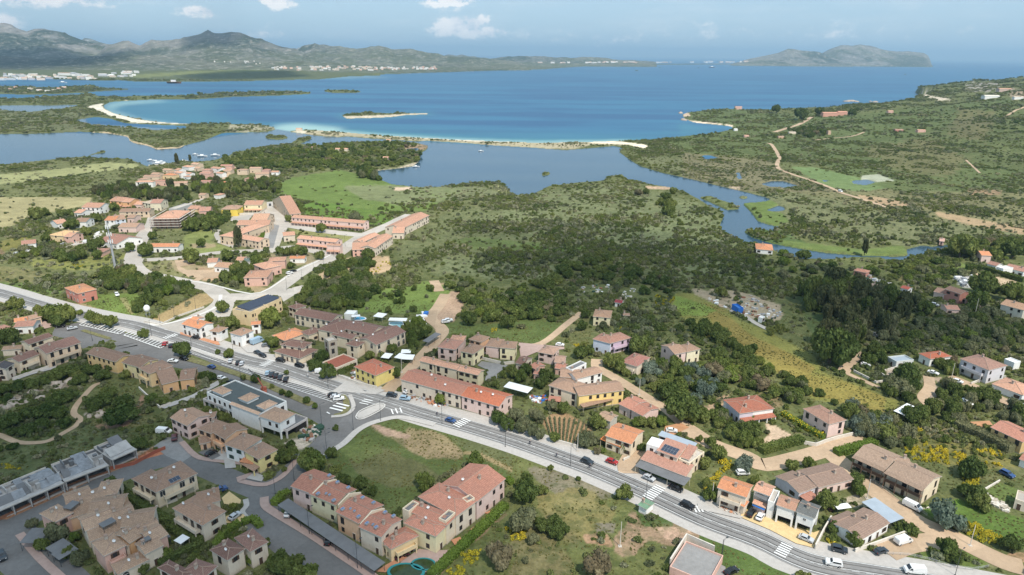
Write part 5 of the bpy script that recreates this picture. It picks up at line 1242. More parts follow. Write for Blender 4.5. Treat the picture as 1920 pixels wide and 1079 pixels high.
# --- bottom left
B('stepped block of pink walled grey tiled flats in the bottom left corner','apartment block',[
 ("a 505,592 680,498 560,405",6.0,'h',PK),("a 615,430 860,345 765,262",5.8,'g',PEA),("a 640,560 1000,440 800,300",4.7,'g',PEA,None,'x'),("a 830,770 1290,600 1090,420",4.8,'g',CR_,None,'x'),("a 1150,820 1500,690 1340,560",4.8,'g',CR_,None,'x'),("a 868,357 1085,325 935,212",5.8,'h',CR_),("a 800,520 1130,470 1040,340",6.0,'g',PEA),
 ("a 785,672 1065,560 960,450",6.1,'g',CR_),("a 1110,640 1420,585 1280,470",6.2,'g',CR_),("a 955,905 1170,800 1030,690",6.0,'h',PK,None,'b'),("a 1195,785 1390,665 1290,560",6.0,'g',OR_),("a 1390,790 1560,700 1425,590",5.8,'g',PK,None,'A'),("a 1340,890 1515,800 1390,720",5.2,'g',CR_,None,'A'),("a 1085,1075 1380,935 1270,860",3.4,'h',CR_,None,'A')],PK,RGB,dish=1,win='b')
B('grey slatted carport roof beside the bushes in the bottom left corner','carport',[("a 360,780 475,640 350,590",2.6,'c',None,'roof_sheet_grey')],name='carport')
B('grey two bay carport roof behind the other bay, below the pink flats','carport',[("a 495,880 660,785 590,738",2.6,'c',None,'roof_sheet_grey')],name='carport')
B('grey two bay carport roof in front of the other bay, below the pink flats','carport',[("a 545,938 725,835 650,790",2.6,'c',None,'roof_sheet_grey')],name='carport')
for s_,lb in (("a 650,470 740,400 690,375",'dark canopy over the back courtyard of the grey tiled flats'),("a 950,640 1075,575 1030,545",'dark green canopy over the middle courtyard of the grey tiled flats'),("a 1320,780 1400,740 1350,725",'small grey canopy by the orange wall of the grey tiled flats')):
 B(lb,'canopy',[(s_,7.0,'c',None,'roof_sheet_grey')],name='canopy')
B('blue grey canopy at the right end of the grey tiled flats by the hedge','canopy',[("a 1500,760 1577,720 1440,590",3.0,'c',None,'roof_sheet_grey')],name='canopy')
B('white pergola frame beside the long dark hedge','pergola',[("b 190,790 275,730 215,700",2.6,'c',None,'sheet_white','w')],name='pergola')
B('cream villa with arched windows, outside stair and a solar panel on its brown hip roof','house',[("P 790,660 1003,562 880,512",5.9,'h',CRM,None,'abV31'),("P 665,590 790,660 900,610",5.9,'h',CRM,None,'b')],CRM,RTN,dish=1)
B('large cream villa with light brown hip roof beside the curving kerb of the street junction','house',[("P 872,738 1025,828 1120,738",6.0,'h',CR_,None,'b'),("P 1000,730 1120,700 1090,635",6.0,'h',CR_,None,'')],CR_,(.40,.245,.165),dish=1)
B('pale pink house with dark brown crossed hip roofs, left of the lower street','house',[("b 620,945 790,832 700,690",6.0,'h'),("b 832,865 1005,770 860,640",5.8,'h',CR_)],CR_,RDK,dish=1)
B('pale pink house with dark brown roof beside a white stair, cut by the bottom edge','house',[("b 400,1110 535,990 360,905",6.0,'h')],CR_,RDK)
B('dark brown roofed house in the bottom row left of the white stair','house',[("b 200,1130 310,1050 60,950",6.0,'h')],CR_,RDK)
# --- unfinished block
def unfinished():
 root = None; UH = 3.7
 for wi,(s,nf) in enumerate((("a -420,640 575,212 #12",2),("a 585,203 990,48 #12",2),("c 1010,985 1240,885 #11",2))):
  A,ux,n,L,D = frame_of(s,3.7); ang = math.atan2(ux.y,ux.x)
  if root is None: root = empty('unfinished_building',(A.x,A.y,0),ang); tag(root,'long unfinished block of bare concrete with grey gabled formwork on its roof','building'); ra = ang; r0 = A
  q = Matrix.Rotation(-ra,2) @ (A-r0); loc = (q.x,q.y,0); da = ang-ra; r = random.Random(wi)
  for z in (.3,3.7): m = MB(); m.box(0,-1.4 if z > .5 else 0,z-.28,L,D,z,0); m.build('floor_slab',M('concrete_raw'),root,loc,da)
  nn = int(L/4.5)+1
  for i in range(nn):
   x = .3+(L-.6)*i/(nn-1); m = MB()
   for yy in (-1.1,.6,D-.4): m.box(x-.16,yy-.16,.303,x+.16,yy+.16,3.417,0)
   m.build('column',M('concrete_raw'),root,loc,da); m = MB(); m.box(x-.11,1.2,.303,x+.11,D-.8,3.417,0); m.build('party_wall',M('concrete_raw'),root,loc,da)
  m = MB(); m.box(.5,D*.3,.303,L-.5,D*.3+.15,3.417,0); m.build('back_wall',M('recess_shade'),root,loc,da)  # near-black wall colour stands in for the shade inside the storey
  x = .4
  while x < L-2:
   wd = r.uniform(1.8,4.2);
   for row in range(2):
    hh = r.uniform(.8,2.3); y0 = .4+row*D*.48+r.uniform(0,.8); y1 = y0+D*r.uniform(.32,.46); t_ = r.random(); z = 3.703; m = MB(); mt = r.choice(['formwork_grey','formwork_grey','concrete_raw','roof_sheet_grey'])
    if t_ < .5: m.slab([(x,y0,z+.1),(x+wd,y0,z+.1),(x+wd,(y0+y1)/2,z+hh),(x,(y0+y1)/2,z+hh)],.1,0); m.slab([(x,(y0+y1)/2,z+hh),(x+wd,(y0+y1)/2,z+hh),(x+wd,y1,z+.1),(x,y1,z+.1)],.1,0); m.poly([(x+wd-.2,y0+.1,z),(x+wd-.2,y1-.1,z),(x+wd-.2,(y0+y1)/2,z+hh-.12)],0); m.poly([(x+.2,y1-.1,z),(x+.2,y0+.1,z),(x+.2,(y0+y1)/2,z+hh-.12)],0)
    elif t_ < .8: m.box(x,y0,z,x+.3,y1,z+hh,0); m.box(x+wd*.5,y0+.5,z,x+wd*.5+1.1,y0+1.6,z+hh*.8,0); m.box(x+.6,y1-1,z,x+wd,y1-.8,z+hh*.7,0)
    else: m.slab([(x,y0,z+.2),(x+wd,y0,z+.2),(x+wd,y1,z+hh*.8),(x,y1,z+hh*.8)],.12,0); m.box(x+.3,y0+.4,z,x+.5,y1-.4,z+.3,0)
    m.build('formwork',M(mt),root,loc,da)
   x += wd*r.uniform(.7,1.0)
  m = MB(); m.box(0,-1.4,3.703,L,-1.28,3.95,0); m.box(0,D-.15,3.703,L,D,4.2,0); m.build('parapet',M('fascia'),root,loc,da)
  FOOT.append([tuple(float(k) for k in proj(c_.x,c_.y,0.0)) for c_ in (A-n*2,A+ux*L-n*2,A+ux*L+n*D,A+n*D)])
unfinished()
wall_line("P 560,545 680,520 790,460 840,440",1.2,.08,'plastic_red','red plastic site fence on the right of the unfinished block','fence','fence')
wall_line("P 0,800 200,705 330,640 430,600 560,560",1.0,.08,'rust','rusty brown site fence along the front of the unfinished block','fence','fence')
# --- row left of junction
B('white and pink end house with brown roof and a balcony beside the parked white van','house',[("d 88,605 248,683 450,575",5.9,'g',PKL),("d 400,610 505,600 440,555",5.2,'h',PKL)],WH,RTN,dish=1)
B('peach house with a small tiled shed, second house from the white van','house',[("d 340,705 468,752 632,660",5.8,'h',PEA),("d 360,850 470,825 430,790",2.8,'s',PEA)],PEA,RTN,dish=0)
B('peach house with brown roof and blue grey corner, third house from the white van','house',[("d 490,745 597,806 800,700",5.8,'g',PEA,None,'b')],PEA,RTN)
B('white house with wide brown hip roof in the middle of the peach row','house',[("d 585,852 767,910 930,790",5.8,'h',WH)],WH,RTN,win='g')
B('yellow house with brown roof and arched porch at the right end of the peach row','house',[("d 767,912 905,990 1060,885",5.7,'h',(.80,.66,.30),None,'L'),("d 950,975 1080,935 1040,890",3.4,'f',WH,'roof_sheet_grey')],(.80,.66,.30),RTN)
B('orange tiled porch in front of the yellow house of the peach row','porch',[("d 725,1010 850,1035 850,985",2.7,'c',None,ROR,'w')],name='porch')
B('modern white building with dark flat roof and ground floor on columns','building',[
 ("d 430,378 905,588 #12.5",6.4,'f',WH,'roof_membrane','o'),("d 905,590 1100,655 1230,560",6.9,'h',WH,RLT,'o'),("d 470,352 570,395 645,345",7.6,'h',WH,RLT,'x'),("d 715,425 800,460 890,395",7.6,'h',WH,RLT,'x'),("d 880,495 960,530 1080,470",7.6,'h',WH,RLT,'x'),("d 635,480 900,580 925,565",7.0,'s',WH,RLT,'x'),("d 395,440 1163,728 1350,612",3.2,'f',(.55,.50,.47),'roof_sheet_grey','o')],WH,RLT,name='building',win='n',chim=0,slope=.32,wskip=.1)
plain('skylight_glass',(.12,.20,.36),.25,.6,.05)
# --- pink terraces
B('row of four stepped salmon roofs with skylights and parapet walls above pink and yellow fronts','terraced houses',[
 ("e 120,256 325,330 545,165",6.8,'g',PKL),("e 290,325 540,432 770,298",6.8,'g',(.72,.64,.42)),("e 535,492 752,602 988,430",6.8,'g',PEA),("e 748,630 962,728 1178,570",6.8,'g',CR_)],CR_,RRD,win='n',slope=.26)
B('small orange yellow house with salmon roof at the lower end of the stepped salmon row','house',[("e 1045,842 1310,712 1150,640",4.6,'h',YE,None,'b'),("e 980,795 1060,838 1130,750",4.4,'g',YE)],YE,RRD)
for i_,(a_,b_) in enumerate((("e 322,312","e 545,178"),("e 560,415","e 770,298"),("e 765,590","e 988,445"))):
 A2 = Vector(G(*PL(a_)[0],7.4).tolist()); B2 = Vector(G(*PL(b_)[0],7.4).tolist()); dn = (B2-A2).normalized(); nn = Vector((-dn.y,dn.x)); Ln = (B2-A2).length; o = MB()
 for k in range(2):
  p0,p1 = A2+dn*Ln*k/2,A2+dn*Ln*(k+1)/2; zz = (6.9,8.6,6.9); q = [p0-nn*.2,p1-nn*.2,p1+nn*.2,p0+nn*.2]; o.slab([(x.x,x.y,zz[k] if j_ in (0,3) else zz[k+1]) for j_,x in enumerate(q)],1.2)
 tag(o.build('parapet_wall',wallmat(CRM)),['upper','middle','lowest'][i_]+' of the three cream parapet walls that divide the stepped salmon roofs','parapet wall')
for k,(x,y) in enumerate(((375,318),(520,380),(555,213),(655,262),(478,150),(603,460),(750,530),(787,355),(888,402),(828,592),(912,628),(995,490),(1072,525),(450,318),(482,330),(675,458),(712,480),(883,605))):
 p = G(*T('e',x,y),7.9); m = MB(); s = .72 if k < 13 else .45; m.box(-.55*s,-.8*s,-.5,.55*s,.8*s,.02,1); m.box(-.42*s,-.65*s,.023,.42*s,.65*s,.035,0)
 o = m.build('skylight',[M('skylight_glass'),M('metal_grey')],None,(p[0],p[1],7.9),-.65); o.rotation_euler.x = 0; tag(o,'pale blue roof window set in the stepped salmon roofs' if k < 13 else 'small dark roof window set in the stepped salmon roofs','skylight','skylights of the stepped salmon roofs')
B('long dark grey carport roof in front of the stepped salmon row','carport',[("e 0,430 895,1040 985,958",2.7,'c',None,'roof_sheet_grey')],name='carport')
B('big salmon roofed block with grey roof terraces beside the bright hedge','apartment block',[
 ("f 760,400 1028,186 672,58",6.8,'g',PKL),("f 565,540 760,395 380,240",6.9,'h',CR_),("f 380,722 492,615 210,480",6.2,'h',(.76,.66,.42)),("f 480,625 575,530 190,370",6.7,'h',CRM)],CRM,RRD,win='n',dish=1)
for s_,lb in (("f 130,500 225,425 165,400",'grey roof terrace at the far left corner of the big salmon roofed block'),("f 470,590 560,510 500,480",'grey roof terrace near the middle of the big salmon roofed block'),("f 665,412 740,375 660,360",'pale grey roof terrace on the right side of the big salmon roofed block'),("f 820,210 880,175 830,150",'small grey roof box at the far end of the big salmon roofed block')):
 B(lb,'roof terrace',[(s_,7.3,'f',CRM,'roof_sheet_grey','x')],name='roof_terrace')
# --- bottom right
B('orange roofed house with a curved pink balcony beside the yellow forecourt','house',[("h 120,268 395,362 455,245",6.2,'g',CR_,ROR,'b'),("h 232,378 372,452 400,412",3.0,'s',CR_,ROR,'x')],CR_,ROR)
B('narrow house with red tiles and a blue awning next to the orange roofed house','house',[("h 452,290 605,348 670,262",5.9,'g',WH,RTC),("h 462,340 590,398 612,370",5.0,'c',None,'roof_sheet_grey'),("h 445,410 570,460 580,430",3.2,'s',PKL,RTC,'x')],WH,RTC)
B('blue striped awning of the narrow house on the yellow forecourt','awning',[("h 445,430 555,478 560,462",2.6,'c',None,'plastic_blue')],name='awning')
B('white house with half red half grey roof raised on arcade pillars above the yellow forecourt','house',[("h 665,428 845,488 905,392",6.2,'g',WH,RTC,'o'),("h 847,490 1025,556 1110,450",6.3,'g',WH,(.14,.145,.14),'o')],WH,RTC,win='s')
B('white stair tower between the narrow house and the pillared white house','house',[("h 590,400 650,420 720,320",5.6,'f',WH,'concrete_pale','x')],WH,RTC,name='stair_tower')
B('long brown bungalow with small red lean-to beside the dirt road','house',[("h 880,322 1048,262 820,108",3.4,'g',LAV,None,''),("h 1060,272 1388,190 1140,42",3.5,'g',PKL,None,'')],PKL,(.29,.20,.155),slope=.22)
B('small red roofed porch of the long brown bungalow','porch',[("h 960,400 1062,350 950,318",2.5,'c',None,RRD)],name='porch')
B('brown bungalow with a white ridge line near the bend of the dirt road','house',[("S 470,902 622,812 505,722",3.4,'g',WH,None,''),("S 385,838 478,800 430,740",3.0,'g',PK,None,'')],PK,(.29,.20,.155),slope=.2)
B('pale blue metal canopy joined to the brown bungalow','canopy',[("S 622,814 690,788 545,690",3.5,'c',None,'roof_sheet_blue')],name='canopy')
B('white carport roof behind the brown bungalow','canopy',[("S 355,745 425,735 390,715",2.4,'c',None,'sheet_white')],name='canopy')
B('long two storey house with brown roof, dark balconies and a cream gable covered with vines','house',[("S 437,467 600,540 665,470",6.0,'g',CRM,None,'DG'),("S 600,545 797,638 917,592",6.2,'g',CRM,None,'DG'),("S 640,500 725,512 690,480",6.8,'g',CRM,None,'x')],CRM,(.37,.26,.19),win='d',slope=.25)
B('white awning in the garden of the long two storey house','awning',[("i 185,105 290,160 300,145",2.6,'c',None,'sheet_white')],name='awning')
B('small bus shelter with pale green roof and white walls beside the zebra crossing','bus shelter',[("g 765,427 852,472 930,414",2.7,'g',WH,(.19,.32,.21),'x')],WH,(.19,.32,.21),slope=.06,name='bus_shelter')
B('low pink building with flat grey roof and cream parapet at the bottom edge','building',[("g 1212,772 1062,1010 1400,1200",2.2,'f',PK,'asphalt_light','x')],PK,name='building')
B('yellow house with red roof at the right edge above the broom flowers','house',[("l 1258,692 1560,832 1700,760",5.0,'g',(.60,.42,.20),RRD)],YE,RRD,win='n')
B('small white house with red roof cut by the right edge beyond the broom flowers','house',[("l 1522,985 1640,1030 1700,970",3.0,'g',WH,RRD)],WH,RRD)
B('pale stone outbuilding at the right edge beside the ruined wall','house',[("i 1495,385 1600,420 1700,360",3.0,'f',CR_,'concrete_pale')],CR_)
B('restaurant with a long grey veranda roof, solar panels and white terraces facing the main road','restaurant',[
 ("g 790,5 1215,168 1290,88",3.4,'s',CR_,RPK,'x'),("j 738,905 935,978 1000,880",6.0,'s',CR_,RPK,'V52'),("j 648,855 760,888 800,820",6.2,'f',WH,'sheet_white'),("j 955,965 1040,995 1100,900",5.4,'s',CR_,RPK),("j 1040,1035 1180,930 1110,870",4.8,'f',CRM,'concrete_pale')],CR_,RPK,win='n',chim=0,slope=.18)
B('long grey metal veranda roof along the road front of the restaurant','veranda',[("g 740,68 1198,252 1268,192",2.8,'c',None,'roof_sheet_grey','w')],name='veranda')
B('blue grey sheet roof behind the solar panels of the restaurant','building',[("j 752,765 1082,882 1112,845",5.2,'s',GRW,'roof_sheet_blue','')],GRW,name='building',slope=.1)
B('house with orange roof, cream gable wall and a bright orange porch beside the palm','house',[("j 265,770 512,852 665,738",5.4,'g',CRM,ROR,''),("j 220,803 415,880 455,842",3.0,'c',None,(.66,.22,.07),'w')],CRM,ROR,slope=.24)
B('small stone barn with grey brown roof behind the vineyard','barn',[("j 192,595 318,642 375,580",3.6,'g',(.5,.46,.40),RGB)],slope=.25,name='barn')
B('pink bungalow with wide red roof beside the narrow lane','house',[("j 388,478 500,532 600,430",4.0,'g',PKL),("j 500,530 612,590 818,545",4.2,'g',PKL)],PKL,RRD,slope=.22)
B('lavender villa with mottled red hip roof and white veranda above the garden','house',[("k 228,568 552,522 445,388",4.6,'h',WH,None,'L'),("k 98,455 228,568 330,520",4.8,'h',LAV)],LAV,(.45,.17,.11),win='n')
B('pink and white villa with brown hip roof beside the orange flowering hedge','house',[("k 810,522 1052,668 1198,618",6.0,'h',PKL)],PKL,(.36,.21,.155),win='n')
# --- centre along the road
B('long two storey terrace with brick red roof, coloured fronts and a pink gable wall','terraced houses',[("r 50,742 605,893 #11",6.0,'g',CR_,RRD,''),("r 605,894 960,995 #11",6.0,'g',PKL,(.47,.155,.085),'')],CR_,RRD,dish=2,win='n')
B('row of three beige joined houses with tan roofs behind the brick red terrace','terraced houses',[("r 222,572 362,608 410,560",5.8,'g',CRM),("r 362,609 570,657 610,608",5.8,'g',CRM),("r 572,661 768,707 832,660",5.8,'g',(.70,.60,.40))],CRM,RTC,win='b')
B('pink house with reddish roof at the left of the hillside group','house',[("r 388,447 560,472 660,392",6.0,'h',PKL)],PKL,RPK)
B('pale yellow house with brown hip roof in front of the hillside group','house',[("r 598,482 725,512 800,432",6.0,'h',(.80,.70,.45))],YE,RTN)
B('tan roofed house at the back left of the hillside group','house',[("r 495,392 625,402 690,345",5.0,'h',PKL)],PKL,RTC)
B('brown roofed house at the top of the hillside group','house',[("r 680,372 797,402 875,353",6.0,'h',PEA)],PEA,RTN)
B('joined pink and yellow houses with brown roofs at the right of the hillside group','house',[("r 830,437 960,452 1025,378",5.6,'h',PKL),("r 960,452 1110,462 1142,398",6.0,'h',(.80,.70,.45))],PKL,RTN)
B('low brown roofed house below the pink and yellow houses','house',[("r 1105,592 1185,612 1295,552",3.4,'g',CR_)],CR_,RDK)
B('low orange roofed house under the trees behind the white sheet roof','house',[("r 1270,692 1340,702 1425,650",3.2,'h',PK),("r 1235,620 1290,650 1360,600",3.2,'g',PK)],PK,RRD)
B('low red roofed house behind the white block of the yellow hotel','house',[("s 390,640 480,655 500,600",3.2,'g',PK)],PK,RRD)
B('pale pink house with dusty roof at the end of the earth yard','house',[("s 235,492 380,520 490,465",5.0,'h',PKL),("s 385,585 480,595 520,530",4.2,'g',PKL)],PKL,(.42,.27,.20))
B('long white sheet roof over parked trailers beside the terraced houses','canopy',[("r 1000,812 1222,870 1280,828",3.2,'c',None,'sheet_white')],name='canopy')
B('dark slatted carport beside the dirt lane','carport',[("r 310,405 428,325 378,312",2.8,'c',None,'roof_sheet_grey')],name='carport')
B('yellow guesthouse with three brown roofed wings and a long lean-to','hotel',[("s 333,797 600,880 #10",6.0,'h',CRM,None,'D'),("s 612,897 1037,842 940,752",6.2,'g',(.78,.58,.24),None,''),("s 590,742 838,680 770,620",7.6,'g',WH,None,'b'),("s 440,720 620,730 #9",6.8,'g',CRM)],CRM,RTN,win='n')
B('long tiled lean-to at the foot of the yellow guesthouse','veranda',[("s 655,1003 935,932 915,900",2.9,'c',None,RTN,'w')],name='veranda')
B('small tiled porch left of the yellow guesthouse with coloured laundry','porch',[("s 330,940 445,950 420,905",2.7,'c',None,RRD,'w')],name='porch')
B('white flat roofed block behind the yellow guesthouse','building',[("s 495,642 552,665 702,608",8.2,'f',WH,'roof_sheet_grey')],WH,name='building')
B('cream farmhouse with tan roof beside the track in the wood','house',[("s 742,165 905,180 962,115",5.2,'h',(.82,.72,.46))],YE,(.42,.26,.17),win='n')
B('lilac and blue villa with red roofs and round arches','house',[("s 740,372 905,415 900,335",6.2,'h',(.62,.66,.76),None,'a'),("s 900,415 1100,360 985,308",6.0,'h',(.58,.46,.55),None,'b')],LAV,RPK,win='n')
B('house with dark red roof and white balcony behind the big trees','house',[("s 998,580 1150,627 1305,550",4.8,'h',CR_,None,'b')],CR_,(.33,.155,.125))
B('double house half pink half cream with grey brown roofs beside the olive grove','house',[("t 320,612 432,590 335,502",6.2,'g',PKL),("t 432,592 560,562 500,495",6.2,'h',(.78,.70,.50))],PKL,RTN,win='n')
B('yellow house with orange red hip roof beside the hotel car park','house',[("o 900,724 1098,808 1237,712",5.8,'h',(.74,.60,.22))],YE,(.45,.16,.10),win='n')
B('low red building with a worn white patch on its roof below the hotel','building',[("o 610,692 737,745 905,652",3.2,'f',CR_,(.42,.14,.09))],CR_,name='building')
B('large cream hotel round a courtyard with dark brown roofs and arcades','hotel',[
 ("o 800,372 1060,432 1140,345",6.4,'g',CRM,None,'A'),("o 1105,527 1380,402 1190,360",6.2,'g',CRM,None,'aA'),("o 562,382 760,420 830,292",6.2,'h',CRM),("o 690,430 880,475 930,430",5.6,'g',CRM),("o 820,517 930,542 1010,500",6.0,'h',CRM)],CRM,RDK,win='n',dish=1)
B('cream hotel annex with two rows of arched windows and dark brown roof','hotel',[("o 345,243 692,310 802,250",5.8,'g',CRM,None,'aA')],CRM,RDK,win='a',wskip=.05)
B('small square cream tower with dark brown roof behind the hotel annex','hotel',[("o 290,172 365,198 437,155",5.6,'h',CRM)],CRM,RDK)
B('square stone clad tower in the middle of the hotel front','tower',[("o 625,470 665,500 690,440",9.0,'f','stone_wall','concrete_pale')],CRM,name='tower')
B('hotel restaurant with arches under a wide two tier dark brown roof by the main road','restaurant',[("o 220,522 432,557 560,508",5.8,'h',CRM),("o 160,582 400,652 540,560",3.3,'h',CRM,None,'A')],CRM,RDK,win='a',slope=.25)
B('house with bright orange hip roof inside the hotel garden','house',[("o 145,437 262,487 405,385",3.6,'h',CR_,ROR)],CR_,ROR)
B('dark brown roofed wing between the orange roof and the hotel','house',[("o 405,405 482,437 570,375",4.2,'h',CRM)],CRM,RDK)
for k,s_ in enumerate(("o 1145,640 1220,650 1250,610","o 1268,640 1340,655 1350,610","o 1335,655 1440,660 1460,620","o 1330,600 1420,600 1430,570")):
 B(['small white open shelter on the left of the campers','low white canopy between the shelter and the campers','wide white canopy in front of the campers','white canopy at the back of the camper yard'][k],'canopy',[(s_,2.6,'c',None,'sheet_white')],name='canopy')
for k,s_ in enumerate(("o 880,270 960,262 1030,240","o 1075,262 1160,275 1180,240","o 1215,300 1380,305 1385,282")):
 B(['white terrace roof on the left of the hotel pools','white poolside cabin in the middle behind the hotel','long white terrace roof on the right of the hotel pools'][k],'canopy',[(s_,2.9,'c',None,'sheet_white','w')],name='canopy')
B('small white pool house left of the blue pool','building',[("o 810,245 900,250 905,215",3.2,'f',WH,'sheet_white')],WH,name='building')
B('white two storey building with orange roofs and arched windows facing the road','house',[("p 488,333 655,378 790,325",5.6,'g',WH,ROR,'A'),("p 555,300 620,310 720,272",6.4,'g',WH,ROR)],WH,ROR,win='n')
B('white gabled house with brown roof in the middle of the white row','house',[("p 742,397 838,410 930,365",5.2,'h',WH)],WH,RTN)
B('white house with brown roof and big arches at the right of the white row','house',[("p 930,413 1038,442 1145,387",6.0,'h',WH,None,'a')],WH,RTN)
B('small white house with orange roof and dark glass front behind the white row','house',[("p 1128,342 1218,335 1205,303",5.0,'g',WH,ROR)],WH,ROR)
B('big ochre building with rows of dark solar panels on its flat roof','building',[("p 1120,232 1412,97 1260,70",7.2,'f',YE,'roof_sheet_grey',''),("p 985,185 1120,230 1250,160",7.0,'f',YE,'roof_sheet_grey')],YE,name='building',win='n')
def solar_rows():
 A,ux,n,L,D = frame_of("p 1105,205 1395,92 1240,88",7.6); k = 5; root = empty('solar_array',(A.x,A.y,7.3),math.atan2(ux.y,ux.x)); tag(root,'field of dark blue solar panels covering the ochre building','solar panels')
 for i in range(k):
  m = MB(); y = D*(i+.1)/k; m.slab([(0,y,.1),(L,y,.1),(L,y+D/k*.8,1.0),(0,y+D/k*.8,1.0)],.06); m.build('panel_row',M('solar_blue'),root)
  m = MB()
  for x in range(1,int(L),4): m.bar((x,y+D/k*.75,-.2),(x,y+D/k*.75,.9),.04)
  m.build('support',M('metal_grey'),root)
solar_rows()
B('large cream apartment house with two dark brown gables beside the small car park','apartment block',[("q 425,607 747,502 600,460",7.0,'g',TANW,None,'b'),("q 355,545 430,605 560,500",6.6,'g',TANW)],TANW,RDK,win='d')
B('brown roofed house with a tall bare cream side wall behind the cream apartment house','house',[("q 262,522 492,445 400,425",5.6,'g',CRM)],CRM,RDK)
B('house with dark brown roof and white terrace awning left of the cream apartment house','house',[("q 172,684 367,607 265,575",5.8,'g',CRM,None,'b')],CRM,RDK)
B('dark grey roofed house at the left edge above the hillock','house',[("q 50,747 137,692 40,640",5.6,'g',CR_,(.085,.08,.085))],CR_,RDK)
B('cream terrace at the left edge with a small brown roof above the concrete lane','house',[("q -60,800 50,760 -60,700",4,'g',CR_)],CR_,RDK)
B('low brown roofed house at the left edge behind the dark grey roof','house',[("q 10,575 190,560 170,525",3.2,'g',CR_)],CR_,RGB)
B('white walled house with pink and orange roofs at the left edge beside the main road','house',[("q 120,362 305,352 235,300",4.0,'g',WH,RPK),("q 0,430 130,365 60,310",3.6,'g',WH,RPK),("q 128,320 255,300 200,270",4.4,'g',OR_,ROR)],WH,RPK)
B('beige garage building with two dark doors beside the white walled house','garage',[("q 245,300 385,265 330,240",3.8,'g',TANW,RTN,'D')],TANW,RTN,win='p')
B('yellow apartment block with long brown roof and orange end wall beside the lower road','apartment block',[("q 785,602 1060,682 1150,600",5.8,'g',(.74,.52,.26)),("q 1115,685 1285,735 1400,640",6.0,'g',(.76,.62,.34)),("q 1270,735 1370,792 1545,690",6.4,'h',YE,None,'b')],YE,(.31,.20,.145),win='n')
B('brown wavy roofed house with orange wall beside the blue car','house',[("p 310,890 470,850 400,715",4.6,'g',OR_),("p 470,850 610,835 560,740",4.8,'g',OR_)],OR_,(.31,.20,.145),win='n')
B('brick red farmhouse with orange hip roof standing alone beside the main road','house',[("v 590,882 712,937 832,868",6.0,'h',(.52,.22,.17)),("v 712,968 862,928 830,900",3.4,'s',(.52,.22,.17),RTC)],BRK,(.50,.24,.13),win='w')
# --- right side, middle distance
B('grey two storey house with brown roof, pillared balcony and white front','house',[("l 978,62 1247,170 1405,120",6.6,'h',(.62,.60,.62),None,'b')],WH,(.34,.20,.155),win='n')
B('white bungalow with bright red roof and white stone veranda','house',[("F 1325,967 1392,1000 1488,972",4.0,'h',WH)],WH,(.45,.14,.08),win='n')
B('grey flat roofed shed left of the white bungalow','building',[("l 315,52 397,97 515,58",3.0,'f',(.6,.62,.6),'roof_sheet_blue')],WH,name='building')
B('low orange roofed bungalow at the right edge behind the dark hedge','house',[("l 1268,292 1560,400 1680,330",3.2,'h',WH,RTC)],WH,RTC)
B('small white and blue cabin at the right edge of the olive orchard','cabin',[("l 1388,72 1480,108 1528,90",3.2,'f',WH,'sheet_white')],WH,name='cabin')
B('white tent roof standing among the bushes beside the yellow meadow','canopy',[("l 370,542 470,584 628,540",3.0,'c',None,'sheet_white')],name='canopy')
B('low red roofed house beside the eucalyptus grove','house',[("u 0,328 120,354 185,340",3.2,'h',BRK)],BRK,RRD)
B('brown and red farm buildings with dark upper floor in the middle of the right side','house',[("u 735,525 985,585 1090,560",3.2,'g',PKL),("u 835,500 985,548 1062,525",6.2,'g',BRK),("u 985,580 1060,590 1090,565",3.2,'g',PK,RRD)],PKL,(.33,.20,.15))
B('low pink roofed barn below the brown and red farm buildings','barn',[("u 860,688 985,695 1055,655",3.2,'g',PKL,RPK)],PKL,RPK,name='barn')
B('pale house with light orange roof at the right edge of the orchard','house',[("u 1350,640 1569,698 1640,655",5.6,'g',(.66,.60,.50),(.55,.33,.21))],CR_,RTC,win='n')
B('long white house with brown roof at the right edge beside the hedge','house',[("u 1385,302 1569,345 1600,310",3.6,'g',WH),("u 1225,268 1315,290 1330,262",3.4,'g',WH)],WH,RPK)
B('white block between the two halves of the long white house','house',[("u 1315,300 1380,320 1385,285",4.4,'f',WH,'sheet_white')],WH)
B('orange roofed house beside a big tree near the head of the lagoon channel','house',[("u 1180,192 1278,197 1278,160",5.0,'g',PKL,ROR)],PKL,ROR)
B('tiny pink house on the bank of the lagoon channel','house',[("u 790,60 840,66 850,42",2.8,'g',PK,PK)],PK,RTC)
B('small shed with red and white roof halves beside the farm lane','shed',[("u 430,488 505,508 555,492",3.0,'g',WH,(.50,.13,.09))],WH,RRD,name='shed')
B('brown sheet roofed barn beside the eucalyptus trees','barn',[("u 108,478 245,512 350,490",3.2,'g',CR_,(.42,.31,.24))],CR_,RTN,name='barn')
B('orange roofed cottage with white walls on the bank of the lagoon channel','house',[("F 412,382 510,390 515,358",3.2,'h',WH,ROR)],WH,ROR,detail=1)
B('small shack with dark red roof in the wood above the cream farmhouse','shed',[("s 940,35 1010,45 1020,15",2.8,'g',WH,(.26,.05,.06))],WH,name='shed')
B('small brown stable beside the cream farmhouse','shed',[("s 1020,155 1085,158 1090,135",2.6,'g',BRK,RTN)],BRK,name='shed')
B('blue metal container standing in the scrap yard','container',[("t 845,155 905,195 935,180",2.6,'f',(.04,.17,.55),'plastic_blue','x')],name='container')
B('small white hut in the scrap yard below the blue container','shed',[("t 1088,275 1125,285 1130,265",2.5,'f',WH,'sheet_white')],WH,name='shed')
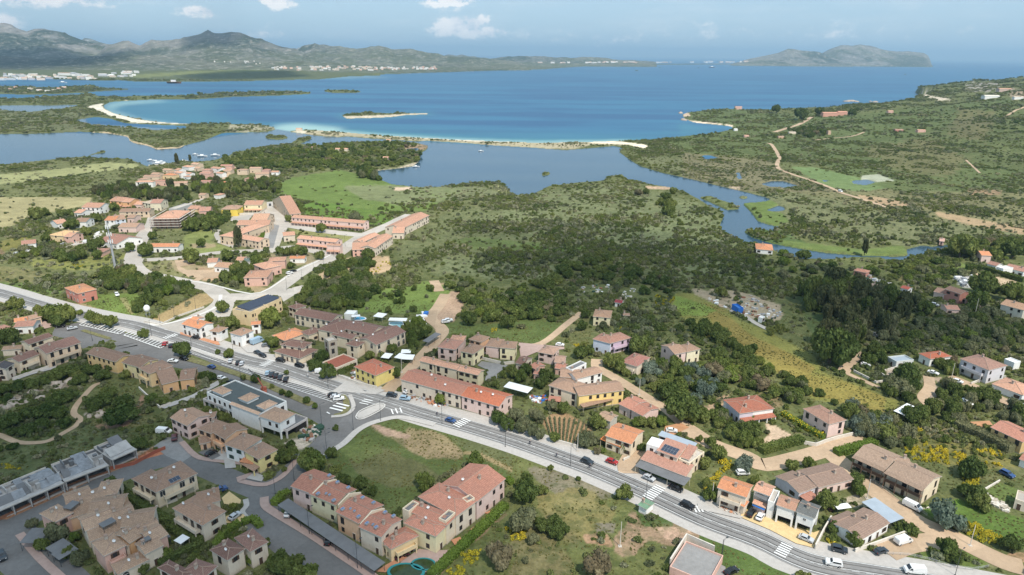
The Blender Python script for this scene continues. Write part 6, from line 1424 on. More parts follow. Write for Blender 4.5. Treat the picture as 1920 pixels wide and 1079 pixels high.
# --- upper quarter (left, middle distance)
UQ = [
 ("v 745,142 915,147 938,108",6,'g',WH,RTC,'white two storey house with orange roof beside the dry meadow'),
 ("v 675,192 745,197 800,165",3.5,'g',WH,RTC,'low white annex with orange roof in front of the white two storey house'),
 ("v 1003,80 1118,90 1142,52|v 1118,94 1195,97 1197,66",6,'g',OR_,RTC,'house with two orange roofs and open galleries beside the eucalyptus belt'),
 ("v 525,297 625,280 665,240",4,'g',WH,RTC,'low pale roofed house at the edge of the scrub'),
 ("v 680,277 792,277 800,245",5,'g',WH,RTN,'white house with brown roof behind the round garden trees'),
 ("v 440,398 577,408 592,352",5,'h',YE,(.62,.42,.22),'yellow villa with pale yellow roof facing the scrub'),
 ("v 580,412 648,417 642,372",5,'g',PK,RTC,'narrow pinkish house joined to the yellow villa'),
 ("v 195,487 332,472 345,440",3,'g',WH,RPK,'long low pink house with a white wall at the far left'),
 ("v 900,447 1068,482 1118,385",3.8,'g',WH,RPK,'large pink roofed hall with white side wall beside the flower garden'),
 ("v 955,263 1056,264 1062,228",5,'g',WH,ROR,'white house with orange roof left of the grey blue balconies'),
 ("v 1057,262 1160,250 1152,215",5,'g',(.6,.65,.72),RTN,'house with grey blue balconies and brown roof'),
 ("v 1090,187 1372,182 1372,155",5,'g',TANW,RTN,'long tan row of houses behind the grey blue balconies'),
 ("v 1080,327 1250,328 1262,290",4,'g',PKL,RTN,'tan house behind the flower garden'),
 ("v 1160,240 1230,242 1240,215",4,'g',PKL,RTN,'small tan house beside the long tan row'),
 ("v 832,562 935,562 932,520",3,'h',PK,RPK,'pink cottage with rounded roofs in front of the hall'),
 ("v 1300,97 1382,112 1402,65",5,'h',(.72,.66,.52),(.60,.50,.38),'cream walled house with pale roof'),
 ("v 1375,107 1477,107 1470,75",6.5,'g',(.74,.66,.50),RPK,'tall cream block with thin pink roof beside the cream walled house'),
 ("v 1225,118 1300,120 1300,92",3.5,'g',PKL,RTC,'low orange roofed house beside the cream walled house'),
 ("w 380,948 655,948 655,916",4,'g',WH,ROR,'long white bungalow with bright orange roof beside the concrete street'),
 ("w 570,598 640,602 700,550",4,'f',GRW,'concrete_pale','grey flat roofed warehouse behind the scaffolded block'),
 ("w 740,598 835,602 852,573",6,'g',YE,RTC,'yellow house with tan roof left of the twin pink house'),
 ("w 845,622 955,617 968,585",5.5,'g',PK,RPK,'pink house with red roof joined to the yellow house'),
 ("w 1048,602 1202,602 1192,568",6,'h',YB,RTN,'bright yellow villa with brown hip roof'),
 ("w 1258,562 1425,562 1428,528",6.5,'g',(.80,.70,.46),RTC,'cream villa with open loggias above the white retaining wall'),
 ("w 1320,707 1470,707 1440,650",5.5,'g',TANW,(.55,.33,.22),'tall pinkish roof rising behind the horseshoe building'),
 ("x 800,208 906,197 856,62",6,'g',TANW,RTC,'long roof running away from the terraces at the top of the wide street'),
 ("x 812,236 1482,292 #9",6,'g',PKL,RTC,'longest terrace with terracotta roof and porches above the grass strip'),
 ("x 740,407 852,398 855,366",4.5,'g',CR_,RTC,'small house at the left end of the lower terrace'),
 ("x 862,428 1225,466 #9|x 1135,492 1265,498 #5",6,'g',PKL,RTC,'lower terrace of joined houses with terracotta roof and glazed porches'),
 ("x 372,792 592,788 560,722|x 570,712 728,676 660,625|x 600,640 760,632 700,600",5.4,'h',PK,RTC,'brick coloured house with three terracotta hip roofs and arcades'),
 ("x 98,688 238,700 318,655",3.6,'g',WH,(.56,.34,.22),'white barn with pale orange roof on the earth yard'),
 ("x 35,652 132,648 150,608",3.4,'g',WH,RTC,'small white house with terracotta roof left of the white barn'),
 ("x 300,632 378,632 388,598",3.4,'g',CR_,RTC,'small terracotta roofed hut behind the white barn'),
 ("x 378,645 450,640 455,605",3.4,'g',WH,(.12,.16,.15),'small hut with dark green roof beside the trees'),
 ("x 795,614 937,614 937,590",3.2,'g',WH,ROR,'long bright orange roofed shed beside the round trees'),
 ("E 60,387 190,382 140,345",5,'g',PK,RTC,'pink house at the lower end of the diagonal terraces'),
 ("E 190,378 292,308 235,288|E 120,345 215,300 180,285",6,'g',CR_,RTC,'lower of the two diagonal terraces with stepped terracotta roofs'),
 ("E 345,268 495,192 440,165",6,'g',CR_,RTC,'upper of the two diagonal terraces with stepped terracotta roofs'),
 ("E 285,292 352,292 372,260",4.5,'g',CR_,RTC,'cream house between the two diagonal terraces'),
]
for s_,h_,k_,wc_,rc_,lb_ in UQ:
 B(lb_,'house' if 'terrace' not in lb_ else 'terraced houses',[(q_,h_,k_,wc_,rc_,'L' if 'porch' in lb_ or 'gall' in lb_ or 'logg' in lb_ else '') for q_ in s_.split('|')],wc_,rc_,group='houses of the upper quarter',detail=1,win='n',wskip=.3)
B('horseshoe shaped building with terracotta roof round a green pool lawn','apartment block',[("w 1190,748 1492,746 1490,706",6,'g',TANW,RTC,'A'),("w 1032,845 1165,858 1190,722",6,'h',TANW,RTC),("w 1165,862 1400,902 1412,858",5.6,'g',TANW,RTC)],TANW,RTC,detail=1,win='n')
B('grey block wrapped in scaffolding beside the pale concrete street','building',[("w 420,695 655,692 652,618",7.6,'h',(.22,.20,.19),RTC)],GRW,RTC,detail=1,name='building',win='n')
def scaffold():
 A,ux,n,L,D = frame_of("w 415,700 660,697 655,615",7.0); root = empty('scaffolding',(A.x,A.y,0),math.atan2(ux.y,ux.x)); tag(root,'scaffolding of poles and pale walkways round the grey block','scaffolding')
 k = int(L/2.5)
 for (x0,y0,x1,y1) in ((0,-1.4,L,-1.4),(L+1.2,-1.4,L+1.2,D),(-1.2,-1.4,-1.2,D)):
  m = MB(); q = MB(); nn = max(2,int(math.hypot(x1-x0,y1-y0)/2.5))
  for i in range(nn+1): x = x0+(x1-x0)*i/nn; y = y0+(y1-y0)*i/nn; m.bar((x,y,0),(x,y,9),.09)
  for z in (2,4,6,8): q.box(min(x0,x1)-.4,min(y0,y1)-.4,z,max(x0,x1)+.4,max(y0,y1)+.4,z+.16); m.bar((x0,y0,z+1),(x1,y1,z+1),.07)
  m.build('pole',M('rust'),root); q.build('walkway',M('fascia'),root)
scaffold()
VL = """260,352 422,352 428,320 6 w;435,347 560,347 562,325 5 p;330,303 482,305 492,280 4 t;510,287 612,292 606,262 5 o;510,238 592,242 602,215 4 t;618,262 682,272 692,210 6 w;690,208 752,216 752,190 5 w;770,187 832,192 832,170 5 t;848,272 952,277 957,240 6 p;873,243 952,243 952,215 5 p;953,223 1035,232 1038,195 6 w;1040,207 1150,207 1150,188 5 p;1195,242 1292,242 1292,205 6 t;1310,227 1417,227 1417,200 6 t;1363,282 1492,278 1492,252 5 t;1422,247 1492,247 1492,225 5 p;860,348 962,348 962,325 5 p;1023,362 1087,362 1087,338 5 o;1263,322 1342,324 1342,303 5 p;600,368 742,362 742,337 3 t;690,268 762,278 772,250 5 w;540,262 600,266 610,246 5 t;800,225 850,228 850,208 4 t;400,280 470,284 480,262 4 t;700,300 750,305 755,285 4 w;1510,262 1580,262 1580,240 4 w;1060,250 1140,252 1145,232 4 t;280,325 330,330 340,305 4 t;1000,270 1060,275 1065,250 5 w;840,470 900,472 905,455 4 t;980,470 1030,475 1035,455 4 w;620,240 660,245 665,225 5 w"""
VD = {'w': (WH,RTC,'white'),'p': (PK,RPK,'pink'),'t': (TANW,(.50,.32,.22),'tan'),'o': (YE,ROR,'orange')}
for i_,ln_ in enumerate(VL.split(';')):
 tk_ = ln_.split(); wc_,rc_,cn_ = VD[tk_[4]]
 B({'white': 'small white walled house','pink': 'small pink walled house','tan': 'small tan walled house','orange': 'small yellow house with bright orange roof'}[cn_]+' in the cluster beside the lagoon boats','house',[('w '+' '.join(tk_[:2])+' #%d' % (7+i_ % 4),float(tk_[3])*.9,'g' if i_ % 3 else 'h',wc_,rc_,'')],wc_,rc_,group='houses of the lagoon village',detail=0,win='n',wskip=.4)
wall_line("w 145,415 200,395 420,385",1.6,.4,'fascia','long pale wall at the left end of the lagoon village')
def far_house(u,v,wpx,hpx,wc,rc,label,group,dep=None,cat='house',rot=0.0,nm='house'):
 p = hit(u,v) if v > 116 else None
 if p is None:
  g_ = G(u,v); p = np.array([g_[0],g_[1],max(0,float(ground(np.array([g_[0]]),np.array([g_[1]]))[0]))])
 Y = p[1]; s = Y/F*1.02; L = wpx*s; h = hpx*s; D = dep or max(8,L*.4)
 o = empty(nm,(p[0],p[1],p[2]),rot); tag(o,label,cat,group)
 m = MB(); m.box(-L/2,0,-3,L/2,D,h,0); m.build('wall',wallmat(wc),o)
 m = MB(); roof_geo(m,L*1.04,D*1.04,h+.01,'g',.22,ridge=False); b = m.build('roof',[M('fr_%d' % (hash_c(rc))),M('fascia'),M('fascia')],o,(-L*.52,-D*.02,0)); return o
def hash_c(c):
 k = int(c[0]*99)*10000+int(c[1]*99)*100+int(c[2]*99)
 if 'fr_%d' % k not in MATS: plain('fr_%d' % k,c,.9,.1,.1,.05)
 return k
far_house(1561,219,34,6,(.62,.34,.26),(.55,.28,.2),'long red brick building with flat top on the coast ridge',None,14,'building',0,'building')
far_house(1580,217,16,6,(.62,.34,.26),(.55,.28,.2),'square red wing at the right of the long coast building',None,14,'building',0,'building')
for (u,v,w_,h_,wc,rc,lb) in ((1385,204,12,3,PK,RTC,'pink house on the low headland'),(1670,213,9,4,PK,RTC,'small pink house behind the coast trees'),(1860,185,26,4,WH,(.7,.65,.55),'long pale villa on the right hill'),(1910,187,16,4,WH,(.6,.5,.4),'white villa at the right edge of the hill'),
 (1486,252,12,3,CR_,(.6,.5,.4),'small cream farmhouse above the sandy track'),(1400,258,8,3,PK,RTC,'little red roofed house above the bay beach'),(1686,248,14,4,BRK,RTN,'brown farmhouse on the hillside meadow'),(1728,249,14,4,PK,RTC,'farm shed beside the yellow hillside meadow'),(1555,253,5,6,(.6,.42,.3),RTN,'thin brown tower house in the scrub'),(1465,260,10,3,(.6,.4,.28),RTN,'low rusty hut beside the sandy track'),(1885,172,22,4,(.55,.42,.36),RTC,'stone villa high on the far right hill'),(1380,246,6,3,WH,WH,'tiny white hut at the end of the bay beach')):
 far_house(u,v,w_,h_,wc,rc,lb,'scattered houses of the right hillside')
for (u,v,w_,h_,lb) in ((640,284,22,4,'pale farm building inside the wooded lagoon peninsula'),(724,300,12,4,'pink house in the middle of the wooded peninsula'),(698,283,6,4,'white house high on the wooded peninsula'),(728,266,8,3,'white shed on the lagoon beach track'),(583,279,18,3,'pink walled plot at the left tip of the wooded peninsula'),(560,246,10,4,'beach hut beside the sandy lagoon mouth')):
 far_house(u,v,w_,h_,PKL if 'pink' in lb else CR_,RTC,lb,'scattered houses of the lagoon shore')
rp = random.Random(5)
def town(n,ulo,uhi,vf,spread,wr,hr,cols,label,group,seed=1,cat='building'):
 r = random.Random(seed)
 for k in range(n):
  u = r.uniform(ulo,uhi); v = vf(u)+r.uniform(-spread,spread*.3); wc = r.choice(cols)
  far_house(u,v,r.uniform(*wr),r.uniform(*hr),wc,r.choice([wc,(.62,.6,.57),(.55,.35,.26)]),label,group,cat=cat,rot=r.uniform(-.5,.5),nm='building')
town(70,0,270,lambda u: 148.5-.012*max(0,u-100)-(u > 200)*3,7,(4,14),(1.6,4.2),[WH,WH,(.68,.68,.68),(.72,.62,.52),(.5,.52,.55)],'pale warehouse or block of the distant port','buildings of the distant port',1)
town(60,500,700,lambda u: 131.5,5,(2.5,7),(1.6,3),[WH,(.7,.5,.4),(.68,.6,.5)],'small pale house of the distant left shore town','houses of the distant left shore town',2,'house')
town(50,700,820,lambda u: 131.2-.01*(u-700),3.5,(2,6),(1.5,2.6),[(.68,.42,.32),(.7,.5,.4),WH],'small reddish house of the distant shore town below the last hill','reddish houses of the distant shore town',3,'house')
town(45,1010,1400,lambda u: 119.2-.004*(u-1010),.8,(3,9),(1.0,2.2),[WH,(.7,.55,.45)],'tiny pale building on the thin spit at the horizon','buildings on the thin spit at the horizon',4)
town(22,370,520,lambda u: 112+.06*(u-370),10,(1.5,3.5),(1.2,2),[WH,(.7,.66,.6)],'scattered pale house on the slopes below the twin peaked mountain','houses on the mountain slopes',5,'house')
town(14,0,150,lambda u: 170,6,(3,8),(1.5,2.5),[WH,CR_,PK],'small pale house on the dark wooded tongue by the port channel','houses on the wooded tongue',6,'house')
# ================================================================ VEHICLES
DRV = (1,.42)
for s_,c_,k_,w_,h_ in (
 ('g 300,48','dark','suv','driving on the main road behind the cyclist, near the palm garden',(1,.42)),('g 528,48','red','hatch','parked on the pavement beside the palm garden',(1,.35)),('g 870,200','silver','hatch','parked in front of the restaurant veranda',(1,.45)),('g 1120,295','black','saloon','parked at the right end of the restaurant veranda',(1,.4)),('g 1225,455','black','suv','driving between the two zebra crossings by the bus shelter',(1,.45)),
 ('h 432,525','black','saloon','parked at the upper end of the yellow forecourt',(.75,-1)),('h 518,560','white','hatch','parked beside the black saloon on the yellow forecourt',(.7,-1)),('h 940,762','silver','hatch','parked at the lower end of the yellow forecourt',(1,.4)),('h 1195,992','white','suv','driving below the lower zebra crossing',(-1,-.2)),('h 355,152','white','suv','parked behind the orange roofed house',(1,-.05)),('h 1245,862','dark','suv','parked beside the yellow broom bush above the road',(1,.25)),
 ('i 540,465','white','van','parked on the dirt road beside the lawn',(1,.5)),('i 455,785','white','van','parked on the dirt bend below the bungalow',(1,-.3)),('i 250,878','dark','hatch','parked at the end of the metal railing',(1,-.3)),('i 560,1062','white','van','driving on the road at the bottom edge',(-1,-.1)),('i 1415,165','blue','suv','parked in the garden above the ruined wall',(1,.5)),
 ('h 250,1065','black','saloon','on the flat yard at the bottom edge',(1,-.5)),
 ('m 122,648','blue','hatch','driving towards the zebra crossing by the brick red terrace',(1,.3)),('n 858,415','dark','suv','parked on the pavement before the brick red terrace',(1,.1)),('n 980,447','lightblue','suv','parked beside the dark one before the brick red terrace',(1,.1)),('n 212,205','white','van','parked on the pavement below the hotel hedge',(1,.1)),
 ('n 315,412','black','hatch','at the lower end of the parking row',(1,-.15)),('n 340,428','silver','hatch','second from the lower end of the parking row',(1,-.1)),('n 370,448','white','suv','last in the parking row beside the striped area',(1,-.1)),
 ('d 900,22','dark','hatch','stopped on the main road in front of the hotel yard',(1,.4)),('d 945,47','black','hatch','just behind the dark hatchback on the main road',(1,.4)),('d 1110,95','black','suv','parked before the hotel restaurant',(1,.2)),('d 1285,143','black','suv','parked right of the hotel restaurant beside the hedge',(1,.2)),
 ('d 990,212','lightblue','hatch','first of the group of five in the parking row',(.4,-1)),('d 1030,222','dark','hatch','second of the group of five in the parking row',(.4,-1)),('d 1068,235','black','hatch','third of the group of five in the parking row',(.4,-1)),('d 1108,250','dark','saloon','fourth of the group of five in the parking row',(.4,-1)),('d 1160,272','black','suv','last of the group of five in the parking row',(.4,-1)),
 ('d 650,98','silver','hatch','alone in the upper parking row',(.5,-1)),('d 720,115','black','hatch','left of a silver one in the upper parking row',(.5,-1)),('d 755,122','silver','hatch','right of a black one in the upper parking row',(.5,-1)),
 ('p 343,528','red','hatch','at the start of the upper parking row',(.8,-1)),('p 400,545','black','hatch','next to the red one in the upper parking row',(.8,-1)),('d 120,100','white','saloon','parked on the lower road near the brown wavy roof',(1,.05)),('d 222,78','black','hatch','driving on the lower road behind a white saloon',(1,.2)),('d 475,153','blue','hatch','driving on the lower road',(-1,-.3)),('d 565,257','white','saloon','parked behind the modern white building',(1,.2)),('d 660,295','black','saloon','parked at the back corner of the modern white building',(1,.15)),('d 720,312','white','hatch','parked beside the roof of the modern white building',(1,.3)),
 ('p 628,470','black','saloon','on the main road in front of the white row',(1,.15)),('p 1190,512','lightblue','camper','in the yard beside the white row',(1,-.4)),('p 1120,515','dark','hatch','between the white row and the camper',(1,-.2)),('p 1272,542','grey','hatch','parked right of the camper',(1,-.2)),
 ('q 665,385','silver','saloon','parked across the small car park on the left',(1,-.2)),('q 555,365','black','suv','under the trees of the small car park on the left',(1,-.1)),('v 1078,958','white','suv','standing on the meadow beside the brick red farmhouse',(.6,1)),
 ('d 40,755','white','van','beside the white and pink end house',(1,.1)),('d 137,808','brown','suv','parked below the white panel van',(.1,-1)),('d 472,950','black','hatch','in the paved yard of the peach row',(1,-.5)),('b 560,312','blue','suv','parked at the corner of the large cream villa',(1,-.4)),('b 695,555','silver','hatch','parked on the small yellow forecourt by the junction',(1,-.7)),('a 20,925','dark','suv','at the left edge of the picture',(.4,1)),('e 105,525','white','hatch','under the long dark grey carport',(.5,-1)),('e 480,780','black','hatch','in the middle of the long dark grey carport',(.5,-1)),('P 650,703','white','hatch','beside the long dark hedge',(1,-.3)),
 ('j 878,742','white','hatch','parked behind the restaurant beside the barrels',(1,.1)),('l 730,208','white','saloon','parked behind the white bungalow garden',(1,.3)),('l 110,132','white','hatch','beside the farm track below the eucalyptus grove',(1,.15)),('l 955,287','white','hatch','beneath the front of the grey two storey house',(1,.3)),('l 1040,482','white','pickup','among the dark olive trees',(.9,.6)),('l 1250,390','blue','hatch','below the low orange roofed bungalow',(1,.4)),('l 1475,480','white','saloon','left of two on the right lane',(1,.4)),('l 1525,503','white','hatch','right of two on the right lane',(1,.4)),('u 175,935','grey','van','in the shade beside the eucalyptus trunks',(1,.3)),
 ('r 468,228','white','suv','nearer of two on the earth yard',(1,-.1)),('r 497,215','white','suv','farther of two on the earth yard',(1,-.1)),('r 255,245','silver','saloon','beside the boats at the earth lane',(1,.3)),('r 120,870','white','hatch','at the left corner of the brick red terrace',(1,-.5)),('u 745,660','silver','suv','in the yard of the farm buildings on the right',(1,.2)),('s 440,440','white','hatch','on the earth yard behind the hillside group',(1,.1)),
 ('x 620,128','black','suv','at the top left of the wide pale street',(.2,-1)),('x 685,160','white','hatch','parked at the top of the wide pale street',(.2,-1)),('x 690,125','dark','hatch','at the top right of the wide pale street',(.2,-1)),('w 590,990','dark','van','beside the long white bungalow',(1,.1)),('x 1055,522','dark','suv','parked before the lower terrace',(1,-.1)),('x 800,760','white','suv','beside the brick coloured house',(1,-.3)),('x 835,740','black','hatch','behind the white one beside the brick coloured house',(1,-.3)),
 ('v 800,475','white','van','in front of the pink roofed hall',(1,.1)),('v 250,555','white','van','half hidden in the scrub at the far left',(1,.05)),('v 155,578','white','hatch','in the scrub left of a white van',(1,.1)),('F 885,62','white','van','on the sandy track beside the marsh',(1,.3)),('v 590,490','silver','saloon','on the pale lane below the yellow villa',(1,-.1))):
 car(s_,c_,k_,w_,h_)
# ================================================================ STREET LAMPS
ln_ = 0
for s_,h_,w_ in (('n 272,330',8.5,'beside the parking row, opposite the white van'),('n 503,722',9,'at the left corner of the green field'),('n 755,638',9,'at the tip of the traffic island'),('n 1318,660',8.5,'before the zebra crossing of the brick red terrace'),('n 212,682',9,'beside the rubble of the modern white building'),('n 258,920',8.5,'on the pavement of the street below the junction'),
 ('m 625,870',8.5,'beyond the zebra crossing of the brick red terrace'),('m 1222,1058',8.5,'facing the vineyard wall'),('g 842,372',8.5,'behind the bus shelter'),('d 750,290',8,'on the strip behind the modern white building'),('p 970,605',8,'between the parking row and the camper yard'),('p 585,540',8,'opposite the white row'),('p 217,440',8,'beside the small round tree of the car park'),('p 295,320',8,'at the mouth of the pale street'),('p 430,285',8,'along the dry field'),('p 625,205',8,'at the bend of the dry field'),
 ('e 298,702',9,'in the middle of the long carport'),('e 743,1018',9,'at the lower end of the long carport'),('e 157,205',9,'on the street behind the upper end of the stepped salmon row'),('b 1070,362',8.5,'at the hedge corner of the long carport'),('d 1535,942',8,'on the verge of the road below the junction'),('q 850,490',7,'on the small car park'),
 ('x 775,905',8,'at the lower end of the diagonal pale street'),('x 915,812',8,'second along the diagonal pale street'),('x 1022,735',8,'third along the diagonal pale street'),('x 1115,665',8,'fourth along the diagonal pale street'),('x 1208,595',8,'fifth along the diagonal pale street'),('x 1310,500',8,'sixth along the diagonal pale street'),('g 1540,950',7,'on the grass bank above the flat yard'),('h 155,945',7,'beside the bush on the grass bank'),('i 940,1079',8,'at the bottom edge beside the railing')):
 (u_,v_),= PL(s_); lamp_post(u_,v_,'tall dark street lamp '+w_,h_,ang=R(35))
for s_,h_,w_ in (('g 603,812',8.2,'pale pole standing alone in the waste ground'),('j 13,912',7,'pale pole at the corner of the vineyard'),('h 70,400',7,'pale pole beside the orange roofed house'),('i 125,370',7,'thin pole at the edge of the dirt road'),('i 1078,805',7,'thin pole beside the broom at the dirt road'),('l 898,260',8,'thin pole before the grey two storey house'),('u 1120,730',9,'white pole beside the right orchard'),('r 65,680',7,'pale pole left of the beige joined houses'),('j 580,395',7,'pale pole at the narrow lane'),('b 397,760',7,'thin pole beside the teal basin'),('b 345,740',6,'round topped pole before the large cream villa')):
 (u_,v_),= PL(s_); p = G(u_,v_); o = empty('utility_pole',(p[0],p[1],0)); tag(o,w_,'pole','utility poles'); m = MB(); m.bar((0,0,-.2),(0,0,h_),.13,0,8,.08); m.build('pole',M('fascia'),o); m = MB(); m.box(-.5,-.5,0,.5,.5,.15); m.build('footing',M('concrete_pale'),o)
def mast():
 p = G(*PL('v 1062,712')[0]); o = empty('telecom_mast',(p[0],p[1],0)); tag(o,'tall grey telecom mast with antenna clusters in the scrub left of the pale street','mast'); H_ = 31
 m = MB(); m.bar((0,0,0),(0,0,H_),.75,0,10,.35); m.build('mast',M('metal_grey'),o)
 for z in (H_*.55,H_*.7,H_*.85):
  m = MB();
  for k in range(6): a = k*1.047; c = (math.cos(a)*1.3,math.sin(a)*1.3); m.box(c[0]-.2,c[1]-.2,z,c[0]+.2,c[1]+.2,z+2.1,0); m.bar((0,0,z+1),(c[0],c[1],z+1),.06)
  m.build('antenna_ring',M('sheet_white'),o)
 m = MB(); m.bar((0,0,H_),(0,0,H_+4),.05); m.build('spike',M('metal_grey'),o)
 m = MB(); m.box(-3,-3,-.1,3,3,.12); m.box(1.5,-2,.123,2.8,1,2.2); m.build('base',M('concrete_pale'),o)
mast()
def crane():
 p = G(*PL('d 955,400')[0]); o = empty('crane_arm',(p[0],p[1],0),.3); tag(o,'red truck crane arm rising behind the modern white building','crane')
 m = MB(); m.box(-1.2,-3,.8,1.2,3,1.4); m.box(-1.1,1.6,1.403,1.1,3,2.6); m.build('truck_body',M('plastic_red'),o)
 for x in (-1.1,1.1):
  for y in (-2.2,2): inst('wheel',WHEEL,o,(x,y,.45),math.pi/2,(1.4,1.4,1.4))
 m = MB(); m.bar((0,-1,1.4),(0,-1,4.5),.35); m.bar((0,-1,4.5),(-1.5,-1,8.5),.28); m.build('lower_arm',M('plastic_red'),o)
 m = MB(); m.bar((-1.5,-1,8.5),(-4.5,-.5,12.5),.18); m.build('upper_arm',M('metal_dark'),o)
crane()
def dome_sign():
 p = G(*PL('p 185,265')[0]); o = empty('water_tank',(p[0],p[1],0)); tag(o,'white rounded tank on thin legs at the corner of the dry field','tank'); v,f = ICO2; m = MB()
 m.v = [(x*1.6,y*1.6,z*1.9+4.6) for x,y,z in v.tolist()]; m.f = f.tolist(); m.m = [0]*len(m.f); m.build('tank',M('sheet_white'),o,smoothf=True)
 for a in range(4): m = MB(); m.bar((math.cos(a*1.57)*1.1,math.sin(a*1.57)*1.1,-.1),(math.cos(a*1.57)*1.0,math.sin(a*1.57)*1.0,3.6),.09); m.build('leg',M('metal_grey'),o)
dome_sign()
def cyclist(s,label,cloth):
 p = G(*PL(s)[0]); q = G(*T('z',PL(s)[0][0]+3,PL(s)[0][1]+1.2)); a = math.atan2(q[1]-p[1],q[0]-p[0])-math.pi/2
 z = LIFT[0]+.03; o = empty('bicycle',(p[0],p[1],z),a); tag(o,'dark bicycle under '+label,'bicycle',None)
 for y in (-.5,.52):
  m = MB()
  for k in range(14): a0,a1 = 6.2832*k/14,6.2832*(k+1)/14; m.bar((0,y+.33*math.cos(a0),.34+.33*math.sin(a0)),(0,y+.33*math.cos(a1),.34+.33*math.sin(a1)),.02)
  for k in range(4): m.bar((0,y+.3*math.cos(k*.785),.34+.3*math.sin(k*.785)),(0,y-.3*math.cos(k*.785),.34-.3*math.sin(k*.785)),.006)
  m.build('wheel',M('tyre'),o)
 m = MB(); F_ = [(0,-.5,.34),(0,-.15,.3),(0,-.2,.85),(0,.38,.85),(0,.52,.34)]
 for i_,j_ in ((0,1),(1,2),(2,3),(1,3),(3,4),(0,2)): m.bar(F_[i_],F_[j_],.02)
 m.bar((-.2,.45,1.0),(.2,.45,1.0),.015); m.bar((0,.38,.85),(0,.45,1.0),.02); m.box(-.07,-.32,.86,.07,-.08,.92); m.build('frame',M('metal_dark'),o)
 R2 = [((0,-.2,.93),.15),((0,-.1,1.12),.16),((0,.08,1.32),.18),((0,.2,1.42),.10),((0,.25,1.5),.06),((0,.27,1.56),.085),((0,.3,1.66),.11),((0,.3,1.75),.07)]
 m = MB(); V_ = []; n = 8
 def tube(P):
  b0 = len(m.v)
  for i,(c,r_) in enumerate(P):
   c = Vector(c); d = (Vector(P[min(i+1,len(P)-1)][0])-Vector(P[max(0,i-1)][0])).normalized(); x_ = Vector((1,0,0)); y_ = d.cross(x_).normalized(); x_ = y_.cross(d)
   for k in range(n): t_ = 6.2832*k/n; m.v.append(tuple(c+x_*math.cos(t_)*r_*1.15+y_*math.sin(t_)*r_))
  for i in range(len(P)-1):
   for k in range(n): m.f.append([b0+i*n+k,b0+i*n+(k+1) % n,b0+(i+1)*n+(k+1) % n,b0+(i+1)*n+k]); m.m.append(0 if P[i][0][2] < 1.45 else 1)
  m.f.append([b0+k for k in range(n)][::-1]); m.m.append(0); m.f.append([b0+(len(P)-1)*n+k for k in range(n)]); m.m.append(1)
 tube(R2)
 for s_ in (-1,1):
  tube([((s_*.09,-.18,.92),.10),((s_*.11,.1,.78 if s_ > 0 else .66),.075),((s_*.1,.03,.5 if s_ > 0 else .36),.05),((s_*.1,0,.3 if s_ > 0 else .16),.04),((s_*.1,.14,.27 if s_ > 0 else .13),.035)])
  tube([((s_*.17,.12,1.38),.06),((s_*.22,.26,1.2),.045),((s_*.2,.42,1.06),.035),((s_*.2,.5,1.03),.04)])
 pr = m.build('person',[M(cloth),M('skin')],None,(p[0],p[1],z),a,smoothf=True); tag(pr,label,'person')
cyclist('m 850,860','person in dark clothes cycling on the road above the vineyard corner','cloth_dark'); cyclist('m 1095,975','person in dark clothes cycling along the vineyard wall','cloth_dark'); cyclist('g 320,98','person cycling close behind the dark car near the palm garden','cloth_dark'); cyclist('n 85,235','person in white top riding on the road above the parking row','cloth_white'); cyclist('n 1272,592','person in dark top cycling before the brick red terrace','cloth_dark')
def boat(s,L,label,col='sheet_white',rot=.2,z=-1.2,group='boats moored in the lagoon'):
 p = G(*PL(s)[0],-1.2); o = empty('boat',(p[0],p[1],-1.2),rot); tag(o,label,'boat',group); m = MB(); w_ = L*.17; pr_ = [(-.5,.8),(-.2,1.0),(.15,.95),(.38,.55),(.5,.04)]; h = L*.12; b0 = []
 for x,k in pr_: b0.append([(x*L,-w_*k,h),(x*L,w_*k,h),(x*L*.92,w_*k*.5,-.15),(x*L*.92,-w_*k*.5,-.15)])
 for a,b in zip(b0[:-1],b0[1:]):
  m.poly([a[0],b[0],b[1],a[1]]); m.poly([a[3],b[3],b[0],a[0]]); m.poly([a[1],b[1],b[2],a[2]]); m.poly([a[2],b[2],b[3],a[3]])
 m.poly(b0[0][::-1]); m.build('hull',M(col),o); m = MB(); m.box(-.2*L,-w_*.5,h+.003,.12*L,w_*.5,h+L*.12); m.build('cabin',M('sheet_white'),o); return o
for k,(s_,L_,w_) in enumerate((('w 405,155',9,'leftmost of the moored row off the lagoon village'),('w 455,165',9,'second of the moored row off the lagoon village'),('w 505,170',9,'third of the moored row off the lagoon village'),('w 535,187',10,'last of the moored row off the lagoon village'),('w 475,188',14,'beside the pale jetty of the lagoon village'),('w 712,160',9,'alone off the middle of the lagoon village'),('w 880,118',13,'anchored alone in open lagoon water'),('w 1000,110',12,'near the wooded lagoon peninsula'),('w 815,100',8,'tiny and farthest out in the lagoon'),('B 785,852',8,'alone in the middle lagoon'),('B 420,940',9,'close to the shore of the wooded peninsula'))):
 boat(s_,L_,'small white boat '+w_)
boat('A 980,470',62,'reddish ship lying off the green headland','rust',0.1,group='ships far off'); boat('C 165,382',90,'small grey cargo ship on the open sea below the far cape','metal_grey',0.1,group='ships far off'); boat('A 355,468',34,'white boat with wake in the port channel','sheet_white',0.1,group='ships far off')
wall_line("w 385,200 470,193 550,185",.6,2.0,'fascia','pale jetty in front of the lagoon village','jetty','jetty',z0=-2)
ri = ico(2)
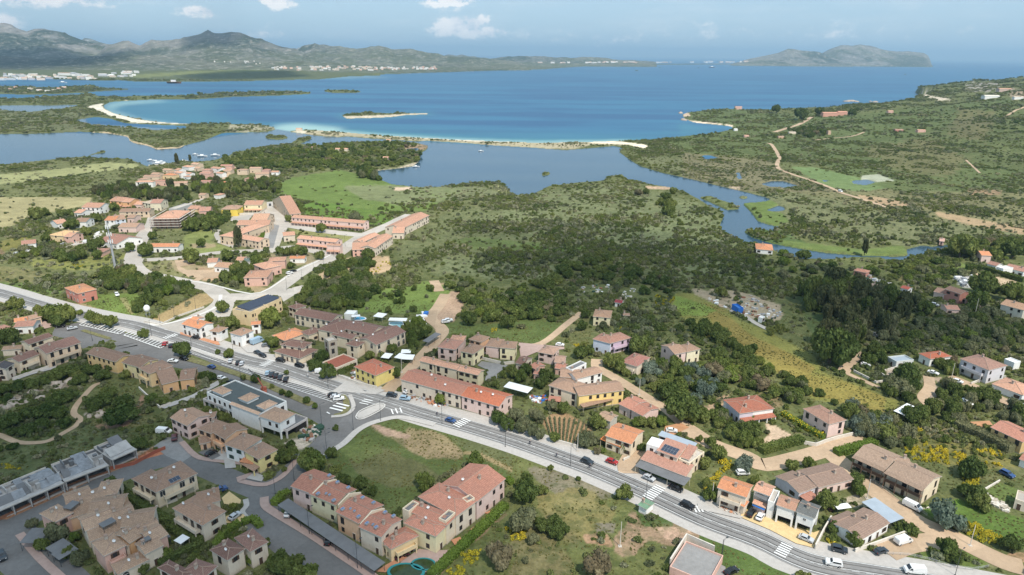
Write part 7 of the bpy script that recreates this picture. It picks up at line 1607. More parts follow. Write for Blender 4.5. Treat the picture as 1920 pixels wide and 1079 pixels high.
def rock(u,v,L,h,label,group):
 p = G(u,v,-1.2); vv,ff = ri; r = np.random.default_rng(int(u)); n_ = .75+.5*vnoise(vv[:,0]*2+u,vv[:,1]*2+vv[:,2]+v,3)
 V_ = vv*n_[:,None]*np.array([L/2,L*.35,h]) ; me = mesh_np('rock',V_,ff,[M('rock')]); o = inst('rock',me,None,(p[0],p[1],-1.4),r.uniform(0,3)); tag(o,label,'rock',group)
for k,(u,v,L,h) in enumerate(((1588,191,22,4),(1596,190.5,30,5),(1606,191.5,18,4),(1632,191,12,3),(1641,192,20,4),(1700,200,26,5),(1712,197,30,6),(1718,196,18,4),(1734,193,30,6),(1740,192,16,4),(1276,213,14,4),(1282,226,16,4))):
 rock(u,v,L,h,'pale rocky reef just off the right coast','reefs off the right coast')
rr_ = random.Random(3)
for k in range(26):
 u_,v_ = T('c',*rr_.choice([(330,400),(240,440),(420,360),(500,320),(580,300),(150,450),(860,570),(900,575),(660,300),(40,480)])); u_ += rr_.uniform(-14,14); v_ += rr_.uniform(-6,6); p = G(u_,v_); vv,ff = ri; L = rr_.uniform(1.2,3.2)
 V_ = vv*(.7+.6*vnoise(vv[:,0]*2.4+u_,vv[:,1]*2.4+vv[:,2]*2,k))[:,None]*np.array([L,L*.7,L*.45]); o = inst('rock',mesh_np('rock',V_,ff,[M('rock')]),None,(p[0],p[1],.1),rr_.uniform(0,6)); tag(o,'pinkish granite boulder on the scrubby hillock above the unfinished block','rock','boulders of the hillock')
def rubble(polys,label,seed,n,smin=.5,smax=1.6,mats=('fascia','concrete_raw','metal_grey','rust','metal_grey','stone_wall','shutter_green','sheet_white')):
 r = random.Random(seed); P = PL(polys); m = MB(); xs = [p[0] for p in P]; ys = [p[1] for p in P]; c = G(sum(xs)/len(xs),sum(ys)/len(ys)); msk = fill(P)
 k = 0
 while k < n:
  u = r.uniform(min(xs),max(xs)); v = r.uniform(min(ys),max(ys))
  if not msk[int(v-V0),int(u-U0)]: continue
  k += 1; p = G(u,v)-c; s = r.uniform(smin,smax); a = r.uniform(0,3.1); h = r.uniform(.2,1.1)*s; e = Vector((math.cos(a),math.sin(a)))*s; f = Vector((-e.y,e.x))*r.uniform(.3,.9); p = Vector(p.tolist())
  q = [p-e-f,p+e-f,p+e+f,p-e+f]; t_ = [r.uniform(-.1,.1) for _ in q]; m.slab([(x.x,x.y,h+t_[i]*s) for i,x in enumerate(q)],h+.1,r.randrange(len(mats)))
 o = m.build('rubble',[M(x) for x in mats],None,(c[0],c[1],0)); tag(o,label,'rubble',None,'stuff'); FOOT.append(P)
rubble("t 900,100 1040,40 1130,180 1320,200 1300,290 1180,290 1060,290 960,250 930,200",'scrap',1,75,.4,1.1); rubble("t 620,70 720,120 800,190 760,190 640,110",'planks',2,24,.4,1.0,mats=('fascia','earth_track','sheet_white')); rubble("u 930,400 1130,390 1190,450 1160,490 1000,480",'scrap',3,110,.5,1.8,('formwork_grey','fascia','sheet_white','concrete_raw')); rubble("E 1350,590 1500,580 1520,620 1410,650 1350,620",'scrap',4,30,.4,.9); rubble("E 1580,600 1660,600 1640,670 1570,660",'scrap',5,30,.3,.7,('fascia','metal_grey'))
rubble("d 1320,700 1480,690 1470,760 1400,830 1280,800",'scrap',6,60,.4,1.3,('fascia','concrete_raw','stone_wall','rust','metal_grey','shutter_green')); rubble("i 1140,320 1230,330 1450,460 1420,500 1200,380",'stones',7,90,.3,.9,('fascia','stone_wall')); rubble("n 1060,400 1300,430 1400,500 1220,500 1020,420",'yard clutter',8,60,.3,.9,('rust','metal_grey','sheet_white','terracotta_paving')); rubble("s 150,900 320,890 330,960 200,960",'yard clutter',9,40,.3,.8,('plastic_blue','plastic_red','sheet_white','metal_grey')); rubble("r 190,190 270,130 290,150 240,240 160,230",'boats',10,30,.8,1.8,('sheet_white','sheet_white','plastic_blue')); rubble("r 800,490 950,500 950,560 810,540",'yard clutter',11,40,.3,.8,('rust','metal_grey','sheet_white')); rubble("n 500,180 600,200 560,260 470,250",'yard clutter',12,30,.3,.8,('rust','metal_grey','sheet_white')); rubble("u 60,390 150,385 420,470 560,480 540,500 330,470 130,440",'scrap',13,70,.4,1.3); rubble("v 640,420 760,430 740,470 640,470",'yard clutter',14,40,.4,1.1); rubble("v 860,370 960,370 900,440 870,430",'yard clutter',15,30,.4,1.2,('sheet_white','fascia')); rubble("h 150,440 260,450 300,530 180,480",'yard clutter',16,30,.2,.5,('rust','fascia','terracotta_paving'))
# ================================================================ WALLS, HEDGES, RAILINGS
for s_,h_,lb in (("k 820,850 930,870 1020,835 1120,805 1265,770",1.3,'white garden wall with gate piers in front of the pink and white villa'),("n 370,232 550,300 720,340",1.1,'pale wall of the yellow house garden along the pavement'),("l 0,185 210,290 380,265",1.0,'long pale wall beside the farm track on the right'),("l 475,130 235,195 320,258",.9,'angular pale wall round the bare plot'),("m 1080,825 1280,880 1370,860",1.0,'low wall at the foot of the vineyard'),("j 440,1010 g 640,20 690,0",.9,'stone wall of the palm garden'),("h 1170,570 1095,700 1025,840",1.6,'white boundary wall at the right of the yellow forecourt'),
  ("f 380,1100 600,880 830,660 1020,490",.8,'low pale wall outside the long bright hedge'),("a 1090,1140 1240,1050 1330,960",1,'low wall before the last grey tiled flats'),("r 790,560 1000,610 1100,600",1.3,'cream retaining wall below the hillside group'),("q 115,850 250,800 500,720",1.0,'pale parapet of the concrete lane above the hillock'),("p 150,315 300,345 480,260 700,185",.8,'low kerb wall along the dry field'),("l 1080,300 1290,225 1400,240",.9,'white terrace wall of the grey two storey house'),("S 440,962 560,920 690,872",1.1,'stone wall below the brown bungalow by the road'),("w 1215,655 1400,650 1470,600",1.6,'white retaining wall of the cream villa with loggias'),
  ("g 1062,1010 1212,775 1470,890",2.9,'cream parapet round the flat yard roof'),("i 620,470 830,435",.3,'short white line of edging stones on the lawn'),("P 780,745 900,700",.8,'pale wall of the drive of the cream villa'),("c 1280,340 1470,520 1569,480",.9,'pale wall beside the hollow next to the wavy roof'),("i 1170,320 1350,215",.7,'ruined stone wall crossing the right garden')):
 wall_line(s_,h_,.3,'fascia',lb,group='garden walls')
rail_line("i 300,890 500,900 700,945 900,1010 1100,1035 1250,1010",1.0,'metal railing along the curved pavement at the bottom right')
rail_line("i 90,150 260,280 400,380 600,480 680,540",1.1,'garden fence of the long two storey house along the dirt road','fascia',2.0)
for s_,w_,h_,mt,lb,fl in (("f 330,1110 560,890 800,660 1025,450",2.6,1.8,'hedge_green','long bright green hedge beside the big salmon roofed block',None),("Q 1270,600 1300,620",2,1.6,'hedge_green','short hedge at the far end of the big salmon block',None),("a 1010,220 1130,330 1300,450 1577,610 b 100,640 240,740 390,790",2.6,2.0,'foliage_dark','long dark hedge between the grey tiled flats and the cream villas',None),("b 390,800 250,870 100,940 0,1000",2.4,1.8,'foliage_dark','dark hedge below the white pergola',None),
  ("k 1110,945 1260,910 1470,850",3.2,2.2,'hedge_green','clipped green hedge above the brown roofed long house',None),("k 620,580 760,660 870,730 1000,800",2.2,1.7,'hedge_green','hedge with yellow orange flowers beside the pink and white villa','flowers_yellow'),("k 420,930 560,890 700,850 800,830",3.5,2.4,'foliage_mid','thick hedge along the bend of the dirt track',None),("b 520,830 600,700 740,620",2.2,1.8,'hedge_green','green hedge between the two cream villas',None),("b 760,610 860,580 930,640",2.0,1.6,'hedge_green','rounded hedge at the corner of the lower street',None),
  ("n 110,120 250,170 350,180 400,210",4,2.6,'foliage_dark','thick hedge below the red building with the white patch',None),("n 400,190 500,130",4,2.6,'foliage_mid','hedge between the red building and the yellow house',None),("u 1040,320 1200,330 1400,390 1569,440",4,3,'foliage_dark','long dark hedge in front of the long white house',None),("l 940,690 1100,760 1300,850 1450,930",4,3,'foliage_olive','olive green hedge left of the yellow house at the right edge',None),("b 1060,440 1120,370 1200,330",2.6,1.8,'hedge_green','round hedge at the upper end of the long carport',None),("b 960,190 1020,170 1040,150",2.2,1.5,'foliage_mid','hedge on the corner terrace by the junction',None),("b 790,140 870,80",1.8,1.4,'foliage_mid','short hedge before the yellow arched house',None),
  ("i -20,120 100,170 250,190" ,2,1.5,'foliage_olive','grey green hedge in the front garden of the long two storey house',None),("g 1100,200 1000,180 800,100",1.2,.9,'hedge_green','low planting under the restaurant veranda',None),("w 1440,800 1430,860 1380,900",2.5,1.6,'hedge_green','green hedge round the pool lawn of the horseshoe building',None),("x 880,100 920,190",3,2,'foliage_mid','hedge behind the long roof of the wide street',None)):
 if len(PL(s_)) > 1: hedge(s_,w_,h_,lb,mt,'garden hedges',flowers=fl)
for k in range(10):
 a = (T('m',985,640)[0]+(T('m',1400,690)[0]-T('m',985,640)[0])*k/9,T('m',985,600)[1]+(T('m',1400,640)[1]-T('m',985,600)[1])*k/9)
 b = (T('m',1040,780)[0]+(T('m',1300,880)[0]-T('m',1040,780)[0])*k/9,T('m',1040,780)[1]+(T('m',1300,880)[1]-T('m',1040,780)[1])*k/9)
 hedge('z %.1f,%.1f %.1f,%.1f %.1f,%.1f' % (a[0],a[1],(a[0]+b[0])/2,(a[1]+b[1])/2,b[0],b[1]),.42,.7,'row of small vines on the brown soil of the roadside vineyard','foliage_olive','vine rows of the roadside vineyard',name='vine_row')
# ================================================================ VEGETATION
crowns('scrub',4,'foliage_scrub',9,420,.12,shape='low'); crowns('scrubdark',4,'foliage_mid',9,420,.12,shape='low')
crowns('greybush',3,'foliage_grey',8,260,.15,shape='low'); crowns('olivebush',4,'foliage_olive',9,320,.13,shape='low')
crowns('broom',3,'foliage_light',8,420,.10,mats2='flowers_yellow',frac2=.72,shape='low'); crowns('bougain',1,'foliage_mid',8,300,.11,mats2='flowers_purple',frac2=.8,shape='low')
crowns('fartree',3,'foliage_dark',10,260,.13); crowns('fartreemid',3,'foliage_mid',10,260,.13); crowns('fartall',2,'foliage_eucalyptus',18,420,.10,shape='tall'); crowns('farolive',2,'foliage_olive',10,260,.13)
TREES = []; SHR = []
def mpp(x,y): return math.hypot(math.hypot(x,y),CAMH)*.985/F
def tr(s,wt,kind,label,group=None,hk=.95,shrub=False):
 """s: centre of the crown in tile pixels, wt: its width in tile pixels"""
 t_ = s.split()[0]; sc = TL[t_][2]; (u,v),= PL(s); wp = wt/sc; v2 = v+wp*.36
 p = hit(u,v2); w_ = wp*mpp(p[0],p[1])*(.82 if t_ == 'c' else .95); hk *= .66 if t_ == 'c' else 1; (SHR if shrub else TREES).append((p[0],p[1],p[2],w_,w_*hk,kind,label,group,True))
HT = """e 355,60 220 mid|large round tree at the upper end of the stepped salmon row
e 620,200 120 dark|dark tree behind the second step of the salmon row
e 770,230 130 dark|taller dark tree behind the third step of the salmon row
e 880,310 110 dark|dark bush tree behind the fourth step of the salmon row
f 290,215 190 mid|lone round tree in the green field left of the big salmon block
f 740,30 170 mid|round tree at the far corner of the big salmon block
f 1210,310 230 dark|biggest dark tree of the clump right of the big salmon block
f 1150,560 260 olive|grey green tree in the front of the clump right of the big salmon block
f 1215,220 170 dark|dark tree at the top of the clump right of the big salmon block
f 1370,300 100 mid|small upright tree between the clump and the road verge
f 1360,610 150 dark|left tree of the dark trio in the waste ground
f 1490,670 150 dark|lower right tree of the dark trio in the waste ground
f 1470,580 140 dark|back tree of the dark trio in the waste ground
f 960,890 240 dry|half bare brownish tree near the bright hedge
f 1280,750 110 olive|small olive green tree below the dark trio
f 1215,940 70 olive|tiny round bush tree in the waste ground
f 1440,85 60 mid|very small tree beside the dirt line near the road
g 640,310 160 mid|dense round tree beside the bus shelter
g 220,185 55 mid|tiny palm like bush in the road verge
g 370,980 260 dry|large half bare tree at the bottom edge
g 60,650 160 dark|dark tree on the left edge of the waste ground
g 1030,1010 70 mid|small tree beside the flat yard wall
Q 310,505 120 mid|wide tree at the bend of the lower street
Q 380,460 60 dark|small dark tree left of the green field
n 70,445 70 mid|small tree on the planted strip of the car park
n 345,700 60 dark|
o 285,780 55 mid|small tree on the kerb between car park and main road
p 155,425 90 mid|lone round tree beside the white parking stripes
p 500,575 150 dark|dark spreading tree at the middle of the parking strip
p 930,615 85 mid|bright round tree in the parking strip before the camper yard
p 830,590 50 dark|small dark tree left of the bright round one in the parking strip
q 860,275 120 mid|left tree of the row at the car park entrance
q 925,305 100 mid|middle tree of the row at the car park entrance
q 1025,325 115 mid|right tree of the row at the car park entrance
q 745,235 50 light|small young tree on the kerb of the main road
q 520,255 170 mid|
q 620,270 160 mid|big tree beside the garage building
q 440,260 120 mid|
q 530,315 120 dark|
q 95,455 140 dark|dark tree at the left edge below the white walled house
q 345,405 50 mid|
q 140,165 120 mid|
q 370,210 90 mid|
p 870,190 115 mid|tree in front of the ochre solar building
p 775,280 105 mid|round tree behind the orange roofed white building
p 975,330 130 mid|green tree between the white row and the ochre building
p 1310,290 190 light|bright green tree right of the ochre building
p 1340,510 110 mid|
p 1280,485 60 dark|
o 130,300 170 mid|
o 170,500 100 mid|
o 610,640 130 dark|dark tree in front of the hotel entrance
o 545,730 110 dark|
o 670,770 150 dark|
o 1250,560 110 mid|
o 1450,420 150 mid|
o 1460,520 130 mid|
o 1050,625 90 mid|
o 1290,790 110 mid|
n 1300,450 120 light|leafy tree among the cafe tables of the brick red terrace
m 560,610 150 dark|dark tree beside the pink gable wall
m 640,680 130 dark|
m 720,590 150 olive|
m 800,640 130 olive|
m 880,720 140 olive|
m 960,760 120 olive|
m 750,700 130 olive|
m 910,590 150 olive|
m 1080,790 110 mid|round tree at the lower corner of the vineyard
m 820,160 110 dark|tall dark tree behind the white sheet roof
m 680,180 130 mid|
m 780,230 140 mid|
m 1000,230 150 dark|
m 960,290 120 dark|
m 545,300 80 mid|
m 1150,520 130 mid|
m 1060,500 120 olive|
m 1350,810 160 olive|
m 1430,830 90 olive|
j 200,640 170 mid|leafy tree behind the small stone barn
j 100,780 130 olive|
j 445,870 150 palm|broad palm in front of the orange roofed house
j 190,910 75 dry|reddish bush tree before the palm garden
j 250,910 60 light|
j 840,370 190 dark|
j 960,520 280 dark|biggest dark tree where the lane meets the dirt road
j 1030,560 160 dark|
j 1180,350 180 silver|pale blue green tree in the garden wood
j 600,640 120 mid|
j 700,650 110 mid|
j 780,640 120 light|
j 550,650 90 light|
j 600,880 80 dark|
j 1310,940 150 mid|
j 1230,840 110 mid|
j 1180,1030 130 mid|
j 1130,800 70 mid|
h 365,70 150 silver|round grey green tree beside the dirt road bend
h 60,330 150 mid|
h 30,230 110 mid|
h 1130,390 190 mid|leafy tree between the bungalows
h 455,195 90 mid|
h 800,70 120 mid|
h 960,50 110 mid|
h 1400,200 130 mid|
h 1450,320 100 light|
h 1370,750 140 mid|tree at the front corner of the brown bungalow
h 1200,740 90 mid|
h 1190,650 110 mid|
i 850,540 230 silver|large grey green tree at the lawn corner of the dirt road
i 1090,350 170 dark|
i 1010,300 110 mid|
i 1180,420 150 mid|
i 1090,110 190 dark|
i 1430,790 140 dark|
i 850,830 150 mid|
i 950,950 90 dark|
i 20,260 120 mid|
b 1150,100 50 mid|
d 1390,1000 220 mid|
d 1100,970 130 dark|
d 1200,960 150 mid|
d 1205,850 80 dark|small dark tree beside the rubble of the modern white building
d 640,20 90 mid|small green tree in the parking strip near the hotel crossing
d 770,240 60 mid|
d 1030,320 50 mid|
d 1120,375 60 dark|
d 1190,395 65 dark|
d 1355,445 65 dark|
d 1430,500 60 light|
d 880,250 90 dark|
d 295,350 60 light|
d 400,240 100 dark|
d 480,235 90 dark|
d 530,570 100 mid|
d 610,605 90 mid|
d 680,650 80 mid|
d 440,540 90 mid|
c 1300,830 190 dark|large dark tree at the right end of the unfinished block
c 1420,410 150 mid|
c 1500,440 120 mid|
c 1150,200 120 mid|
c 1110,560 300 dark|widest dark tree group of the hillock
c 930,440 230 dark|
c 1130,440 190 dark|
c 1010,360 150 dark|
c 870,500 150 dark|
c 560,420 190 dark|
c 430,520 200 dark|
c 560,540 150 dark|
c 300,540 170 dark|
c 640,380 150 dark|
c 100,620 190 dark|
c 250,700 150 dark|
c 400,650 150 dark|
c 590,640 130 dark|
c 120,720 100 dark|
c 120,860 90 dark|
c 850,150 170 dark|
c 940,200 150 dark|
c 700,150 170 dark|
c 560,180 180 dark|
c 430,250 150 dark|
c 740,240 150 dark|
c 300,280 150 dark|
c 170,300 150 dark|
c 50,330 150 dark|
c 60,420 120 dark|
c 1040,120 130 dark|
c 700,200 120 mid|
a 520,700 190 olive|grey green bush tree beside the pink end wall
a 400,800 120 mid|
a 300,600 90 olive|
a 620,880 110 mid|
a 700,950 130 olive|
a 800,900 100 olive|
a 700,740 90 light|
a 1100,310 110 dark|
a 1540,890 100 light|
a 1330,1020 90 mid|
b 850,930 110 light|
b 1100,960 190 dark|
b 1230,1010 230 dark|huge dark tree at the bottom edge beside the street
b 1380,1060 170 mid|
b 980,780 90 dark|
b 680,440 70 light|
b 600,660 90 mid|
x 1095,340 95 mid|lone round tree on the pale street before the longest terrace
x 1090,590 95 mid|left round tree beside the diagonal pale street
x 1275,615 90 mid|right round tree beside the diagonal pale street
x 710,555 90 mid|
x 780,560 90 mid|
x 850,550 110 mid|
x 930,550 90 mid|
x 815,680 70 mid|
x 330,480 90 tall|slender dark tree before the horseshoe building
x 190,1060 110 mid|round tree above the solar building
x 230,600 120 mid|
x 520,650 130 mid|
x 790,250 70 mid|
x 1395,235 110 olive|
w 790,1045 140 mid|big round tree at the pale street fork
w 360,985 120 mid|round tree at the end of the white bungalow
w 875,920 90 mid|bush on the grass mound
w 780,760 130 mid|
w 960,740 150 mid|
w 890,740 110 mid|
w 740,700 90 mid|
w 420,850 80 mid|
w 650,175 45 tall|slim tree standing above the lagoon village shore
w 770,158 30 tall|
v 1340,555 110 mid|
v 900,250 90 mid|
v 680,310 90 mid|
v 800,380 90 mid|
v 440,430 90 mid|
v 1200,520 90 mid|
v 990,710 25 cypress|thin brown cypress beside the telecom mast
v 1200,760 130 mid|
v 1390,800 90 mid|
v 1060,150 80 mid|
v 610,320 60 mid|
v 900,500 130 dark|
v 760,580 110 mid|
v 900,590 90 mid|
v 350,215 110 mid|
v 425,195 70 mid|
v 580,215 80 mid|
v 650,205 70 mid|
t 740,45 110 mid|big round tree in the scrap yard
t 880,100 55 mid|
t 1205,405 80 mid|
u 1190,495 200 dark|
u 1120,610 160 mid|
u 1450,560 170 mid|
u 980,140 200 mid|
u 1050,110 130 mid|
u 1465,160 160 dark|large dark tree at the head of the lagoon channel
u 640,690 120 dark|
u 1000,130 190 dark|
s 640,250 110 dark|
s 1140,430 200 dark|
s 1240,410 110 dark|
s 620,500 130 dark|
s 700,480 110 dark|
s 680,150 90 dark|
s 890,570 150 mid|
s 980,630 140 mid|
s 660,430 70 mid|
r 700,190 150 dark|round tree nearest the two white cars
r 1040,220 150 dark|
r 370,490 60 dark|
r 1210,660 130 dark|
r 1100,690 110 mid|
r 1000,700 80 mid|
r 935,785 60 mid|
k 1095,465 65 dark|small dark tree alone on the yellow meadow edge
k 345,625 70 palm|small palm before the lavender villa
k 270,1020 130 silver|
F 1020,400 40 tall|
C 525,620 50 dark|round tree on the coast ridge
C 765,635 50 dark|
C 660,650 70 dark|
C 950,640 40 dark|"""
for ln_ in HT.split('\n'):
 a_,lb_ = ln_.split('|'); tk_ = a_.split(); g_ = None
 if not lb_: lb_ = {'dark': 'dark green tree','mid': 'green leafy tree','light': 'bright green tree','olive': 'grey green tree','silver': 'silvery tree','tall': 'slim tall tree','dry': 'brownish tree','palm': 'palm'}[tk_[3]]; zone_ = {'c': 'of the scrubby hillock above the unfinished block','m': 'around the roadside vineyard','j': 'in the gardens between the lane and the dirt road','o': 'in the hotel grounds','d': 'around the modern white building','q': 'beside the small car park on the left','p': 'beside the ochre solar building','h': 'beside the dirt road and bungalows','i': 'in the gardens at the lower right','a': 'among the grey tiled flats','b': 'near the bottom edge beside the lower street','x': 'along the pale streets','w': 'near the scaffolded block','v': 'in the scrub and gardens on the left','t': 'beside the scrap yard','u': 'around the farm lane on the right','s': 'around the track to the cream farmhouse','r': 'behind the brick red terrace','k': 'beside the lavender villa','n': 'beside the junction','C': 'on the far coast ridge'}.get(tk_[0],'in the fields'); lb_ += ' '+zone_; g_ = 'trees '+zone_
 else: lb_ = lb_
 tr(tk_[0]+' '+tk_[1],float(tk_[2]),tk_[3],lb_,g_ or 'single trees',hk=2.0 if tk_[3] in ('tall','cypress') else 1.15 if tk_[3] == 'palm' else .9)
ZW = [
 ("x 860,960 1000,860 1130,780 1300,660 1480,600 1569,600 1569,800 1500,900 1569,1079 900,1060",('dark','dark','mid'),5.6,(5,8.5),.62,'in the dense dark wood behind the hotel'),
 ("o 370,60 620,-40 1000,-60 1020,90 880,220 700,220 560,190 420,140",('dark','mid'),5.6,(5,8.5),.62,'in the dense dark wood behind the hotel'),
 ("r 600,120 760,40 900,0 1569,0 1569,60 1500,240 1300,170 1050,270 960,240 800,190 640,230",('dark','dark','mid'),6.4,(5.5,9),.62,'in the big dark wood beyond the hillside group'),
 ("E 570,570 700,560 850,640 1000,610 1160,540 1300,470 1440,440 1560,450 1850,560 1850,640 1700,640 1600,580 1400,560 1260,600 1230,740 1180,800 900,760 760,730 640,640",('dark','dark','mid'),7.2,(5,9),.55,'in the big dark wood beyond the hillside group'),
 ("F 690,670 800,620 930,600 1010,640 1060,690 1180,720 1280,760 1270,830 1130,870 1000,860 990,920 940,990 880,1050 780,1030 720,1000 760,910 870,830 720,760 660,720",('tall','tall','dark'),8.0,(8,13),1.2,'in the tall eucalyptus grove on the right'),
 ("F 1020,860 1290,780 1500,760 1700,770 1918,830 1918,980 1750,960 1600,960 1450,930 1330,920 1160,970 1060,950",('olive','dark','olive'),6.2,(4.5,7.5),.6,'in the dense orchard on the right'),
 ("j 230,120 380,60 560,160 740,120 1000,90 1180,180 1350,250 1330,420 1140,450 1100,600 960,560 850,500 700,420 540,360 400,260 280,180",('dark','mid','mid','silver'),5.0,(4.5,8),.7,'in the garden wood beside the narrow lane'),
 ("k 0,560 120,600 230,660 380,780 440,900 400,1000 340,990 240,930 100,840 0,760",('mid','mid','dark'),4.4,(4,7),.75,'in the thicket before the lavender villa'),
 ("j 1100,560 1330,600 1569,700 1569,930 1450,860 1250,700 1100,640",('mid','dark'),4.4,(4,7),.75,'in the thicket before the lavender villa'),
 ("k 0,60 120,160 320,240 560,300 600,400 380,350 200,300 100,390 0,420",('dark','mid'),5.0,(4.5,7.5),.65,'in the long tree belt above the lavender villa'),
 ("t 560,650 760,620 1000,760 1250,900 1450,980 1400,1079 1200,1000 900,900 640,780",('dark','mid'),5.0,(4.5,7.5),.65,'in the long tree belt above the lavender villa'),
 ("t 340,300 560,360 1000,560 1300,800 1569,940 1569,1000 1250,870 900,640 640,500 350,400",('dark',),6.5,(5,8),.75,'in the hedge row along the yellow meadow'),
 ("k 180,40 420,110 720,240 980,390 940,430 640,270 350,170 150,110",('dark',),6.0,(5,8),.75,'in the hedge row along the yellow meadow'),
 ("l 0,540 100,560 260,640 420,680 560,760 560,900 400,900 200,850 60,780 -60,700",('olive','mid','silver'),4.6,(4,7),.8,'in the thicket below the yellow meadow'),
 ("k 1000,560 1240,540 1569,700 1569,880 1350,820 1230,700",('mid','silver'),4.6,(4,7),.8,'in the thicket below the yellow meadow'),
 ("l 210,340 400,260 560,260 640,420 780,520 760,660 500,660 420,600 620,540 660,480 480,480 220,400",('dark',),4.8,(5,8.5),.8,'in the dark trees round the white tent roof'),
 ("l 720,430 860,380 820,280 900,270 1150,370 1430,470 1569,560 1569,680 1350,640 1180,560 1000,560 1020,660 860,680 780,600",('dark','olive'),5.0,(4.5,8),.75,'in the dark orchard of the right lane'),
 ("l 700,60 930,80 950,160 880,230 700,180",('dark','mid'),5.0,(5,8),.8,'behind the white bungalow'),
 ("l 30,60 180,0 300,30 280,120 100,120",('dark','mid'),5.0,(5,8),.8,'beside the farm track under the grove'),
 ("u -700,180 -500,190 -300,260 0,300 230,270 360,300 600,235 900,280 900,340 1040,350 800,480 560,440 380,420 180,370 60,380 -200,400 -700,380 -900,300",('dark','mid','olive'),8.5,(5,9),.5,'along the south bank of the lagoon channel'),
 ("u 1000,90 1300,90 1569,60 1569,250 1400,260 1250,200 1000,230 950,170",('dark','mid'),8.5,(6,10),.6,'at the head of the lagoon channel'),
 ("u 1000,640 1300,740 1569,760 1569,1079 1300,1000 700,900 500,780 700,740 900,720",('olive','dark'),6.4,(4.5,7.5),.6,'in the dense orchard on the right'),
 ("D 520,60 700,40 900,70 1050,40 1060,110 920,120 700,110 560,100",('tall','dark'),6.5,(6,9),.95,'in the tall belt between the lagoon village and the upper quarter'),
 ("D 1080,0 1330,20 1500,0 1600,50 1560,70 1400,60 1300,110 1100,90",('tall','dark','mid'),8.0,(6,9),.9,'in the tree belt right of the lagoon village'),
 ("D 560,560 700,520 780,500 900,560 1140,560 1080,620 960,640 850,700 760,760 760,720 860,650 700,600 640,640",('mid','dark'),5.0,(5,8),.75,'in the thicket beside the dry field'),
 ("v 900,740 1200,700 1280,780 1400,830 1569,880 1569,960 1300,940 1100,900 960,820",('mid','dark'),5.0,(5,8),.75,'in the thicket beside the dry field'),
 ("v 200,540 420,510 540,560 700,600 700,660 400,620 220,610",('dark','mid'),6.0,(5,8),.65,'in the scrub around the half hidden vans'),
 ("B 0,810 240,800 400,810 440,870 450,910 300,940 100,950 -300,940 -700,1000 -640,900 -400,850 -200,820",('dark','mid','mid'),12,(6,11),.5,'on the wooded lagoon peninsula'),
 ("B 80,960 270,1000 280,1030 200,1020 90,1000",('dark',),10,(8,12),.9,'at the inlet edge of the lagoon'),
 ("A 1200,880 1400,860 1918,810 1918,960 1700,980 1500,960 1280,930",('dark','mid'),12,(6,11),.5,'on the wooded lagoon peninsula'),
 ("x 180,830 280,740 400,690 480,640 560,640 560,700 370,790 380,880 280,880",('dark','mid'),5,(5,8),.8,'between the white barn and the brick coloured house'),
 ("w 700,700 830,680 1120,670 1130,720 1020,770 860,780 800,830 740,800",('dark','mid'),5.5,(5,8),.7,'in the garden wood left of the horseshoe building'),
 ("o 1060,20 1569,-10 1700,60 1500,240 1340,260 1100,210 1020,120",('mid','dark'),13,(4,6.5),.85,'dotted over the orchard lawn behind the hotel'),
 ("r 130,280 240,230 380,240 390,310 270,360 230,480 120,440",('mid','dark'),4.8,(5,8),.8,'beside the dark carport'),
 ("C 800,650 1000,620 1110,620 1200,640 1050,660 900,670",('dark',),12,(9,13),.8,'behind the coast building'),
 ("C 600,740 780,720 820,760 700,780",('dark',),12,(8,13),.7,'dotted over the coast plain'),
 ("E 1640,80 1800,40 1918,60 1918,200 1800,200 1700,120",('dark','mid'),20,(8,12),.8,'dotted over the far side of the scrub plain'),
 ("z -500,330 -60,350 -40,420 0,470 -500,560",('mid',),14,(6,9),.8,'beyond the left edge'),
]
REL = {}
def phrase(lb):
 for cut in (' with ',' beside ',' facing ',' covering ',' cut ',', ',' joined '):
  i = lb.find(cut)
  if i > 0 and len(lb[:i].split()) >= 3: lb = lb[:i]
 w_ = lb.split()[:6]
 while w_[-1] in ('the','a','of','and','in','at','on','to','by','under','behind','above','below','left','right','between','round','its','from','dark','small','hip','brown','red','white'): w_.pop()
 return ' '.join(w_)
def anchored(x,y,what,zone,size=None):
 d = sorted((math.hypot(b[0]-x,b[1]-y),i) for i,b in enumerate(BLD))[:2]
 if d[0][0] > 70: return what+' '+zone
 b = BLD[d[0][1]]; dx,dy = x-b[0],y-b[1]; rel = ('right of' if dx > 0 else 'left of') if abs(dx) > abs(dy) else ('behind' if dy > 0 else 'in front of'); k = (what,rel,b[2]); REL[k] = REL.get(k,0)+1; far = d[0][0] > 28
 return what+(' well ' if far and rel in ('behind','in front of') else ' some way ' if far else ' close ' if rel[-2:] == 'of' and rel != 'in front of' else ' just ')+rel+' the '+phrase(b[2])
rz = random.Random(77)
EXC = np.zeros((CHt,CWd),bool)
for P_ in FOOT: EXC |= fill(P_)
def blocked(u,v):
 iu,iv = int(u-U0),int(v-V0)
 return not (0 <= iu < CWd and 0 <= iv < CHt) or EXC[iv,iu]
KW = {'dark': 'dark green','mid': 'mid green','olive': 'olive grey','silver': 'silvery grey','tall': 'tall drooping grey green','light': 'light green','dry': 'brownish'}
ZM = np.zeros((CHt,CWd),bool)
hand = np.array([(t_[0],t_[1],t_[3]) for t_ in TREES])
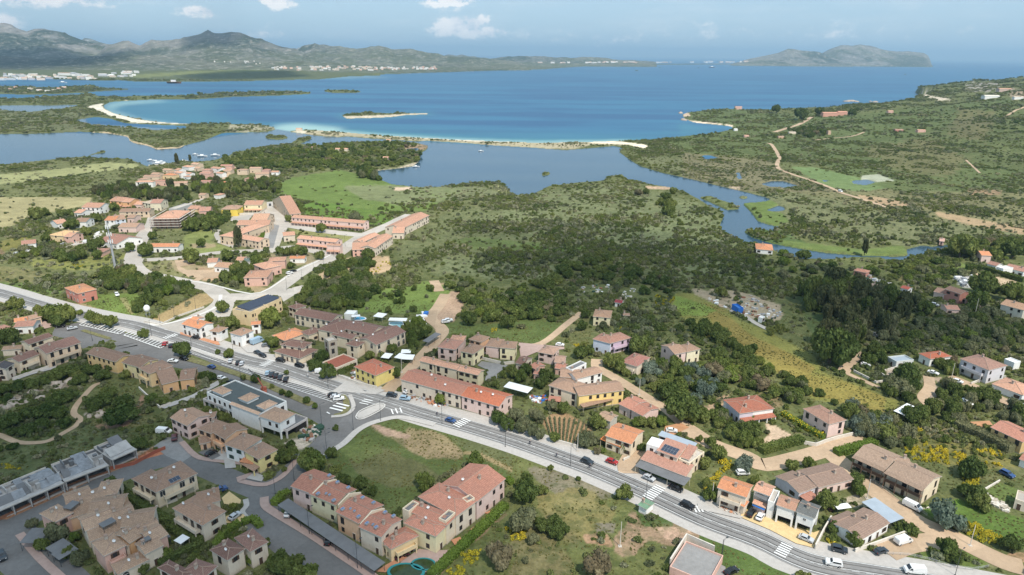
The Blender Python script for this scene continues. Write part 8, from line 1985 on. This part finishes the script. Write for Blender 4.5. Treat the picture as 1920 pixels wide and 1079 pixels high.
for s_,kinds,sp,(w0,w1),hk,nm_ in ZW:
 P_ = PL(s_); mk = fill(P_); ZM |= mk; us = [p[0] for p in P_]; vs = [p[1] for p in P_]
 W_ = np.array([G(u,v) for u,v in P_]); x0,y0 = W_.min(0); x1,y1 = W_.max(0)
 for ix in range(int((x1-x0)/sp)+1):
  for iy in range(int((y1-y0)/sp)+1):
   x = x0+(ix+rz.uniform(.05,.95)+(iy % 2)*.5)*sp; y = y0+(iy+rz.uniform(.05,.95))*sp
   z = float(hz(x,y)) if y > 620 else 0.0
   u,v = proj(x,y,z); u = float(u); v = float(v)
   if not (U0+2 < u < U1-2 and V0+2 < v < V1-2) or not mk[int(v-V0),int(u-U0)] or blocked(u,v): continue
   if samp(LM,*[np.array(q_) for q_ in proj(x,y,0.0)]) < .6: continue
   w_ = rz.uniform(w0,w1)
   if y < 700 and len(hand) and np.any(np.hypot(hand[:,0]-x,hand[:,1]-y) < hand[:,2]*.42): continue
   k = rz.choice(kinds); q9 = rz.random(); w_ *= rz.choice((.7,.85,1,1,1.2)); k = 'olive' if q9 < .1 else 'light' if q9 < .17 and hk < 1 else 'dry' if q9 < .2 and hk < 1 else k; TREES.append((x,y,z,w_,w_*hk*rz.uniform(.85,1.15),k,KW[k]+' tree '+nm_,'trees '+nm_,False))
def vis(t_):
 u,v = proj(t_[0],t_[1],t_[2]); return t_[3]/mpp(t_[0],t_[1]) * (1 if (-10 < u < 1930 and v < 1100) else .01)
TREES.sort(key=lambda t_: -(vis(t_)+(1000 if t_[8] else 0)))
ind,rest = TREES[:300],TREES[300:]
PRE = ind
for (x,y,z,w_,h_,k,lb,g_,hd) in ind:
 if g_ != 'single trees' and hd: lb = anchored(x,y,lb.split(' tree')[0]+' tree' if k != 'palm' else 'palm',lb.split(' ',3)[-1])
 tree(x,y,w_,h_,k,lb,g_,z)
MUL = np.ones((CHt,CWd))
def dens(s,val,bl=6):
 r_ = nmask(PL(s),bl,.25)
 if r_ is None: return
 Mk,x0,y0 = r_; sl_ = (slice(y0-V0,y0-V0+Mk.shape[0]),slice(x0-U0,x0-U0+Mk.shape[1])); MUL[sl_] = MUL[sl_]*(1-Mk)+val*Mk
dens("R 0,440 160,490 500,600 640,700 760,740 950,880 1298,1060 z 1500,1500 700,1500 Q 900,1079 1298,760 1298,560",.12)
dens("n 500,740 680,660 860,625 980,625 1200,680 1569,790 m 600,930 1100,1060 1400,1110 g 100,140 g -100,260 f 1000,200 700,60 e 1600,100 1100,500 600,200 460,0 n 300,880",.015,2)
dens("h -40,660 120,700 500,900 980,1090 600,1090 380,1079 100,960 -60,880",.02,2)
dens("t 330,40 620,60 760,150 900,280 1180,400 1400,520 1569,600 k 1000,180 1400,330 1569,420 S 680,200 640,260 480,210 k 900,440 600,200 400,60 t 1300,830 1000,650 700,500 500,380 280,200",.012)
dens("i 620,440 1000,380 1577,560 1577,840 1400,800 1200,700 1000,600 700,540",.1,3)
dens("z 340,600 560,540 740,600 1040,620 1200,680 1460,800 1640,960 1500,1000 1200,880 1000,800 800,760 560,700 340,640",.35)
dens("c 740,600 1240,560 1569,560 1300,700 900,700",.3); dens("P 0,690 300,520 560,420 680,460 400,500 200,570 0,640",.5)
dens("s 0,170 380,200 480,250 250,410 0,400",.15); dens("E 1120,920 1360,740 1400,780 1390,900 1180,930",.4)
dens("F 330,100 600,100 600,250 340,260",.1,2); dens("F 560,330 1000,385 1240,360 1270,410 1100,415 850,395 560,360",.1,2)
dens("q 700,60 1400,60 1300,300 1000,280",.08,2); dens("z 500,345 640,318 760,350 745,398 690,402 550,372",.12,4)
dens("C 0,620 300,610 500,640 900,650 1400,600 1918,540 2600,500 2600,1079 1200,1079 700,900 0,850",.62)
dens("C 600,935 760,945 1000,1000 1200,1050 1000,1079 800,1050 700,990",.03,2)
crowns('tuft',3,'grass_blades',3,46,.16,shape='low')
PT = {k: [] for k in ('scrub','scrubdark','greybush','olivebush')}
CAND = []
def grid_pts(yA,yB,sp):
 xs = np.arange(-.92*yB,.92*yB,sp); ys = np.arange(yA,yB,sp); X,Y = np.meshgrid(xs,ys); X = X + rng.uniform(-.5,.5,X.shape)*sp; Y = Y + rng.uniform(-.5,.5,Y.shape)*sp
 k = (np.abs(X) < .84*Y+60) & (Y > yA) & (Y < yB); return X[k],Y[k]
for yA,yB,sp,w0,w1,acc in ((95,260,1.7,.9,2.6,.62),(260,620,2.2,1.3,3.4,.72),(620,1150,3.0,1.7,4.0,.72),(1150,2000,5.4,3,6,.6),(2000,3600,11,6,11,.5)):
 X,Y = grid_pts(yA,yB,sp); Z = hz(X,Y); u,v = proj(X,Y,Z); u0_,v0_ = proj(X,Y,np.zeros_like(X))
 ok = (u > -300) & (u < 2250) & (v < 1450) & (v > 128)
 X,Y,Z,u,v,u0_,v0_ = [a[ok] for a in (X,Y,Z,u,v,u0_,v0_)]
 iu = (u-U0).astype(int); iv = (v-V0).astype(int)
 s = SMO[iv,iu]*MUL[iv,iu]; c = samp(ALB,u,v); land = samp(LM,u0_,v0_) > .72
 n1 = fbm(X/38,Y/38,3,2); n2 = fbm(X/11,Y/11,2,5); n3 = fbm(X/90,Y/90,3,12)
 pr = s*acc*(.25+1.5*smooth((n1-.36)/.3))*(.5+smooth((n2-.35)/.3))*.8
 br = c.mean(1); sandy_ = (c[:,0] > .42)
 keep = (rng.random(len(X)) < pr) & land & ~EXC[iv,iu] & ~sandy_ & ~(ZM[iv,iu] & (rng.random(len(X)) < .5))
 X,Y,Z,n1,n3,br = [a[keep] for a in (X,Y,Z,n1,n3,br)]
 wd = rng.uniform(w0,w1,len(X))*(.7+.75*n1)*np.where(rng.random(len(X)) < .12,1.6,1.0)
 gp = smooth((br-.13)/.05)*.7+.12*(n3 > .5)
 rr_ = rng.random(len(X)); r2 = rng.random(len(X))
 kd = np.where(rr_ < .08+gp*.62,2,np.where(rr_ < gp*.55+.36,3,np.where(r2 < .28+.34*(n3 < .45),1,0)))
 for i in range(len(X)): CAND.append((X[i],Y[i],Z[i],wd[i],wd[i]*rng.uniform(.5,.8)*(1 if yA < 600 else .62),('scrub','scrubdark','greybush','olivebush')[kd[i]]))
CAND.sort(key=lambda c: -(c[3]/mpp(c[0],c[1]) * (1 if (abs(proj(c[0],c[1],c[2])[0]-960) < 950 and proj(c[0],c[1],c[2])[1] < 1085) else .01)))
SZ = [("bottom waste ground below the main road","R -400,400 1298,900 1298,1300 -400,1300"),("scrubby hillock on the left","P -400,200 1298,200 900,480 0,760 -400,900"),("village gardens","z -400,560 2300,560 2300,1500 -400,1500")]
SZM = [(n_,fill(PL(s_))) for n_,s_ in SZ]
WK = {'scrub': 'rounded green shrub','scrubdark': 'rounded dark green shrub','greybush': 'low pale grey bush','olivebush': 'low olive green bush'}
protos = {}
for i_,c in enumerate(CAND[:300]):
 u,v = proj(c[0],c[1],c[2]); zn = 'open plain'
 for n_,mk in SZM:
  if 0 <= int(u-U0) < CWd and 0 <= int(v-V0) < CHt and mk[int(v-V0),int(u-U0)]: zn = n_; break
 lib = CR[c[5]]; o = inst('shrub',lib[i_ % len(lib)],None,(c[0],c[1],c[2]-.05),(i_*1.7) % 6.28,(c[3]/2,c[3]/2,c[4])); tag(o,anchored(c[0],c[1],WK[c[5]],'in the '+zn),'shrub','shrubs in the '+zn)
 protos.setdefault(c[5],{})[i_ % len(lib)] = o
def scatter(name,recs,plist,objname):
 """one ground cover object: points with size and turn, instanced by geometry nodes from shrubs that stand in the scene"""
 n = len(recs)
 if not n: return
 me = bpy.data.meshes.new(name); me.vertices.add(n); A_ = np.array([[r_[0],r_[1],r_[2]-.06] for r_ in recs],np.float32); me.vertices.foreach_set('co',A_.ravel())
 sc = me.attributes.new('size','FLOAT_VECTOR','POINT'); sc.data.foreach_set('vector',np.array([[r_[3]/2,r_[3]/2,r_[4]] for r_ in recs],np.float32).ravel())
 ro = me.attributes.new('turn','FLOAT_VECTOR','POINT'); ro.data.foreach_set('vector',np.stack([np.zeros(n),np.zeros(n),rng.uniform(0,6.28,n)],1).astype(np.float32).ravel())
 o = link(bpy.data.objects.new(objname,me)); tag(o,kind='stuff')
 ng = bpy.data.node_groups.new(name,'GeometryNodeTree'); ng.interface.new_socket('Geometry',in_out='INPUT',socket_type='NodeSocketGeometry'); ng.interface.new_socket('Geometry',in_out='OUTPUT',socket_type='NodeSocketGeometry')
 N = ng.nodes; L = ng.links; gi = N.new('NodeGroupInput'); go = N.new('NodeGroupOutput'); ip = N.new('GeometryNodeInstanceOnPoints'); jn = N.new('GeometryNodeJoinGeometry')
 for p in plist:
  oi = N.new('GeometryNodeObjectInfo'); oi.inputs['Object'].default_value = p; oi.inputs['As Instance'].default_value = True; oi.transform_space = 'ORIGINAL'; L.new(oi.outputs['Geometry'],jn.inputs[0])
 L.new(gi.outputs[0],ip.inputs['Points']); L.new(jn.outputs[0],ip.inputs['Instance']); ip.inputs['Pick Instance'].default_value = True
 for nm_,sk in (('size','Scale'),('turn','Rotation')):
  a = N.new('GeometryNodeInputNamedAttribute'); a.data_type = 'FLOAT_VECTOR'; a.inputs['Name'].default_value = nm_; L.new(a.outputs['Attribute'],ip.inputs[sk])
 rv = N.new('FunctionNodeRandomValue'); rv.data_type = 'INT'; rv.inputs['Min'].default_value = 0; rv.inputs['Max'].default_value = len(plist)-1; L.new(rv.outputs[2],ip.inputs['Instance Index'])
 L.new(ip.outputs[0],go.inputs[0]); md = o.modifiers.new('scatter','NODES'); md.node_group = ng; return o
for k_ in PT:
 recs = [c for c in CAND[300:] if c[5] == k_]; pl = list(protos.get(k_,{}).values())
 if not pl:
  c = recs.pop(0); o = inst('shrub',CR[k_][0],None,(c[0],c[1],c[2]-.05),0,(c[3]/2,c[3]/2,c[4])); tag(o,WK[k_]+' in the open plain','shrub','shrubs in the open plain'); pl = [o]
 scatter('scatter_'+k_,recs,pl,{'scrub': 'green_scrub','scrubdark': 'dark_scrub','greybush': 'pale_ground_cover','olivebush': 'olive_ground_cover'}[k_])
X,Y = grid_pts(95,360,1.25); Z = X*0; u,v = proj(X,Y,Z); iu = np.clip((u-U0).astype(int),0,CWd-1); iv = np.clip((v-V0).astype(int),0,CHt-1)
k_ = (u > -200) & (u < 2150) & (v < 1400) & ~EXC[iv,iu] & (rng.random(len(X)) < .75*smooth((fbm(X/6,Y/6,3,4)-.3)/.35)) & (ALB[iv,iu][:,0] < .3)
gt = [(x,y,.02,w_,w_*.45) for x,y,w_ in zip(X[k_],Y[k_],rng.uniform(.5,1.3,k_.sum()))]
to = []
for i_ in range(3): c = gt[i_*7]; o = inst('grass_tuft',CR['tuft'][i_],None,(c[0],c[1],0),i_,(c[3]/2,c[3]/2,c[4])); tag(o,kind='stuff'); to.append(o)
scatter('grass',gt,to,'grass')
fk = {k_: k_ for k_ in ('dark','mid','tall','olive','silver','light','dry')}
tp = {}
for o in bpy.data.objects:
 if o.name.split('.')[0] == 'crown' and o.parent:
  for k_ in ('dark','mid','tall','olive','silver','light','dry'):
   if o.data in CR[k_]: tp.setdefault(k_,{})[o.data.name] = o
for k_ in ('dark','mid','tall','olive','silver','light','dry'):
 recs = [t_ for t_ in rest if fk.get(t_[5]) == k_]
 if recs and k_ in tp: scatter('wood_'+k_,recs,list(tp[k_].values()),{'dark': 'dark_woods','mid': 'green_woods','tall': 'eucalyptus_woods','olive': 'orchard_foliage','silver': 'silvery_foliage','light': 'light_woods','dry': 'dry_foliage'}[k_])
BZ = [("S 690,430 800,410 1000,470 1060,520 1200,520 1210,540 1100,500 980,520 850,520 700,480",2.0,1.6,46),("S 980,580 1060,590 1050,640 980,630",1.6,1.8,14),("S 900,800 1000,800 1180,880 1190,930 1080,910 920,830",1.5,1.6,40),("S 980,930 1110,970 1110,990 1000,950",1.4,1.2,12),("S 1040,440 1180,450 1180,480 1060,470",2.4,1.5,10),("S 740,340 790,330 790,360 740,360",1.8,1.5,6),
 ("R 1040,500 1120,490 1110,540 1060,570 1000,660 960,640 1040,560",1.7,1.8,16),("f 620,890 800,830 760,960 640,980",1.8,1.4,14),("f 500,1010 660,1010 640,1079 480,1079",1.6,1.2,9),("f 1020,650 1200,650 1200,750 1080,730",1.8,1.4,12),("R 0,850 60,850 50,900 0,900",1.5,1.5,5),("h 1090,770 1180,770 1180,860 1100,850",.8,2.4,4),("t 130,120 260,110 240,170 150,170",2.2,1.5,14),("s 980,250 1080,260 1070,300 1000,300",2.2,1.4,8),("s 560,420 640,420 640,450 560,450",2.5,1.3,5),("E 1760,640 1880,650 1850,700 1770,690",2.5,1.5,14),("E 130,510 280,420 280,470 230,520",2.4,1.3,8),("c 0,1020 190,1060 180,1079 0,1079",1.5,.9,10),("r 880,280 960,270 960,310 900,310",2,1.2,5),("v 660,660 780,680 760,700 660,700",2.6,1.1,8),("v 210,340 300,350 280,380 210,370",3,1.3,6),("S 180,350 280,380 280,395 190,365",1.4,.8,0)]
br = []; ZT = []
for s_,sp,w_,n_ in BZ:
 P_ = PL(s_); mk = fill(P_); xs = [p[0] for p in P_]; ys = [p[1] for p in P_]; got = 0; tries = 0
 while got < n_*2.2 and tries < 4000:
  tries += 1; u = rz.uniform(min(xs),max(xs)); v = rz.uniform(min(ys),max(ys))
  if not (0 < v-V0 < CHt) or not mk[int(v-V0),int(u-U0)] or blocked(u,v): continue
  p = G(u,v); w2 = w_*rz.uniform(.6,1.4); br.append((float(p[0]),float(p[1]),0.0,w2,w2*rz.uniform(.55,.85))); got += 1
br.sort(key=lambda c: -c[3]/mpp(c[0],c[1])); bp = {}
for i_,c in enumerate(br[:300]):
 o = inst('broom_bush',CR['broom'][i_ % 3],None,(c[0],c[1],-.05),(i_*2.1) % 6.28,(c[3]/2,c[3]/2,c[4])); bp[i_ % 3] = o
 u,v = proj(c[0],c[1],0); zn = 'at the lower right beside the dirt road' if u > 1400 and v > 900 else 'on the meadow beyond the long brown roofed house' if u > 1400 else 'in the waste ground and verges' if v > 850 else 'in the fields beyond the village'
 tag(o,anchored(c[0],c[1],'yellow flowering broom',zn),'broom bush','yellow broom '+zn)
if len(br) > 300: scatter('broom_rest',br[300:],list(bp.values()),'yellow_flowers')
for k,(s_,w_) in enumerate((('e 1100,930',2.6),('e 1190,900',2.2),('f 420,800',2.8),('f 30,920',2.4),('a 590,600',3.2),('e 1480,800',2.4),('f 450,640',1.6),('h 1170,490',1.5))):
 p = G(*PL(s_)[0]); o = inst('flowering_shrub',CR['bougain'][0],None,(p[0],p[1],0),k,(w_/2,w_/2,w_*.9)); tag(o,'dark purple flowering shrub against the wall of the '+('grey tiled flats' if s_[0] == 'a' else 'white house' if s_[0] == 'h' else 'pink terrace complex'),'shrub','purple flowering shrubs')
# ================================================================ CLOUDS OVERHEAD
def cloud(pts,seed,op=.85,alt=1500.):
 """a real flat cloud high above, behind the camera, placed along the sun's direction over the shaded ground"""
 P = [Vector(G(u,v).tolist()) for u,v in pts]; c = sum(P,Vector((0,0)))/len(P); sh = Vector((sx,sy))*(alt/sz); m = MB(); n = len(P)
 mm = bpy.data.materials.get('cloud_%d' % int(op*100))
 if not mm:
  mm,t,o = newmat('cloud_%d' % int(op*100)); at = t.add('ShaderNodeAttribute',attribute_name='rim').outputs['Fac']; p = objco(t)
  nn = t.noise(p,.011,5,.6); d = t.ramp(t.math('ADD',at,t.math('MULTIPLY',t.math('SUBTRACT',nn,.5),.9)),.12,.62)
  tr_ = t.add('ShaderNodeBsdfTransparent'); df = t.add('ShaderNodeBsdfDiffuse',{'Color': (.9,.9,.9,1)})
  t.l.new(t.add('ShaderNodeMixShader',{0: t.math('MULTIPLY',d,op),1: tr_.outputs[0],2: df.outputs[0]}).outputs[0],o.inputs[0])
 rings = 7; V_ = []; rim = []; Fc = []
 for side in (0,1):
  b0 = len(V_)
  V_.append((0,0,90 if side else -30)); rim.append(1)
  for k in range(1,rings+1):
   for i in range(n): q = (P[i]-c)*k/rings*1.12; V_.append((q.x,q.y,(90 if side else -30)*math.sqrt(max(0,1-(k/rings)**2)))); rim.append(1-(k/rings)**1.5)
  for i in range(n): Fc.append((b0,b0+1+i,b0+1+(i+1) % n)[::1 if side else -1])
  for k in range(1,rings):
   for i in range(n): a = b0+1+(k-1)*n; d_ = a+n; f = (a+i,d_+i,d_+(i+1) % n,a+(i+1) % n); Fc.append(f if side else f[::-1])
 me = bpy.data.meshes.new('cloud'); me.from_pydata(V_,[],Fc); me.materials.append(mm); a = me.attributes.new('rim','FLOAT','POINT'); a.data.foreach_set('value',np.array(rim,np.float32)); me.update()
 o = inst('cloud',me,None,(c.x+sh.x,c.y+sh.y,alt)); tag(o,kind='stuff')
def around(pts,n=24):
 """resample a closed pixel outline to n points"""
 P = np.array(pts+[pts[0]],float); d = np.r_[0,np.cumsum(np.hypot(*np.diff(P,axis=0).T))]; t_ = np.linspace(0,d[-1],n,endpoint=False); return [(float(np.interp(k,d,P[:,0])),float(np.interp(k,d,P[:,1]))) for k in t_]
cloud(around(PL("z -300,640 100,660 400,735 640,765 860,850 1000,960 900,1200 500,1500 -600,1500 -900,1000")),1,.58)
cloud(around(PL("z 860,440 1150,425 1420,470 1700,520 1950,560 2000,660 1700,690 1420,690 1250,640 1080,650 900,600 800,520")),2,.38)
cloud(around(PL('z -300,119 0,118 150,119 260,121 300,127 200,131 0,133 -300,134')),4,.75)
cloud(around(PL('z 320,143 430,139 560,139 600,145 500,149 340,150')),5,.7)
cloud(around(PL('z 330,117 420,115 480,118 450,124 340,124')),6,.7)
cloud(around(PL("z 620,560 760,600 1040,650 1080,720 900,760 640,720 480,640")),3,.38)
def uniq():
 D = {}
 for o in list(COL.objects):
  if 'label' in o and o.get('category') in ('tree','shrub','palm','broom bush','window'): D.setdefault(o['label'],[]).append(o)
 for lb,os_ in D.items():
  if len(os_) < 2: continue
  if len(os_) > 6:
   for o in os_: o['group'] = 'plants: '+lb
   continue
  os_.sort(key=lambda o: o.location.y)
  wd = (['nearer','farther'] if len(os_) == 2 else ['nearest','second nearest','third nearest','fourth nearest','fifth nearest','farthest'][:len(os_)-1]+['farthest'])
  for o,w_ in zip(os_,wd): o['label'] = w_+' '+lb
uniq()
for o in COL.objects:
 if 'label' in o and len(o['label'].split()) > 15:
  for a,b in ((' just in front of',' before'),(' well in front of',' before'),(' close right of',' right of'),(' close left of',' left of'),('rounded ',''),(' leafy','')):
   if len(o['label'].split()) > 15: o['label'] = o['label'].replace(a,b)
# ================================================================ AIR
def build_haze():
 m,t,o = newmat('air')
 pv = t.add('ShaderNodeVolumePrincipled',{'Color': (.52,.78,1.0,1),'Density': HAZE_D,'Anisotropy': .15})
 t.l.new(pv.outputs[0],o.inputs['Volume'])
 b = MB(); b.box(-60000,-600,-6,60000,60000,760); h = b.build('haze',m); h['kind'] = 'stuff'
build_haze()
